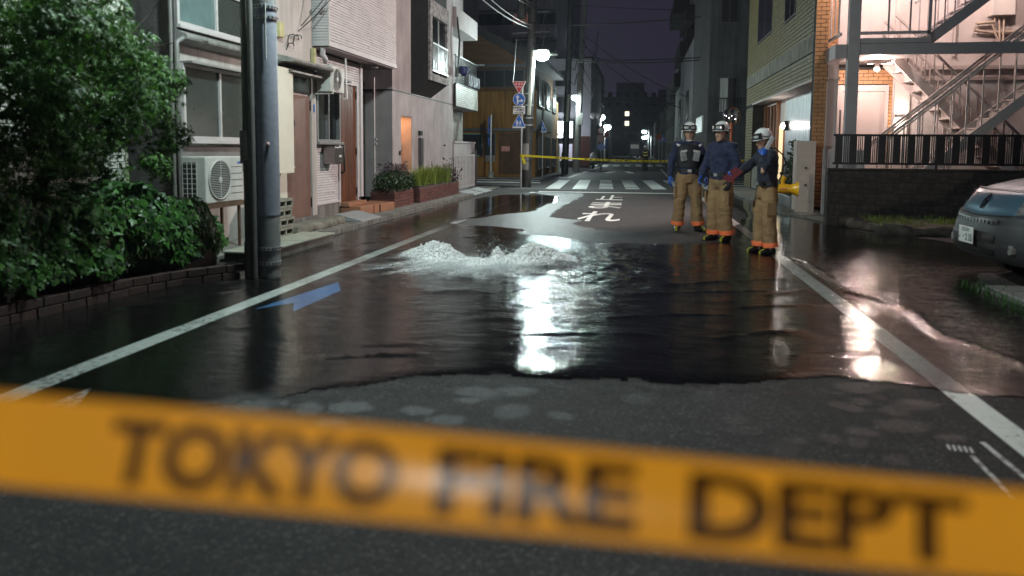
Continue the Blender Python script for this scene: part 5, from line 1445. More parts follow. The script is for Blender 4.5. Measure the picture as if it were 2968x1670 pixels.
# fittings on the back wall
MB().box(5.70, 6.02, 18.44, 18.5, 0.62, 2.92).build('meter_cupboard', pm('white_metal_door', (0.62, 0.58, 0.55), 0.35, var=0.04), SB)
MB().box(5.90, 5.98, 18.42, 18.45, 2.98, 3.24).build('blue_plate', pm('blue_plate', (0.03, 0.10, 0.35), 0.4), SB)
MB().tube([(6.1, 18.5, 2.98), (6.1, 18.42, 2.98)], 0.10, 16).build('meter', WHITE_AL, SB, True); MB().tube([(6.06, 18.5, 2.82), (6.06, 18.42, 2.82)], 0.08, 16).build('meter', WHITE_AL, SB, True)
MB().box(5.72, 6.0, 18.36, 18.44, 2.14, 2.20).build('sconce', DARK_G, SB)
point('sconce_up', (5.82, 18.30, 2.32), 6, (1.0, 0.82, 0.7), SB, 0.03); point('sconce_down', (5.82, 18.30, 2.0), 6, (1.0, 0.82, 0.7), SB, 0.03)
MB().tube([(6.2, 18.46, 0.6), (6.2, 18.46, 2.9), (6.12, 18.46, 2.95)], 0.015, 8).build('wall_conduit', WHITE_AL, SB, True)
for x in (6.75, 6.85): MB().tube([(x, 18.44, 0.6), (x, 18.44, 2.3)], 0.022, 8).build('wall_pipe', STEEL_L, SB, True)
MB().box(7.55, 8.02, 18.25, 18.5, 4.35, 5.2).build('water_heater', pm('heater_white', (0.75, 0.72, 0.68), 0.4, var=0.03), SB, bevel=0.012)
PIPEP = pm('wrapped_pipe', (0.55, 0.45, 0.36), 0.6, var=0.1)
for k, pth in enumerate(([(7.68, 18.38, 4.35), (7.66, 18.38, 4.22), (7.3, 18.4, 4.2), (7.28, 18.4, 4.05), (7.6, 18.42, 4.0), (9, 18.42, 4.02)], [(7.75, 18.38, 4.35), (7.8, 18.38, 3.7)], [(7.85, 18.38, 4.35), (7.86, 18.38, 3.7)], [(7.62, 18.38, 4.18), (7.7, 18.38, 3.95), (7.82, 18.38, 3.75)])):
    MB().tube(pth, 0.035 if k == 0 else 0.022, 8).build('heater_pipe', PIPEP, SB, True)
MB().tube([(6.9, 18.45, 3.5), (6.9, 18.45, 8)], 0.03, 8).build('wall_pipe', STEEL_L, SB, True)
MB().box(6.3, 10.0, 18.44, 18.5, 2.96, 3.04).build('wall_ledge', STEEL_L, SB); MB().box(6.3, 10, 18.40, 18.5, 3.2, 3.28).build('wall_ledge', STEEL_L, SB)
# ceiling lamps
MB().tube([(5.05, 17.6, 3.22), (5.02, 17.5, 3.13)], [0.045, 0.06], 14).build('lamp_can', STEEL_L, SB, True)
MB().tube([(5.02, 17.5, 3.128), (5.018, 17.495, 3.122)], 0.055, 14).build('lamp_lens', LENS_W, SB, True)
MB().box(4.85, 5.35, 17.56, 17.6, 3.24, 3.26).build('lamp_track', STEEL_L, SB)
point('landing_light', (5.0, 17.42, 3.05), 120, WARMC, SB, 0.05)
MB().box(3.9, 9.8, 16.3, 18.5, 6.0, 6.15).build('upper_landing', WHITE_W, SB)
MB().ell((4.95, 16.5, 5.9), (0.14, 0.14, 0.07), 16, 6).build('upper_lamp', LENS_W, SB, True)
point('upper_light', (4.95, 16.45, 5.75), 400, WARMC, SB, 0.07)
MB().ell((7.2, 16.9, 5.95), (0.14, 0.14, 0.07), 16, 6).build('upper_lamp', LENS_W, SB, True)
point('upper_light', (7.2, 16.6, 5.8), 160, WARMC, SB, 0.07)

MB().rbox((4.02, 15.98, 6.25), (0.22, 0.16, 0.16), 0.6, 0.5).build('added_flood_lamp', DARK_G, SB); MB().rbox((3.94, 15.90, 6.2), (0.18, 0.02, 0.13), 0.6, 0.5).build('added_flood_lens', LENS_W, SB)  # unseen lamp added on the frame to brighten the left house fronts
point('added_flood_light', (3.88, 15.84, 6.15), 3700, (1.0, 0.86, 0.81), SB, 0.08, 100, (-9.0, 2.0, -4.0))

# ---- convex mirror
mr = thing('traffic_mirror', 'round traffic mirror on an orange pole before the dark building', 'traffic mirror', (3.16, 27.2, 0))
ORANGE = pm('orange_paint', (0.50, 0.11, 0.02), 0.5, var=0.12, scale=4)
MB().tube([(3.16, 27.2, 0), (3.13, 27.2, 2.75)], 0.045, 12).build('pole', ORANGE, mr, True)
for x, s in ((3.22, 1), (3.0, 0.8)):
    MB().ell((x, 27.12, 2.57), (0.20*s, 0.03, 0.27*s), 20, 10).build('mirror_disc', pm('mirror', (0.35, 0.37, 0.4), 0.05, metal=1.0, var=0.02), mr, True)
    MB().ell((x, 27.16, 2.57), (0.215*s, 0.05, 0.285*s), 20, 10).build('mirror_back', ORANGE if s == 1 else DARK_G, mr, True)

# ================================================================== FAR BUILDINGS
GREYB = pm('grey_render', (0.085, 0.09, 0.088), 0.9, var=0.2, scale=0.7, streak=0.3)
PALEB = pm('pale_render', (0.62, 0.64, 0.62), 0.85, var=0.12, scale=0.6, streak=0.3)
DARKB = pm('dark_facade', (0.08, 0.08, 0.085), 0.9, var=0.2, scale=0.6)
WIN_D = pm('far_window', (0.02, 0.022, 0.026), 0.35, var=0.1, spec=0.3)
LITW = emit('lit_window', (1.0, 0.95, 0.7), 1.6)
R2 = thing('grey_building', 'dark grey rendered building across the side street on the right', 'building', (6, 40, 0))
MB().box(3.12, 12, 36.2, 47, 0, 12.5).build('wall', GREYB, R2)
window_y(R2, 36.2, 3.55, 4.35, 7.2, 8.3, DARK_G, WIN_D, 2)
window_y(R2, 36.2, 3.55, 4.4, 3.1, 4.75, DARK_G, [PALEB, WIN_D], 2)
MB().box(3.5, 4.55, 35.95, 36.2, 3.0, 3.06).build('balcony_slab', DARK_G, R2)
for k in range(9): MB().box(3.52+k*0.12, 3.54+k*0.12, 35.95, 35.97, 3.06, 3.75).build('baluster', BLACK_M, R2)
MB().box(3.5, 4.55, 35.94, 35.98, 3.75, 3.79).build('rail', BLACK_M, R2)
MB().box(3.09, 3.12, 36.3, 47, 0.2, 12.4).build('street_wall', pm('streaked_render', (0.14, 0.14, 0.135), 0.9, streak=0.4, bump=0.5, bscale=20), R2)
MB().box(3.02, 3.09, 38.5, 42.5, 2.3, 3.1).build('shop_board', pm('pale_board', (0.5, 0.52, 0.5), 0.3, var=0.1), R2)
R3 = thing('white_building', 'white rendered building with stepped dark balconies further down on the right', 'building', (6, 60, 0))
MB().box(3.3, 12, 48, 74, 0, 8.6).build('wall', PALEB, R3)
MB().box(4.4, 12, 50, 74, 8.6, 15.5).build('upper_wall', GREYB, R3)
for y0, z0, z1 in ((50, 1.0, 2.6), (54, 3.6, 5.6), (59, 1.0, 3.2), (64, 3.6, 5.6), (69, 1.0, 2.6)): window_x(R3, 3.3, y0, y0+2.6, z0, z1, DARK_G, WIN_D, 2, out=-1)
for k, (x, y0, z) in enumerate(((2.9, 60, 8.6), (3.2, 58, 11.0), (2.6, 66, 12.9), (2.8, 66, 6.8))):
    MB().box(x, 5.5, y0, y0+9, z, z+1.15).build('balcony', DARKB, R3)
    MB().box(x+0.5, 5.5, y0, y0+9, z+1.15, z+2.1).build('balcony_back', PALEB if k % 2 else DARKB, R3)
# left: orange-brown corner house across the side street
ORNG = pm('ochre_render', (0.25, 0.115, 0.02), 0.8, var=0.14, scale=0.9, streak=0.45, bump=0.3, bscale=30)
ORNG_D = pm('brown_shutter', (0.09, 0.036, 0.014), 0.75, var=0.2, scale=2, streak=0.3)
OH = thing('ochre_house', 'old ochre corner house with a dark gabled roof behind the stop sign', 'house', (-8, 40, 0))
MB().box(-14, -4.95, 36.0, 46, 0, 4.2).build('wall', ORNG, OH)
MB().box(-14, -5.3, 36.6, 46, 4.2, 6.0).build('upper_wall', pm('dark_ochre', (0.12, 0.055, 0.018), 0.85, var=0.2, streak=0.3), OH)
MB().prism([(-14, 5.6), (-4.6, 5.55), (-4.6, 5.75), (-8.3, 7.5), (-14, 6.2)], 'Y', 36.35, 46).build('roof', pm('dark_roof_tile', (0.035, 0.03, 0.03), 0.7, var=0.2, bump=0.6, bscale=6), OH)
MB().prism([(-13, 5.4), (-5.2, 5.35), (-8.3, 7.15)], 'Y', 36.25, 36.35).build('gable', pm('gable_board', (0.12, 0.06, 0.025), 0.8, var=0.2, scale=1, stretch=(1, 1, 6)), OH)
MB().box(-14, -4.9, 35.85, 36.0, 2.22, 2.36).build('eave_strip', DARK_G, OH)
MB().box(-14, -5.0, 35.7, 36.6, 4.15, 4.3).build('balcony_edge', pm('dark_ochre', (0.12, 0.055, 0.018), 0.85), OH)
MB().box(-14, -5.2, 35.75, 35.85, 5.25, 5.4).build('eave', DARK_G, OH)
window_y(OH, 36.6, -8.6, -5.6, 4.35, 5.25, DARK_G, WIN_D, 3)
MB().box(-9.0, -8.62, 36.5, 36.58, 4.35, 5.2).build('lit_window', emit('bluish_lit_window', (0.75, 0.9, 1.0), 1.1), OH)
MB().box(-9.3, -7.4, 35.6, 35.66, 5.32, 5.40).build('eave_pipe', WHITE_AL, OH)
window_y(OH, 36.0, -8.7, -7.55, 1.0, 2.1, pm('teal_frame', (0.12, 0.25, 0.25), 0.4), WIN_D, 1)
window_y(OH, 36.0, -7.45, -6.9, 0.95, 2.15, DARK_G, WIN_D, 1)
MB().box(-6.75, -5.2, 35.96, 36.0, 0.15, 2.15).build('shutter', ORNG_D, OH)
MB().box(-6.6, -6.2, 35.93, 35.96, 1.25, 1.5).build('small_sign', pm('red_white_sign', (0.45, 0.06, 0.05), 0.5, dirt=(0.5, 0.45, 0.4), scale=14, var=.4), OH)
for k in range(10): MB().box(-7.4+k*0.05, -7.385+k*0.05, 35.9, 35.95, 0.72, 1.05).build('window_bar', GALV, OH)
MB().box(-4.95, -4.92, 36.1, 39.0, 2.3, 3.3).build('corrugated_panel', pm('corrugated', (0.15, 0.14, 0.10), 0.6, streak=0.4), OH); MB().box(-4.95, -4.92, 39.1, 42.5, 2.3, 3.4).build('corrugated_panel', pm('corrugated', (0.15, 0.14, 0.10), 0.6), OH)
for y0 in (37.0, 40.0, 43): window_x(OH, -4.95, y0, y0+1.5, 3.5, 4.9, DARK_G, WIN_D, 2)
for y0 in (37.0, 40.0, 43): window_x(OH, -4.95, y0, y0+1.8, 0.4, 2.0, DARK_G, WIN_D, 2)
MB().tube([(-4.9, 38.4, 0), (-4.9, 38.4, 4.6)], 0.035, 8).build('drain_pipe', PIPE_G, OH, True)
MB().box(-5.3, -4.85, 46.0, 46.4, 0, 1.6).build('tiled_corner', PALEB, OH)
# apartment block behind
AP = thing('apartment_block', 'tall grey apartment block with balconies behind the ochre house', 'building', (-12, 76, 0))
APW = pm('apartment_render', (0.42, 0.40, 0.42), 0.9, var=0.1, scale=0.4, streak=0.25)
MB().box(-22, -7.2, 76, 90, 0, 26).build('wall', APW, AP)
for k in range(8):
    z = 4.2+k*2.75
    MB().box(-16.5, -8.4, 74.8, 76, z, z+1.25).build('balcony', APW, AP)
    MB().box(-16.4, -8.5, 75.9, 75.96, z+1.25, z+2.6).build('balcony_opening', DARKB, AP)
    for x in (-15.6, -12.9, -10.3): window_y(AP, 75.9, x, x+1.7, z+1.25, z+2.5, DARK_G, emit('dim_window', (0.5, 0.25, 0.2), 0.12) if (k, x) in ((3, -12.9), (4, -12.9)) else WIN_D, 2)
MB().box(-12.5, -12.1, 75.6, 75.65, 10.4, 10.7).build('balcony_light', emit('warm_bulb', (1.0, 0.75, 0.5), 5), AP)
for x in (-10.8, -9.4, -8.9): MB().box(x, x+0.7, 74.7, 74.76, 10.62, 10.78).build('balcony_tube_light', emit('tube_light', (0.8, 0.9, 0.8), 0.35), AP)
MB().box(-7.25, -7.1, 75.9, 75.98, 11.5, 13.2).build('strip_light', emit('strip_light', (0.6, 0.8, 1.0), 3), AP); MB().box(-7.25, -7.1, 75.9, 75.98, 8.6, 10.6).build('strip_light', emit('strip_light', (0.6, 0.8, 1.0), 3), AP)
for z in (6.9, 7.3, 7.7, 8.0): MB().box(-7.25, -7.1, 75.9, 75.98, z, z+0.2).build('strip_light', emit('strip_light', (0.6, 0.8, 1.0), 3), AP)
# white shop building with lit board
SH = thing('shop_building', 'pale building with a lit shop board behind the utility poles', 'building', (-5, 60, 0))
MB().box(-8.5, -3.75, 58, 74, 3.6, 8.3).build('wall', pm('shop_render', (0.48, 0.46, 0.50), 0.85, var=0.1, scale=0.5), SH)
MB().box(-8.5, -4.0, 58.2, 74, 0, 3.6).build('ground_floor', DARKB, SH)
MB().box(-4.9, -3.74, 58, 63, 2.4, 3.6).build('wall_panel', pm('shop_render', (0.48, 0.46, 0.50), 0.85), SH)
MB().box(-5.05, -3.72, 57.95, 60, 0.1, 2.4).build('brown_cladding', pm('brown_red_cladding', (0.10, 0.03, 0.025), 0.6), SH)
for z in (4.2, 6.2): window_y(SH, 58, -6.5, -5.3, z, z+1.2, DARK_G, WIN_D, 2)
MB().box(-6.9, -5.05, 57.7, 57.95, 2.25, 3.55).build('sign_box', pm('sign_case', (0.3, 0.3, 0.3), 0.5), SH)
bd = MB().box(-6.88, -5.07, 57.66, 57.70, 2.27, 3.53).build('lit_board', emit('lit_board', (0.82, 0.93, 1.0), 2.6), SH)
MB().box(-6.88, -6.2, 57.64, 57.66, 3.0, 3.2).build('red_stripe', emit('lit_red', (1.0, 0.15, 0.1), 1.0), bd)
MB().box(-6.88, -6.12, 57.64, 57.66, 2.45, 2.85).build('price_panel', BLACK_M, bd)
MB().box(-6.88, -5.07, 57.64, 57.66, 2.33, 2.37).build('dark_stripe', BLACK_M, bd)
t = text_mesh('400円', 0.32, bold=0.008); t.v = [(p[0]-6.45, 57.63, p[1]+2.63) for p in t.v]; t.build('price_lettering', emit('lit_white', (0.9, 0.95, 1.0), 1.8), bd)
t = text_mesh('1日100円', 0.26, bold=0.004); t.v = [(p[0]-5.6, 57.63, p[1]+2.6) for p in t.v]; t.build('price_lettering', DARK_G, bd)
MB().box(-6.1, -5.1, 57.9, 57.99, 0.5, 1.8).build('window_poster', emit('poster_glow', (0.5, 0.45, 0.55), 0.35), SH)
MB().box(-3.73, -3.70, 58.2, 66, 0.3, 6).build('side_panel', PALEB, SH)
point('shop_sign_light', (-6.0, 57.2, 2.9), 260, (0.8, 0.92, 1.0), SH, 0.4)
for x, z in ((-3.5, 3.95), (-3.1, 3.95)): MB().ell((x, 57.6, z), (0.26, 0.12, 0.27), 14, 8).build('satellite_dish', WHITE_AL, SH, True)
# street walls further down
for lab, x0, x1, y0, y1, h, m in (('dark building beyond the shop on the left', -14, -4.6, 75, 98, 10.5, DARKB), ('dark low building at the far left of the street', -14, -5.2, 99, 140, 8.0, DARKB),
                                  ('dark tall building far down on the right', 3.6, 14, 76, 110, 9.8, DARKB), ('dark leafy lot wall far down on the right', 2.9, 14, 111, 160, 7.0, DARKB)):
    t = thing('building', lab, 'building', ((x0+x1)/2, (y0+y1)/2, 0), 'dark buildings along the far street')
    MB().box(x0, x1, y0, y1, 0, h).build('wall', m, t)
    sx = x1 if x1 < 0 else x0; o_ = 1 if x1 < 0 else -1
    for k in range(5):
        for j in range(3): window_x(t, sx, y0+1.5+k*(y1-y0)/5.3, y0+3.2+k*(y1-y0)/5.3, 1.0+j*2.9, 2.4+j*2.9, DARK_G, WIN_D, 2, out=o_, sill=False)
    if x1 > 0: MB().box(x0+2.0, x1, y0, y1, h, h+3).build('roof_storey', m, t)
FB = thing('apartment_block', 'broad dim apartment block closing the end of the street with two lit windows', 'building', (0, 225, 0))
FARB = pm('far_block', (0.12, 0.12, 0.14), 0.9, var=0.15, scale=0.1)
MB().box(-40, 30, 225, 240, 0, 17).build('wall', FARB, FB)
MB().box(-7, 1, 223, 225, 0, 21).build('tower', FARB, FB)
MB().box(5, 9, 224, 225, 0, 19).build('tower', FARB, FB)
for k in range(6):
    for j in range(9):
        lit = (k, j) in ((2, 4), (3, 4))
        MB().box(-14+j*2.55-0.6, -14+j*2.55+0.6, 222.9 if -7 < -14+j*2.55 < 1 else 224.9, 223.0 if -7 < -14+j*2.55 < 1 else 225.0, 3.0+k*2.8, 4.3+k*2.8).build('window', LITW if lit else WIN_D, FB)
vt = thing('parked_van', 'small white van parked at the far end of the street', 'van', (-0.9, 150, 0))
VW = pm('van_white', (0.6, 0.62, 0.64), 0.4, var=0.05)
MB().prism([(-1.9, 0.4), (-1.9, 2.6), (-1.75, 2.9), (-0.15, 2.9), (0, 2.6), (0, 0.4)], 'Y', 148, 152).build('body', VW, vt, bevel=0.05)
MB().box(-1.75, -0.15, 147.96, 148, 1.7, 2.5).build('windscreen', GLASS_D, vt)
for x in (-1.7, -0.4): MB().tube([(x-.1, 148.8, 0.4), (x+.2, 148.8, 0.4)], 0.4, 14).build('wheel', BLACK_R, vt, True)
bk_ = thing('scooter', 'white covered scooter parked by the brown shop wall', 'scooter', (-3.3, 56, 0))
MB().ell((-3.35, 56, 0.75), (0.3, 0.5, 0.45), 12, 8).build('cover', pm('scooter_cover', (0.4, 0.4, 0.4), 0.6), bk_, True)
for y in (55.5, 56.5): MB().tube([(-3.42, y, 0.25), (-3.3, y, 0.25)], 0.25, 14).build('wheel', BLACK_R, bk_, True)

# ================================================================== SIGNS
SGN_R = pm('sign_red', (0.55, 0.02, 0.035), 0.35, var=0.05); SGN_B = pm('sign_blue', (0.02, 0.13, 0.55), 0.35, var=0.05); SGN_W = pm('sign_white', (0.75, 0.75, 0.76), 0.4, var=0.04)
def on_face(mb, X, Y, Z, name, mat, parent):
    """flat XY drawing -> upright plate facing the viewer at (X, Y, Z)"""
    mb.v = [(X+p[0], Y, Z+p[1]) for p in mb.v]; return mb.build(name, mat, parent)
def tri(s, up=1): return [(-s/2, -up*s*0.29), (s/2, -up*s*0.29), (0, up*s*0.577)]
def flat(poly): return MB().add([(x, y, 0) for x, y in poly], [tuple(range(len(poly)))])
def figures(parent, X, Y, Z, s):
    for dx, sc_ in ((-0.06*s/0.42, 1.0), (0.05*s/0.42, 0.85)):
        k = s/0.42*sc_
        m_ = flat([(math.cos(a)*0.025*k+dx, math.sin(a)*0.025*k+0.075*k) for a in np.linspace(0, 6.28, 10)[:-1]])
        m_.add([(dx-0.03*k, 0.045*k, 0), (dx+0.03*k, 0.045*k, 0), (dx+0.022*k, -0.03*k, 0), (dx-0.022*k, -0.03*k, 0)], [(0, 1, 2, 3)])
        m_.add([(dx-0.02*k, -0.03*k, 0), (dx, -0.03*k, 0), (dx-0.035*k, -0.105*k, 0), (dx-0.055*k, -0.10*k, 0)], [(0, 1, 2, 3)])
        m_.add([(dx, -0.03*k, 0), (dx+0.02*k, -0.03*k, 0), (dx+0.045*k, -0.10*k, 0), (dx+0.025*k, -0.105*k, 0)], [(0, 1, 2, 3)])
        m_.add([(dx+0.03*k, 0.04*k, 0), (dx+0.06*k, 0.0, 0), (dx+0.05*k, -0.01*k, 0), (dx+0.022*k, 0.02*k, 0)], [(0, 1, 2, 3)])
        m_.add([(dx-0.03*k, 0.04*k, 0), (dx-0.06*k, 0.0, 0), (dx-0.05*k, -0.01*k, 0), (dx-0.022*k, 0.02*k, 0)], [(0, 1, 2, 3)])
        on_face(m_, X, Y, Z, 'walking_figure', SGN_W, parent)
def plate(poly, X, Y, Z, name, mat, parent, th=0.02):
    mb = MB().prism([(X+x, Z+y) for x, y in poly], 'Y', Y, Y+th); return mb.build(name, mat, parent)
def circ(r, n=28): return [(r*math.cos(2*math.pi*k/n), r*math.sin(2*math.pi*k/n)) for k in range(n)]
sp_ = thing('sign_post', 'grey post carrying a red stop triangle and three blue and white signs', 'sign post', (-4.06, 25.9, 0))
MB().tube([(-4.06, 25.9, 0), (-4.04, 25.9, 3.5)], 0.035, 12).build('post', GALV, sp_, True)
Y_ = 25.84
s_ = plate(tri(0.50, -1), -4.14, Y_, 3.54, 'stop_sign', SGN_W, sp_); plate(tri(0.44, -1), -4.14, Y_-0.006, 3.54, 'red_face', SGN_R, s_, 0.005)
t = text_mesh('止まれ', 0.105, bold=0.001); on_face(t, -4.14, Y_-0.009, 3.59, 'lettering', SGN_W, s_)
t = text_mesh('STOP', 0.085, bold=0.001); on_face(t, -4.14, Y_-0.009, 3.48, 'lettering', SGN_W, s_)
s_ = plate(circ(0.215), -4.14, Y_, 3.065, 'direction_sign', SGN_W, sp_); plate(circ(0.20), -4.14, Y_-0.006, 3.065, 'blue_face', SGN_B, s_, 0.005)
a_ = flat([(-0.075, -0.15), (-0.025, -0.15), (-0.025, 0.06), (-0.075, 0.06)])
a_.add([(-0.115, 0.06, 0), (0.015, 0.06, 0), (-0.05, 0.16, 0)], [(0, 1, 2)]); a_.add([(-0.025, -0.09, 0), (-0.025, -0.045, 0), (0.07, -0.02, 0), (0.07, -0.065, 0)], [(0, 1, 2, 3)]); a_.add([(0.07, 0.02, 0), (0.07, -0.11, 0), (0.16, -0.045, 0)], [(0, 1, 2)])
on_face(a_, -4.14, Y_-0.009, 3.065, 'arrow', SGN_W, s_)
s_ = MB().box(-4.35, -3.93, Y_, Y_+0.02, 2.56, 2.83).build('supplementary_sign', SGN_W, sp_, bevel=0.02)
t = text_mesh('自転車を除く', 0.072, bold=0.002); on_face(t, -4.14, Y_-0.005, 2.775, 'lettering', BLACK_M, s_)
t = text_mesh('一方通行', 0.095, bold=0.002); on_face(t, -4.14, Y_-0.005, 2.69, 'lettering', BLACK_M, s_)
a_ = flat([(-0.16, -0.012), (0.10, -0.012), (0.10, 0.012), (-0.16, 0.012)]); a_.add([(0.10, -0.032, 0), (0.17, 0, 0), (0.10, 0.032, 0)], [(0, 1, 2)]); on_face(a_, -4.14, Y_-0.005, 2.60, 'arrow', BLACK_M, s_)
s_ = plate([(-0.22, -0.2), (0.22, -0.2), (0.22, -0.12), (0.03, 0.25), (-0.03, 0.25), (-0.22, -0.12)], -4.14, Y_, 2.28, 'crossing_sign', SGN_W, sp_)
plate([(-0.205, -0.15), (0.205, -0.15), (0.205, -0.115), (0.02, 0.235), (-0.02, 0.235), (-0.205, -0.115)], -4.14, Y_-0.006, 2.28, 'blue_face', SGN_B, s_, 0.005)
figures(s_, -4.14, Y_-0.009, 2.25, 0.42)
sp2 = thing('sign_post', 'thin post with a blue crossing sign at the corner of the ochre house', 'sign post', (-4.86, 38, 0))
MB().tube([(-4.86, 38, 0), (-4.86, 38, 2.6)], 0.035, 10).build('post', GALV, sp2, True)
s_ = plate([(-0.28, -0.2), (0.28, -0.2), (0.28, -0.12), (0.03, 0.42), (-0.03, 0.42), (-0.28, -0.12)], -4.92, 37.94, 2.42, 'crossing_sign', SGN_W, sp2)
plate([(-0.25, -0.15), (0.25, -0.15), (0.25, -0.115), (0.02, 0.39), (-0.02, 0.39), (-0.25, -0.115)], -4.92, 37.934, 2.42, 'blue_face', SGN_B, s_, 0.005); figures(s_, -4.92, 37.93, 2.42, 0.5)
sp3 = thing('sign_post', 'thin post with edge-on signs before the ochre house front', 'sign post', (-6.86, 34.6, 0))
MB().tube([(-6.86, 34.6, 0), (-6.86, 34.6, 2.95)], 0.045, 10).build('post', GALV, sp3, True)
for z in (2.25, 2.6): MB().tube([(-6.93, 34.5, z), (-6.91, 34.5, z)], 0.26, 20).build('edge_on_sign', SGN_B, sp3, True)
MB().tube([(-6.93, 34.5, 1.7), (-6.91, 34.5, 1.7)], 0.22, 20).build('edge_on_sign', SGN_B, sp3, True)
MB().tube([(-6.86, 34.6, 0.0), (-6.86, 34.6, 0.3)], 0.14, 12).build('base', CONC, sp3, True)
sp4 = thing('sign_post', 'far post with red and blue round signs beside the brown shop wall', 'sign post', (-3.1, 62, 0))
MB().tube([(-3.1, 62, 0), (-3.1, 62, 3.2)], 0.04, 8).build('post', GALV, sp4, True)
plate(circ(0.3), -3.1, 61.9, 2.95, 'prohibition_sign', SGN_R, sp4); plate(circ(0.2), -3.1, 61.89, 2.95, 'white_disc', SGN_W, sp4, 0.008)
MB().box(-3.38, -2.82, 61.9, 61.92, 2.0, 2.6).build('supplementary_sign', pm('pinkish_sign', (0.6, 0.35, 0.33), 0.5), sp4)
plate(circ(0.3), -3.1, 61.9, 1.6, 'parking_sign', SGN_B, sp4)
sp5 = thing('sign_post', 'far post with a red and blue sign under the fourth lamp', 'sign post', (-4.4, 100, 0))
MB().tube([(-4.4, 100, 0), (-4.4, 100, 4)], 0.07, 8).build('post', GALV, sp5, True); MB().box(-4.6, -4.0, 99.9, 99.95, 3.0, 3.7).build('sign', SGN_R, sp5); MB().box(-4.5, -4.1, 99.9, 99.95, 1.6, 2.9).build('sign', SGN_B, sp5)
sp6 = thing('sign_post', 'far post with a blue crossing sign on the right kerb', 'sign post', (1.85, 64, 0))
MB().tube([(1.85, 64, 0), (1.85, 64, 2.6)], 0.045, 8).build('post', GALV, sp6, True)
s_ = plate([(-0.32, -0.3), (0.32, -0.3), (0.03, 0.35), (-0.03, 0.35)], 1.9, 63.9, 2.35, 'crossing_sign', SGN_B, sp6); figures(s_, 1.9, 63.89, 2.3, 0.5)
sp7 = thing('sign_post', 'far post with an orange round sign on the right kerb', 'sign post', (1.62, 66, 0))
MB().tube([(1.62, 66, 0), (1.62, 66, 2.7)], 0.045, 8).build('post', GALV, sp7, True); plate(circ(0.26), 1.62, 65.9, 2.5, 'round_sign', ORANGE, sp7)

# ================================================================== TAPES
def tape_mat(name, c, wav=0.0, transl=0.45):
    m = bpy.data.materials.new(name); m.use_nodes = True
    N = m.node_tree.nodes; L = m.node_tree.links; p = N['Principled BSDF']; out = N['Material Output']
    p.inputs['Base Color'].default_value = (*c, 1); p.inputs['Roughness'].default_value = 0.25; p.inputs['Specular IOR Level'].default_value = 0.35
    tl = N.new('ShaderNodeBsdfTranslucent'); tl.inputs[0].default_value = (*c, 1)
    mx = N.new('ShaderNodeMixShader'); mx.inputs[0].default_value = transl
    L.new(p.outputs[0], mx.inputs[1]); L.new(tl.outputs[0], mx.inputs[2]); L.new(mx.outputs[0], out.inputs[0])
    tc = N.new('ShaderNodeTexCoord'); n = N.new('ShaderNodeTexNoise'); n.inputs['Scale'].default_value = 9
    L.new(tc.outputs['Object'], n.inputs['Vector'])
    r = N.new('ShaderNodeValToRGB'); r.color_ramp.elements[0].color = (*[q*0.8 for q in c], 1); r.color_ramp.elements[1].color = (*c, 1)
    L.new(n.outputs[0], r.inputs[0]); L.new(r.outputs[0], p.inputs['Base Color'])
    return m
TAPE = tape_mat('barrier_tape_yellow', (1.0, 0.40, 0.028)); INK = tape_mat('tape_print', (0.085, 0.036, 0.008), 0, 0.25)
TAPE_F = tape_mat('far_tape_yellow', (0.75, 0.6, 0.03))
# near tape: runs across just in front of the viewer
def tape_pt(u, v):
    """u along (m), v across (-.5..+.5 of the width)"""
    a = Vector((-0.426, 0.433, 1.126)); b = Vector((0.265, 0.544, 1.071))
    d = (b-a); L_ = d.length; d.normalize()
    w = 0.061
    tw = 0.22*math.sin(u*4.2+0.3)+0.08*math.sin(u*9.1+1)
    up = Vector((0.02, 0.078+tw*1.2, 1.0)).normalized()
    sag = 0.008*(1-math.cos((u-0.44)*1.6))
    bow = 0.006*math.cos(v*math.pi)*math.sin(u*3.1)
    p = a+d*u+up*(v*w)+Vector((0, bow+0.008*math.sin(u*3.7+1), sag))
    return p
tp = thing('barrier_tape', 'blurred orange-yellow barrier tape stretched across the near foreground', 'barrier tape', (0, 0.58, 1.0), 'printed barrier tapes')
mb = MB(); U = np.linspace(-1.8, 2.6, 150); V = np.linspace(-0.5, 0.5, 9)
vs = [tape_pt(float(u), float(v)) for u in U for v in V]
mb.add(vs, [(i*9+j, (i+1)*9+j, (i+1)*9+j+1, i*9+j+1) for i in range(149) for j in range(8)])
mb.build('tape', TAPE, tp, True)
def tape_text(txt, u0, u1):
    t = text_mesh(txt, 1.0, bold=0.04)
    xs = [p[0] for p in t.v]; ys = [p[1] for p in t.v]
    a, b, c, d = min(xs), max(xs), min(ys), max(ys)
    bm = bmesh.new(); me = t.mesh('t'); bm.from_mesh(me)
    bmesh.ops.triangulate(bm, faces=bm.faces)
    bmesh.ops.subdivide_edges(bm, edges=[e for e in bm.edges if e.calc_length() > 0.25], cuts=2)
    bmesh.ops.triangulate(bm, faces=bm.faces)
    o = MB()
    for v in bm.verts:
        u = u0+(v.co.x-a)/(b-a)*(u1-u0); w = (v.co.y-c)/(d-c)-0.5
        p = tape_pt(u, w*0.74-0.02)
        o.v.append((p.x, p.y-0.0012, p.z))
    bm.verts.index_update()
    o.f = [tuple(v.index for v in f_.verts) for f_ in bm.faces]
    bm.free(); bpy.data.meshes.remove(me)
    o.build('lettering', INK, tp)
tape_text('TOKYO', 0.070, 0.270); tape_text('FIRE', 0.296, 0.436); tape_text('DEPT', 0.472, 0.662)
tape_text('TOKYO FIRE DEPT', -0.9, -0.30)
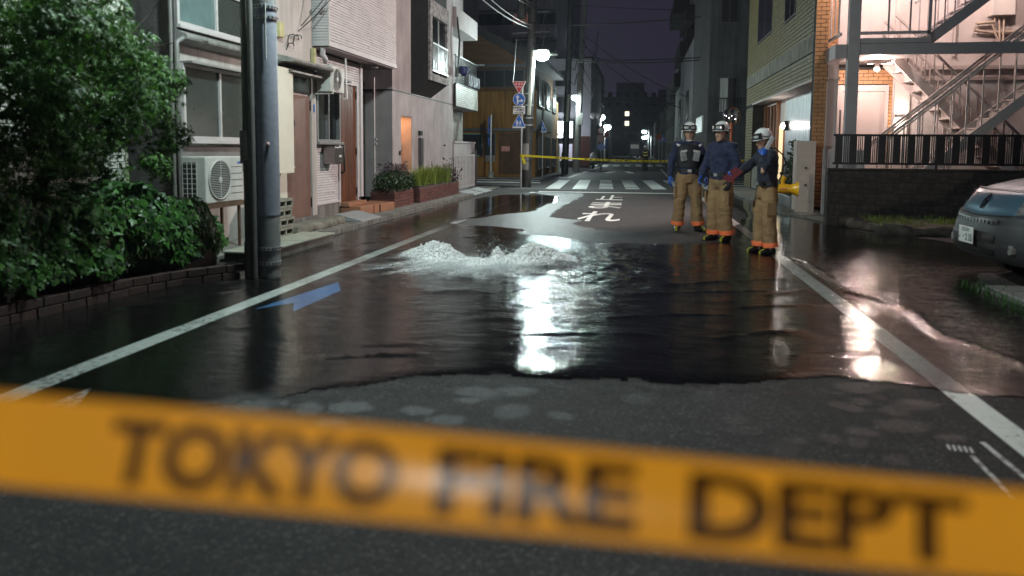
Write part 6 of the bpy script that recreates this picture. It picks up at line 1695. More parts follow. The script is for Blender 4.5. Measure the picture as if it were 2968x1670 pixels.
# far tape
tf = thing('barrier_tape', 'thin yellow barrier tape tied from the sign post across the far crossing', 'barrier tape', (-0.2, 27, 1.05), 'printed barrier tapes')
A_ = Vector((-4.02, 25.86, 1.13)); B_ = Vector((3.72, 28.2, 1.0))
mb = MB(); n = 60; vs = []
for i in range(n+1):
    f_ = i/n; p = A_.lerp(B_, f_); sag = -0.10*math.sin(math.pi*f_)
    tw = 0.9*math.exp(-((f_-0.24)/0.03)**2)
    w = 0.036*(1-0.6*math.exp(-((f_-0.24)/0.02)**2))
    vs += [(p.x, p.y-0.02*tw, p.z+sag+w), (p.x, p.y+0.02*tw, p.z+sag-w)]
mb.add(vs, [(2*i, 2*i+1, 2*i+3, 2*i+2) for i in range(n)]); mb.build('tape', TAPE_F, tf, True)
ink = MB()
for i in range(54):
    f_ = 0.14+i*0.0155+(0.008 if i % 5 == 0 else 0); p = A_.lerp(B_, f_); sag = -0.10*math.sin(math.pi*f_)
    if i % 6 == 5 or abs(f_-0.24) < 0.03: continue
    ink.add([(p.x-.028, p.y-.025, p.z+sag+.02), (p.x+.028, p.y-.02, p.z+sag+.02), (p.x+.028, p.y-.02, p.z+sag-.02), (p.x-.028, p.y-.025, p.z+sag-.02)], [(0, 1, 2, 3)])
ink.build('print', INK, tf)
MB().add([(-4.0, 25.8, 1.15), (-3.97, 25.8, 1.12), (-3.86, 25.8, 0.86), (-3.95, 25.8, 0.83), (-4.02, 25.8, 1.0)], [(0, 1, 2, 3, 4)]).build('loose_end', TAPE_F, tf)
MB().tube([(-4.06, 25.9, 1.06), (-4.06, 25.9, 1.18)], 0.045, 10).build('knot', TAPE_F, tf, True)

# ================================================================== CABLES
CABLE = pm('overhead_cable', (0.012, 0.012, 0.013), 0.6, var=0.1); CABLE_L = pm('pale_cable', (0.35, 0.36, 0.36), 0.5, var=0.1)
def cable(label, a, b, sag, r=0.014, m=CABLE):
    a = Vector(a); b = Vector(b); pts = []
    for i in range(15):
        f_ = i/14; p = a.lerp(b, f_); p.z -= sag*4*f_*(1-f_); pts.append(p)
    tag(MB().tube(pts, r, 5).build('overhead_cable', m, None, True), label, 'cable', 'overhead cables')
cable('bright lower service cable drooping to the lamp pole', (-5.55, 22.0, 6.6), (-3.8, 26.4, 5.55), 0.25, 0.02, CABLE_L)
cable('bright second service cable above the lowest one at the lamp pole', (-5.55, 22.0, 7.0), (-3.8, 26.4, 5.65), 0.3, 0.016, CABLE_L)
cable('pale service cable near the top of the lamp pole', (-5.55, 22.0, 7.4), (-3.8, 26.4, 6.3), 0.2, 0.016, CABLE_L)
cable('pale uppermost service cable at the lamp pole', (-5.55, 22.0, 7.7), (-3.8, 26.4, 6.4), 0.2, 0.016, CABLE_L)
cable('thick level cable crossing the street high up', (-3.9, 42, 8.2), (4.0, 42, 8.6), 0.1, 0.03)
cable('level cable pair crossing the street, upper line', (-4.0, 42, 6.35), (3.9, 42, 6.4), 0.12, 0.03)
cable('level cable pair crossing the street, lower line', (-4.0, 42.2, 6.28), (3.9, 42.2, 6.3), 0.16, 0.03)
cable('long cable falling from the left pole to the white building', (-3.7, 46.6, 8.5), (3.2, 52, 4.9), 0.4, 0.022)
cable('second long cable falling from the left pole to the white building', (-3.7, 46.6, 7.9), (3.2, 60, 4.6), 0.5, 0.022)
cable('thin topmost cable crossing the sky', (-3.9, 42, 9.3), (5, 48, 9.9), 0.1, 0.015)
cable('thin low cable crossing the far street', (-4.3, 74, 7.4), (3.4, 70, 6.4), 0.5, 0.03)
cable('second thin low cable crossing the far street', (-4.3, 74, 6.6), (3.4, 76, 6.0), 0.4, 0.03)
cable('cable from the near house corner to the near pole, upper', (-5.44, 11.6, 3.3), (-3.9, 13.0, 6.5), 0.2, 0.008)
cable('cable from the near house corner to the near pole, lower', (-5.44, 11.5, 3.2), (-4.0, 12.9, 6.0), 0.25, 0.008)
cable('thin vertical wire hanging down to the stop sign', (-4.36, 25.9, 3.66), (-4.30, 26.2, 5.2), 0.0, 0.01, CABLE_L)

# ================================================================== PEOPLE
NAVY = pm('navy_cloth', (0.013, 0.019, 0.062), 0.8, var=0.15, scale=9, bump=0.25, bscale=130, sheen=0.1)
NAVY_D = pm('dark_navy_cloth', (0.010, 0.013, 0.028), 0.8, var=0.15, scale=9, bump=0.25, bscale=130, sheen=0.1)
VESTM = pm('black_vest', (0.012, 0.013, 0.018), 0.7, var=0.2, scale=12)
TAN = pm('tan_turnout_cloth', (0.29, 0.175, 0.085), 0.85, var=0.07, scale=3, bump=0.3, bscale=90)
SKIN = pm('skin', (0.42, 0.24, 0.17), 0.55, var=0.06, scale=8)
BLUEG = pm('blue_glove', (0.025, 0.10, 0.45), 0.45, var=0.1, scale=10)
DARKG = pm('dark_work_glove', (0.05, 0.04, 0.045), 0.7, var=0.2, scale=10)
HELM = pm('white_helmet', (0.82, 0.80, 0.80), 0.22, var=0.03, scale=4, coat=0.5)
GOGB = pm('goggle_black', (0.01, 0.01, 0.011), 0.4, var=0.1)
GOGL = pm('goggle_lens', (0.75, 0.76, 0.77), 0.15, var=0.25, scale=14, metal=0.3)
BAND_O = pm('orange_reflective_band', (0.95, 0.20, 0.07), 0.4, var=0.05)
BAND_Y = pm('yellow_reflective_band', (0.80, 0.62, 0.06), 0.4, var=0.05)
BOOT = pm('black_boot', (0.010, 0.010, 0.011), 0.35, var=0.15, scale=10)
BOOT_Y = pm('yellow_boot_toe', (0.42, 0.40, 0.03), 0.45, var=0.15, scale=10)
WHITE_M = pm('white_strap', (0.7, 0.7, 0.7), 0.6, var=0.05)
HAIR = pm('black_hair', (0.008, 0.007, 0.007), 0.5, var=0.1)

def lerp(a, b, f): return tuple(a[i]+(b[i]-a[i])*f for i in range(3))
def hand_mb(w, dirv, palm_n, s=1.0, curl=0.5, side=1):
    """five-fingered hand: w wrist, dirv hand direction, palm_n palm normal, side thumb side"""
    w = Vector(w); d = Vector(dirv).normalized(); n = Vector(palm_n); n = (n-d*n.dot(d)).normalized(); t = d.cross(n)*side
    mb = MB()
    mb.tube([w-d*0.03*s, w+d*0.01*s, w+d*0.05*s, w+d*0.088*s], [(0.028*s, 0.022*s), (0.03*s, 0.02*s), (0.042*s, 0.017*s), (0.038*s, 0.014*s)], 12, up=n)
    for k, l in enumerate((0.066, 0.078, 0.072, 0.056)):
        o = (0.031-k*0.0205)*s
        p0 = w+d*0.078*s+t*o
        a1 = curl*0.8; a2 = curl*1.9; a3 = curl*2.7
        p1 = p0+(d*math.cos(a1)+n*math.sin(a1))*l*0.45*s
        p2 = p1+(d*math.cos(a2)+n*math.sin(a2))*l*0.33*s
        p3 = p2+(d*math.cos(a3)+n*math.sin(a3))*l*0.24*s
        mb.tube([p0, p1, p2, p3], [0.0098*s, 0.0092*s, 0.0082*s, 0.0062*s], 8)
    p0 = w+d*0.022*s+t*0.03*s
    p1 = p0+(d*0.6+t*0.75+n*0.3).normalized()*0.036*s
    p2 = p1+(d*0.85+t*0.25+n*0.5).normalized()*0.03*s
    p3 = p2+(d*0.9+n*0.5).normalized()*0.022*s
    mb.tube([p0, p1, p2, p3], [0.013*s, 0.0115*s, 0.010*s, 0.007*s], 8)
    return mb

def person(label, loc, rz, s, J, jacket, gloves=(BLUEG, BLUEG), head_turn=0.0, head_tilt=0.0, helmet=True, vest=False, band=BAND_O, seed=1, hands=None, legmat=TAN, boot_cap=True, grp='firefighters standing in the flooded street'):
    """figure faces -Y before rotation; J holds joints for both sides (R = viewer's left = -x)"""
    root = thing('person', label, 'person', loc, grp)
    M0 = Matrix.Translation(Vector(loc)) @ Matrix.Rotation(rz, 4, 'Z') @ Matrix.Scale(s, 4)
    def B(mb, name, mat, parent=root, smooth=True, **k): return mb.xf(M0).build(name, mat, parent, smooth, **k)
    sh = {sd: J.get('sh'+sd, ((-0.185 if sd == 'R' else 0.185), 0.0, 1.43)) for sd in 'RL'}
    el, wr = {sd: J['el'+sd] for sd in 'RL'}, {sd: J['wr'+sd] for sd in 'RL'}
    hip = {'R': (-0.09, 0.0, 0.92), 'L': (0.09, 0.0, 0.92)}
    kn, an = {sd: J['kn'+sd] for sd in 'RL'}, {sd: J['an'+sd] for sd in 'RL'}
    hc = Vector(J.get('head', (0.0, -0.02, 1.625)))
    HM = Matrix.Translation(hc) @ Matrix.Rotation(head_turn, 4, 'Z') @ Matrix.Rotation(head_tilt, 4, 'X')
    # --- body: one continuous skin
    b = MB()
    hd = MB()
    hd.zloft([(-0.125, 0.022, 0.022, 0, -0.062), (-0.115, 0.042, 0.045, 0, -0.045), (-0.085, 0.058, 0.070, 0, -0.022), (-0.045, 0.066, 0.086, 0, -0.006), (0.0, 0.073, 0.093, 0, 0.002), (0.05, 0.076, 0.098, 0, 0.006),
              (0.09, 0.068, 0.088, 0, 0.008), (0.115, 0.045, 0.06, 0, 0.008), (0.125, 0.012, 0.015, 0, 0.008)], 20)
    hd.tube([(0, -0.086, 0.012), (0, -0.104, -0.022), (0, -0.108, -0.034), (0, -0.088, -0.044)], [0.009, 0.012, 0.016, 0.010], 8)   # nose
    for sx in (-1, 1):
        hd.ell((sx*0.076, 0.008, -0.008), (0.010, 0.022, 0.032), 8, 6)                     # ears
        hd.ell((sx*0.030, -0.080, 0.022), (0.024, 0.012, 0.009), 8, 5)                     # brows
        hd.ell((sx*0.038, -0.068, -0.028), (0.022, 0.018, 0.018), 8, 5)                    # cheeks
    hd.ell((0, -0.084, -0.068), (0.024, 0.010, 0.007), 8, 5); hd.ell((0, -0.081, -0.080), (0.020, 0.010, 0.007), 8, 5)   # lips
    hd.ell((0, -0.072, -0.108), (0.020, 0.016, 0.014), 8, 5)
    hd.xf(HM); b.v += hd.v; b.f += [tuple(i+len(b.v)-len(hd.v) for i in f) for f in hd.f]
    b.tube([(0, 0.02, 1.40), (0, 0.012, 1.48), tuple(hc+Vector((0, 0.02, -0.07)))], [0.065, 0.056, 0.054], 14)
    b.zloft([(0.90, .14, .095), (1.05, .13, .09), (1.2, .145, .10), (1.35, .15, .10), (1.44, .10, .08)], 14)
    for sd in 'RL':
        b.tube([sh[sd], el[sd]], [0.045, 0.030], 10); b.tube([el[sd], wr[sd]], [0.030, 0.028], 10); b.ell(el[sd], (0.03, 0.03, 0.03), 10, 8)
        b.tube([hip[sd], kn[sd], an[sd], (an[sd][0], an[sd][1]-0.05, 0.05)], [0.085, 0.058, 0.045, 0.04], 10)
    body = B(remeshed(b, 0.011, 2), 'body', SKIN)
    # eyes, mouth line as children of the body
    for sx in (-1, 1):
        B(MB().ell((sx*0.030, -0.0845, 0.006), (0.011, 0.006, 0.0055), 8, 6).xf(HM), 'eye', pm('eye_dark', (0.02, 0.015, 0.012), 0.2))
        B(MB().tube([(sx*0.014, -0.092, 0.024), (sx*0.032, -0.092, 0.030), (sx*0.048, -0.082, 0.025)], [0.004, 0.0045, 0.003], 6).xf(HM), 'eyebrow', HAIR)
    B(MB().tube([(-0.021, -0.089, -0.074), (0, -0.095, -0.0735), (0.021, -0.089, -0.074)], 0.0024, 6).xf(HM), 'mouth', pm('mouth_dark', (0.16, 0.05, 0.045), 0.5))
    B(MB().ell((0, 0.012, 0.0), (0.080, 0.094, 0.075), 16, 8).xf(HM @ Matrix.Translation((0, 0.016, 0.03))), 'hair', HAIR)
    # --- trousers
    t = MB()
    t.zloft([(0.80, .165, .125), (0.88, .188, .142), (0.96, .178, .132), (1.03, .168, .122)], 18)
    for sd in 'RL':
        h, k, a = hip[sd], kn[sd], an[sd]
        t.tube([(h[0], h[1], 0.93), lerp(h, k, .25), lerp(h, k, .6), k, lerp(k, a, .45), lerp(k, a, .85), (a[0], a[1]+.005, a[2]+0.01)],
               [0.098, 0.113, 0.106, 0.098, 0.098, 0.102, 0.100], 16)
    tm = wrinkle(remeshed(t, 0.017, 3), 0.014, 5, 5, 7, seed)
    tm = wrinkle(tm, 0.006, 12, 12, 34, seed+9)
    trousers = B(tm, 'trousers', legmat)
    for sd in 'RL':
        k, a = kn[sd], an[sd]
        p0 = lerp(k, a, .80); p1 = lerp(k, a, .97)
        if band is not None:
            B(wrinkle(MB().tube([p0, lerp(p0, p1, .33), lerp(p0, p1, .66), p1], [0.107, 0.110, 0.110, 0.107], 18, cap=False), 0.006, 12, 12, 12, seed), 'reflective_band', band)
        # pocket flap
        q = lerp(hip[sd], kn[sd], .62); ox = -0.105 if sd == 'R' else 0.105
        B(MB().rbox((q[0]+ox, q[1]-.02, q[2]), (0.025, 0.14, 0.19)), 'pocket', legmat, trousers, False, bevel=0.008)
        # boot
        toe = J.get('toe'+sd, (0.0, -1.0)); tv = Vector((toe[0], toe[1], 0)).normalized(); bx_ = Vector((a[0], a[1], 0))
        fb = MB(); 
        fb.tube([bx_+Vector((0, 0, 0.14)), bx_+Vector((0, 0, 0.05))], [0.062, 0.066], 14)
        fb.tube([bx_-tv*0.075+Vector((0, 0, .05)), bx_+Vector((0, 0, .055))+tv*0.02, bx_+tv*0.12+Vector((0, 0, .046)), bx_+tv*0.185+Vector((0, 0, .038))], [(0.040, 0.042), (0.050, 0.055), (0.052, 0.042), (0.034, 0.028)], 14)
        boot = B(remeshed(fb, 0.012, 2), 'boot', BOOT)
        B(MB().tube([bx_-tv*0.10+Vector((0, 0, 0.008)), bx_+tv*0.20+Vector((0, 0, 0.008))], [(0.05, 0.010), (0.048, 0.010)], 12), 'sole', BOOT, boot)
        if boot_cap: B(MB().tube([bx_+tv*0.10+Vector((0, 0, .052)), bx_+tv*0.155+Vector((0, 0, .044)), bx_+tv*0.19+Vector((0, 0, .036))], [(0.030, 0.044), (0.032, 0.036), (0.02, 0.021)], 12), 'toe_cap', BOOT_Y, boot)
    # --- jacket
    j = MB()
    j.zloft([(0.93, .178, .135), (1.0, .182, .135), (1.10, .175, .128), (1.22, .188, .135), (1.34, .200, .135), (1.41, .185, .122), (1.465, .115, .092), (1.50, .078, .075)], 20)
    for sd in 'RL':
        a, e, w = sh[sd], el[sd], wr[sd]
        inn = (a[0]*0.55, a[1], a[2]+0.005)
        j.tube([inn, a, lerp(a, e, .4), e, lerp(e, w, .5), lerp(e, w, .97)], [0.078, 0.077, 0.068, 0.070, 0.057, 0.047], 14)
    jm = wrinkle(remeshed(j, 0.015, 3), 0.012, 9, 9, 14, seed+3); jm = wrinkle(jm, 0.005, 24, 24, 34, seed+5)
    jk = B(jm, 'jacket', jacket)
    B(MB().zloft([(0.985, .186, .140), (1.03, .186, .140)], 22, cap=False), 'belt', BLACK_R)
    B(MB().box(-0.03, 0.03, -0.148, -0.138, 0.985, 1.03), 'buckle', GALV, root, False)
    B(MB().box(0.09, 0.16, -0.145, -0.12, 0.97, 1.045), 'belt_pouch', BLACK_R, root, False)
    B(MB().zloft([(1.455, .088, .082), (1.50, .072, .072), (1.525, .066, .066)], 16, cap=False), 'collar', jacket, jk)
    if vest:
        v = MB().zloft([(1.06, .196, .150), (1.2, .203, .152), (1.34, .210, .150), (1.42, .19, .134), (1.455, .13, .105)], 20)
        vt_ = B(wrinkle(v, 0.006, 9, 9, 9, seed), 'vest', VESTM)
        for sx in (-1, 1):
            B(MB().rbox((sx*0.105, -0.158, 1.25), (0.105, 0.02, 0.17), 0, 0, sx*0.16), 'map_pocket', pm('clear_pocket', (0.30, 0.30, 0.31), 0.3, var=0.4, scale=18), vt_, False, bevel=0.006)
            B(MB().rbox((sx*0.10, -0.160, 1.33), (0.10, 0.018, 0.03), 0, 0, sx*0.16), 'reflective_stripe', pm('silver_stripe', (0.5, 0.5, 0.5), 0.3, metal=0.4), vt_, False)
            B(MB().bar((sx*0.16, -0.10, 1.42), (sx*0.20, -0.05, 1.44), 0.03), 'shoulder_light', WHITE_M, vt_, False)
    # --- gloves with five fingers
    for i, sd in enumerate('RL'):
        w, e = Vector(wr[sd]), Vector(el[sd])
        hd_ = (hands or {}).get(sd, {})
        dv = hd_.get('dir', tuple((w-e).normalized())); pn = hd_.get('palm', (0.9 if sd == 'R' else -0.9, 0.3, 0)); cu = hd_.get('curl', 0.45); sdv = hd_.get('side', 1 if sd == 'R' else -1)
        hm = remeshed(hand_mb(w, dv, pn, 1.12, cu, sdv), 0.0055, 1)
        g = gloves[i]
        B(hm, 'glove' if g is not SKIN else 'hand', g)
        if g is DARKG: B(MB().tube([w-Vector(dv)*0.035, w+Vector(dv)*0.01], [0.052, 0.046], 14), 'glove_cuff', BAND_O)
    if helmet:
        h = MB()
        for i, (z, r) in enumerate(()): pass
        prof = [(0.0, 1.0), (0.03, 1.0), (0.06, 0.965), (0.09, 0.88), (0.115, 0.74), (0.135, 0.54), (0.148, 0.30), (0.153, 0.05)]
        h.zloft([(0.035+z, 0.107*r, 0.128*r, 0, 0.012) for z, r in prof], 28)
        hl = B(h.xf(HM), 'helmet', HELM, root, 60)
        B(MB().zloft([(0.026, 0.112, 0.150, 0, 0.0), (0.036, 0.116, 0.146, 0, 0.002), (0.045, 0.107, 0.128, 0, 0.012)], 28).xf(HM), 'brim', HELM, hl)
        rim = [(0.117*math.cos(a), 0.152*math.sin(a), 0.028) for a in np.linspace(0, 2*math.pi, 41)]
        B(MB().tube(rim, 0.0055, 6, cap=False).xf(HM), 'rim', GOGB, hl)
        st_ = [(0.112*math.cos(a), 0.012+0.133*math.sin(a), 0.066-0.02*math.sin(a)) for a in np.linspace(0, 2*math.pi, 41)]
        B(MB().tube(st_, [(0.016, 0.006)]*41, 8, cap=False).xf(HM), 'goggle_strap', GOGB, hl)
        gf = MB(); n = 17; vs = []
        for k in range(n):
            a = math.pi*1.5+(k/(n-1)-0.5)*2.1
            cx_, cy_ = math.cos(a), math.sin(a)
            nar = 0.042-0.012*math.exp(-((k-8)/1.6)**2)
            for r_, z_ in ((1.03, 0.070-nar), (1.16, 0.070-nar*0.8), (1.16, 0.076+nar*0.8), (1.03, 0.078+nar)):
                vs.append((0.112*cx_*r_, 0.012+0.135*cy_*r_, z_+0.012))
        gf.add(vs, [(4*k+i, 4*k+(i+1) % 4, 4*k+4+(i+1) % 4, 4*k+4+i) for k in range(n-1) for i in range(4)]+[(0, 1, 2, 3), (4*n-1, 4*n-2, 4*n-3, 4*n-4)])
        gg = B(gf.xf(HM), 'goggles', GOGB, hl)
        for sx in (-1, 1):
            lv = []
            for k in range(9):
                a = math.pi*1.5+sx*(0.15+0.56*k/8)
                for z_ in (0.066, 0.104): lv.append((0.112*math.cos(a)*1.175, 0.012+0.135*math.sin(a)*1.175, z_-0.006*(k == 0 or k == 8)*(1 if z_ > .08 else -1)))
            B(MB().add(lv, [(2*k, 2*k+1, 2*k+3, 2*k+2) for k in range(8)]).xf(HM), 'goggle_lens', GOGL, hl)
        for sx in (-1, 1): B(MB().tube([(sx*0.098, 0.0, 0.03), (sx*0.074, -0.03, -0.06), (sx*0.03, -0.065, -0.125), (0, -0.07, -0.132)], 0.006, 6).xf(HM), 'chin_strap', GOGB, hl)
    return root, M0, HM

# man 1: stands facing the viewer, arms hanging, vest
ST = dict(elR=(-0.27, 0.02, 1.16), elL=(0.27, 0.02, 1.16), wrR=(-0.30, -0.05, 0.91), wrL=(0.29, -0.06, 0.90), knR=(-0.125, -0.03, 0.50), knL=(0.14, -0.02, 0.50), anR=(-0.15, 0.03, 0.10), anL=(0.19, 0.01, 0.10), toeR=(-0.25, -1), toeL=(0.45, -1))
P1, M1, H1 = person('firefighter in a dark vest facing the viewer, arms hanging, leftmost of the three', (0.80, 12.75, 0.0), 0.10, 1.0, ST, NAVY, head_turn=-0.12, vest=True, seed=11)
mk = MB().tube([(-0.045, -0.055, -0.118), (0.0, -0.078, -0.13), (0.045, -0.055, -0.118)], [(0.018, 0.012)]*3, 8).xf(H1).xf(M1)
mk.build('chin_guard', WHITE_M, P1, True)
# man 2: three-quarter, looking to the left
S2 = dict(elR=(-0.25, -0.05, 1.15), elL=(0.26, 0.03, 1.15), wrR=(-0.21, -0.21, 0.97), wrL=(0.24, -0.10, 0.91), knR=(-0.10, -0.05, 0.50), knL=(0.10, -0.02, 0.50), anR=(-0.11, 0.0, 0.10), anL=(0.11, 0.03, 0.10), toeR=(-0.2, -1), toeL=(0.15, -1), head=(0.0, -0.03, 1.625))
P2, M2, H2 = person('firefighter in a blue shirt turned left, standing in the middle of the three', (1.20, 11.45, 0.0), -0.75, 0.98, S2, NAVY, gloves=(BLUEG, DARKG), head_turn=-0.05, seed=23)
# man 3: profile to the left, phone at the ear, clipboard in the other hand
S3 = dict(shR=(-0.185, -0.02, 1.42), shL=(0.185, -0.02, 1.42), elR=(-0.20, -0.24, 1.22), wrR=(-0.10, -0.42, 1.10), elL=(0.27, -0.19, 1.18), wrL=(0.17, -0.15, 1.41), knR=(-0.10, -0.04, 0.50), knL=(0.11, 0.0, 0.50), anR=(-0.11, -0.03, 0.10), anL=(0.12, 0.03, 0.10), toeR=(0.1, -1), toeL=(0.25, -1), head=(0.0, -0.08, 1.61))
P3, M3, H3 = person('firefighter in a dark jacket in profile, telephoning, rightmost of the three', (1.64, 10.15, 0.0), -1.3, 0.91, S3, NAVY_D, head_turn=0.1, head_tilt=0.22, seed=37,
                hands={'L': {'dir': (-0.35, 0.35, 1.0), 'palm': (-1.0, 0.3, 0.0), 'curl': 0.8, 'side': 1}, 'R': {'dir': (0.2, -0.9, 0.1), 'palm': (0.5, 0, 1.0), 'curl': 0.6}})
# far policeman-like figure from behind
S4 = dict(elR=(-0.25, 0.02, 1.16), elL=(0.25, 0.02, 1.16), wrR=(-0.26, -0.05, 0.91), wrL=(0.26, -0.05, 0.90), knR=(-0.09, -0.04, 0.50), knL=(0.09, -0.02, 0.50), anR=(-0.09, 0.02, 0.10), anL=(0.09, 0.10, 0.10))
P4, M4, H4 = person('distant figure seen from behind in dark clothes with yellow reflective chevrons', (0.38, 49.3, 0.0), math.pi, 0.93, S4, VESTM, gloves=(DARKG, DARKG), band=None, seed=51, legmat=VESTM, boot_cap=False, grp=None)
YEM = emit('retroreflective_yellow', (1.0, 0.8, 0.15), 0.45)
RETRO = pm('retro_yellow', (0.95, 0.80, 0.20), 0.4, var=0.03)
for z in (1.12, 1.32):
    for sx in (-1, 1):
        MB().bar((0.0, 0.155, z-0.04), (sx*0.18, 0.12, z+0.04), 0.02, 0.05).xf(M4).build('reflective_chevron', RETRO, P4)

# things they hold
hwL = M3 @ Vector((0.115, -0.09, 1.55))
ph = thing('telephone', 'pale grey handset held to the ear by the man in profile', 'telephone', tuple(hwL))
m_ = MB().rbox((0.118, -0.045, 1.565), (0.026, 0.06, 0.24), 0.0, -0.5, -0.06).xf(M3)
m_.build('handset', pm('handset_grey', (0.55, 0.53, 0.55), 0.35, var=0.04), ph, bevel=0.006)
cb = thing('clipboard', 'dark red clipboard held out by the man in profile', 'clipboard', tuple(M3 @ Vector((-0.03, -0.5, 1.12))))
MB().rbox((-0.02, -0.50, 1.13), (0.19, 0.25, 0.014), 0.25, 0.75, 0.35).xf(M3).build('board', pm('dark_red_cover', (0.10, 0.008, 0.012), 0.5, var=0.1), cb, bevel=0.004)
MB().rbox((-0.06, -0.59, 1.09), (0.008, 0.008, 0.13), 0.25, 0.9, 0.3).xf(M3).build('pen', GALV, cb)
# megaphone hanging at his side
YEL = pm('megaphone_yellow', (0.72, 0.36, 0.01), 0.35, var=0.06, scale=5, coat=0.2)
mg = thing('megaphone', 'yellow megaphone slung at the hip of the man in profile', 'megaphone', (1.86, 9.98, 0.85))
c0 = Vector((1.80, 9.94, 0.865)); ax = Vector((1.0, -0.12, -0.02)).normalized()
def along(f): return c0+ax*f
MB().tube([along(-0.06), along(-0.055), along(0.0), along(0.06), along(0.061)], [0.03, 0.058, 0.062, 0.060, 0.03], 22).build('rear_case', YEL, mg, True)
MB().tube([along(0.058), along(0.085), along(0.125), along(0.165), along(0.18)], [0.056, 0.056, 0.068, 0.086, 0.098], 26, cap=False).build('horn', YEL, mg, True)
MB().tube([along(0.174), along(0.184)], [0.098, 0.102], 26, cap=False).build('horn_rim', YEL, mg, True)
MB().tube([along(0.09), along(0.13)], [0.03, 0.02], 14).build('horn_core', DARK_G, mg, True)
MB().tube([along(0.0)+Vector((0, 0, 0.04)), along(-0.005)+Vector((0, 0, 0.10)), along(0.02)+Vector((0, 0, 0.155))], [(0.024, 0.02), (0.026, 0.022), (0.035, 0.03)], 12).build('grip', YEL, mg, True)
MB().rbox(along(0.035)+Vector((0, 0, 0.165)), (0.075, 0.05, 0.03)).build('switch_block', DARK_G, mg, bevel=0.006)
MB().box(c0.x-0.04, c0.x+0.04, c0.y-0.066, c0.y-0.060, c0.z-0.006, c0.z+0.006).build('red_label', SGN_R, mg)
MB().tube([along(0.0)+Vector((0, 0, 0.15)), Vector((1.86, 10.02, 1.15)), Vector((1.80, 10.06, 1.30)), Vector((1.70, 10.04, 1.38))], 0.010, 6).build('sling', BLACK_R, mg, True)

# ================================================================== CAR
CARP = pm('blue_silver_paint', (0.10, 0.20, 0.27), 0.32, metal=0.55, var=0.05, scale=2, coat=0.8)
BUMP = pm('dark_bumper_plastic', (0.022, 0.022, 0.025), 0.55, var=0.12, scale=6, bump=0.15, bscale=150)
CGL = pm('headlamp_glass', (0.62, 0.62, 0.60), 0.14, var=0.4, scale=16, metal=0.5, coat=1.0)
car = thing('parked_car', 'blue-grey hatchback nosing out of the parking space at the right edge', 'car', (5.2, 8.35, 0))
NX, CY, HW = 3.36, 8.35, 0.90
prof = [(0.14, 0.26), (0.06, 0.29), (0.02, 0.35), (0.0, 0.42), (0.0, 0.50), (0.015, 0.58), (0.03, 0.63), (0.045, 0.665), (0.065, 0.70), (0.09, 0.735), (0.12, 0.80), (0.165, 0.87), (0.215, 0.93), (0.27, 0.965), (0.40, 1.01), (0.60, 1.06), (0.85, 1.105), (1.12, 1.14),
        (1.30, 1.27), (1.55, 1.47), (1.80, 1.66), (1.95, 1.73), (2.3, 1.80), (3.0, 1.82), (3.7, 1.79), (3.95, 1.72), (4.02, 1.4), (4.08, 0.9), (4.08, 0.5), (4.0, 0.25)]
def car_pt(i, v, off=0.0):
    """i profile position (float), v -1..1 across"""
    k = int(min(len(prof)-2, max(0, math.floor(i)))); f = i-k
    u = prof[k][0]+(prof[k+1][0]-prof[k][0])*f; w = prof[k][1]+(prof[k+1][1]-prof[k][1])*f
    a = abs(v)
    front = max(0.0, 1-u/1.3)
    u2 = u+0.30*(a**3.2)*front
    rear = max(0.0, (u-3.4)/0.7); u2 -= 0.18*(a**4)*min(1, rear)
    hwid = HW*(1-0.03*max(0, w-1.1)/0.7*3.0)
    w2 = w-(0.10*a**5 if 0.9 < w else 0.0)
    if 0.66 < w < 0.97 and u < 1: w2 = w+0.10*(a**1.5)*(1-abs((w-0.81)/0.16)) if False else w+0.05*a*max(0, (0.86-w)/0.2)
    p = Vector((NX+u2, CY+hwid*v, w2))
    return p
def car_patch(name, i0, i1, v0, v1, mat, parent, ni=10, nv=24, off=0.0):
    vs = []
    I = np.linspace(i0, i1, ni); Vv = np.linspace(v0, v1, nv)
    for i in I:
        for v in Vv:
            p = car_pt(float(i), float(v))
            if off:
                a = car_pt(float(i)+0.05, float(v)); b = car_pt(float(i), float(v)+0.02)
                n = (a-p).cross(b-p)
                if n.length > 0:
                    n.normalize()
                    if n.x > 0 and n.z < 0.3: n = -n
                    if n.z < -0.3: n = -n
                    p = p+n*off
            vs.append(p)
    mb = MB().add(vs, [(r*nv+c, r*nv+c+1, (r+1)*nv+c+1, (r+1)*nv+c) for r in range(ni-1) for c in range(nv-1)])
    return mb.build(name, mat, parent, 70)
bump_ = car_patch('bumper', 0, 8.0, -1, 1, BUMP, car, 26, 34)
car_patch('nose_panel', 8.12, 12.9, -0.62, 0.62, CARP, car, 16, 26)
for s0 in (-1, 1):
    a, b = sorted((s0*0.62, s0*1.0)); car_patch('wing_front', 8.12, 12.9, a, b, CARP, car, 14, 10)
    a, b = sorted((s0*0.66, s0*0.985)); hl = car_patch('headlamp', 8.6, 12.4, a, b, CGL, car, 12, 14, 0.016)
    p = car_pt(10.4, s0*0.8); MB().ell((p.x+0.02, p.y, p.z-0.01), (0.03, 0.05, 0.05), 12, 8).build('reflector', GALV, hl, True)
car_patch('bonnet', 13.0, 17.0, -1, 1, CARP, car, 14, 30)
car_patch('bonnet_seam', 12.88, 13.02, -0.97, 0.97, BLACK_R, car, 3, 40, 0.012)
car_patch('lip_seam', 8.0, 8.22, -0.97, 0.97, BLACK_R, car, 3, 40, 0.014)
car_patch('windscreen', 17.05, 20.6, -0.94, 0.94, GLASS_D, car, 10, 20)
car_patch('roof', 20.6, 25, -1, 1, CARP, car, 12, 20)
car_patch('tailgate', 25, 29, -1, 1, CARP, car, 10, 20)
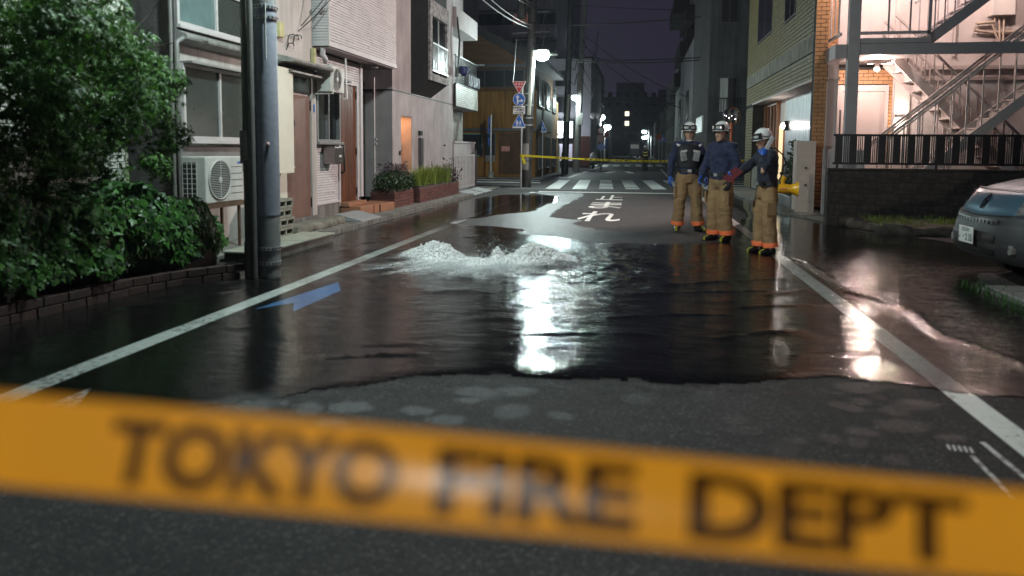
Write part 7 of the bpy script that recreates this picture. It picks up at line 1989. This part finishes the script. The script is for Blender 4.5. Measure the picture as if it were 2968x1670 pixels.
for s0 in (-1, 1):
    mb = MB(); ups = [car_pt(i, s0) for i in np.linspace(3, 26.5, 60)]
    vs = []
    for p in ups:
        lo = 0.24
        for wx in (NX+0.87, NX+3.35):
            d_ = abs(p.x-wx)
            if d_ < 0.36: lo = max(lo, 0.32+math.sqrt(max(0, 0.36**2-d_**2)))
        vs += [p, Vector((p.x, CY+s0*HW*0.995, min(p.z, max(lo, 0.24))))]
    mb.add(vs, [(2*i, 2*i+1, 2*i+3, 2*i+2) for i in range(59)])
    mb.build('side_panel', CARP, car, True)
    MB().prism([(NX+1.35, 1.14), (NX+1.95, 1.64), (NX+3.8, 1.66), (NX+3.85, 1.14)], 'Y', CY+s0*HW*0.985-0.004, CY+s0*HW*0.985+0.014).build('side_window', GLASS_D, car)
    for wx in (NX+0.87, NX+3.35):
        wy = CY+s0*0.78
        wh_ = MB().tube([(wx, wy-0.10, 0.315), (wx, wy-0.085, 0.315), (wx, wy+0.085, 0.315), (wx, wy+0.10, 0.315)], [0.27, 0.315, 0.315, 0.27], 28).build('wheel', BLACK_R, car, 40)
        MB().tube([(wx, wy+s0*0.09, 0.315), (wx, wy+s0*0.108, 0.315)], [0.21, 0.17], 20).build('rim', GALV, wh_, True)
# grille slots, number plate, emblem, fog lamps
for (i0, i1, v) in ((6.3, 7.1, 0.50), (3.6, 4.5, 0.52), (1.9, 2.7, 0.5)): car_patch('grille_slot', i0, i1, -v, v, BLACK_M, bump_, 6, 30, 0.014)
for k in range(12):
    v = -0.44+k*0.08; p = car_pt(6.7, v); MB().box(p.x-0.020, p.x-0.012, p.y-0.003, p.y+0.003, p.z-0.016, p.z+0.016).build('grille_bar', BUMP, bump_)
for s0 in (-1, 1):
    p = car_pt(3.0, s0*0.72); MB().tube([(p.x-0.012, p.y, p.z), (p.x+0.03, p.y, p.z)], 0.045, 16).build('fog_lamp', CGL, bump_, True)
PLW = pm('number_plate_white', (0.72, 0.72, 0.70), 0.4, var=0.03)
pt = MB().box(NX-0.045, NX-0.035, CY-0.02-0.165, CY-0.02+0.165, 0.42, 0.585).build('number_plate', PLW, car, bevel=0.004)
def plate_txt(txt, size, yc, zc, bold=0.0, sx=1.0):
    t = text_mesh(txt, size, bold=bold); t.v = [(NX-0.0465, yc-p[0]*sx, zc+p[1]) for p in t.v]; t.build('lettering', DARK_G, pt)
plate_txt('足立332', 0.048, CY-0.02, 0.555, 0.001)
plate_txt('・2 35', 0.098, CY-0.055, 0.475, 0.003, 0.9); plate_txt('は', 0.040, CY+0.115, 0.47, 0.001)
e = car_pt(10.7, 0.0); em = MB(); ex = e.x-0.012
for (ya, za, yb, zb) in ((0, .085, .035, 0), (.035, 0, 0, -.085), (0, -.085, -.035, 0), (-.035, 0, 0, .085)):
    em.bar((ex-za*0.55*-1, CY+ya, e.z+za*0.85), (ex-zb*0.55*-1, CY+yb, e.z+zb*0.85), 0.018)
em.build('emblem', pm('chrome', (0.6, 0.6, 0.62), 0.12, metal=1.0, var=0.02), car)

# ================================================================== HAZE
hz = MB().box(-330, 330, -62, 520, -1.0, 27.5).build('haze', None)
hm = bpy.data.materials.new('night_haze'); hm.use_nodes = True
hm.node_tree.nodes.clear()
ho = hm.node_tree.nodes.new('ShaderNodeOutputMaterial'); hv = hm.node_tree.nodes.new('ShaderNodeVolumePrincipled')
hv.inputs['Color'].default_value = (0.85, 0.88, 1.0, 1); hv.inputs['Density'].default_value = 0.0004; hv.inputs['Anisotropy'].default_value = 0.6
hm.node_tree.links.new(hv.outputs[0], ho.inputs['Volume'])
hz.data.materials.append(hm); hz['kind'] = 'stuff'
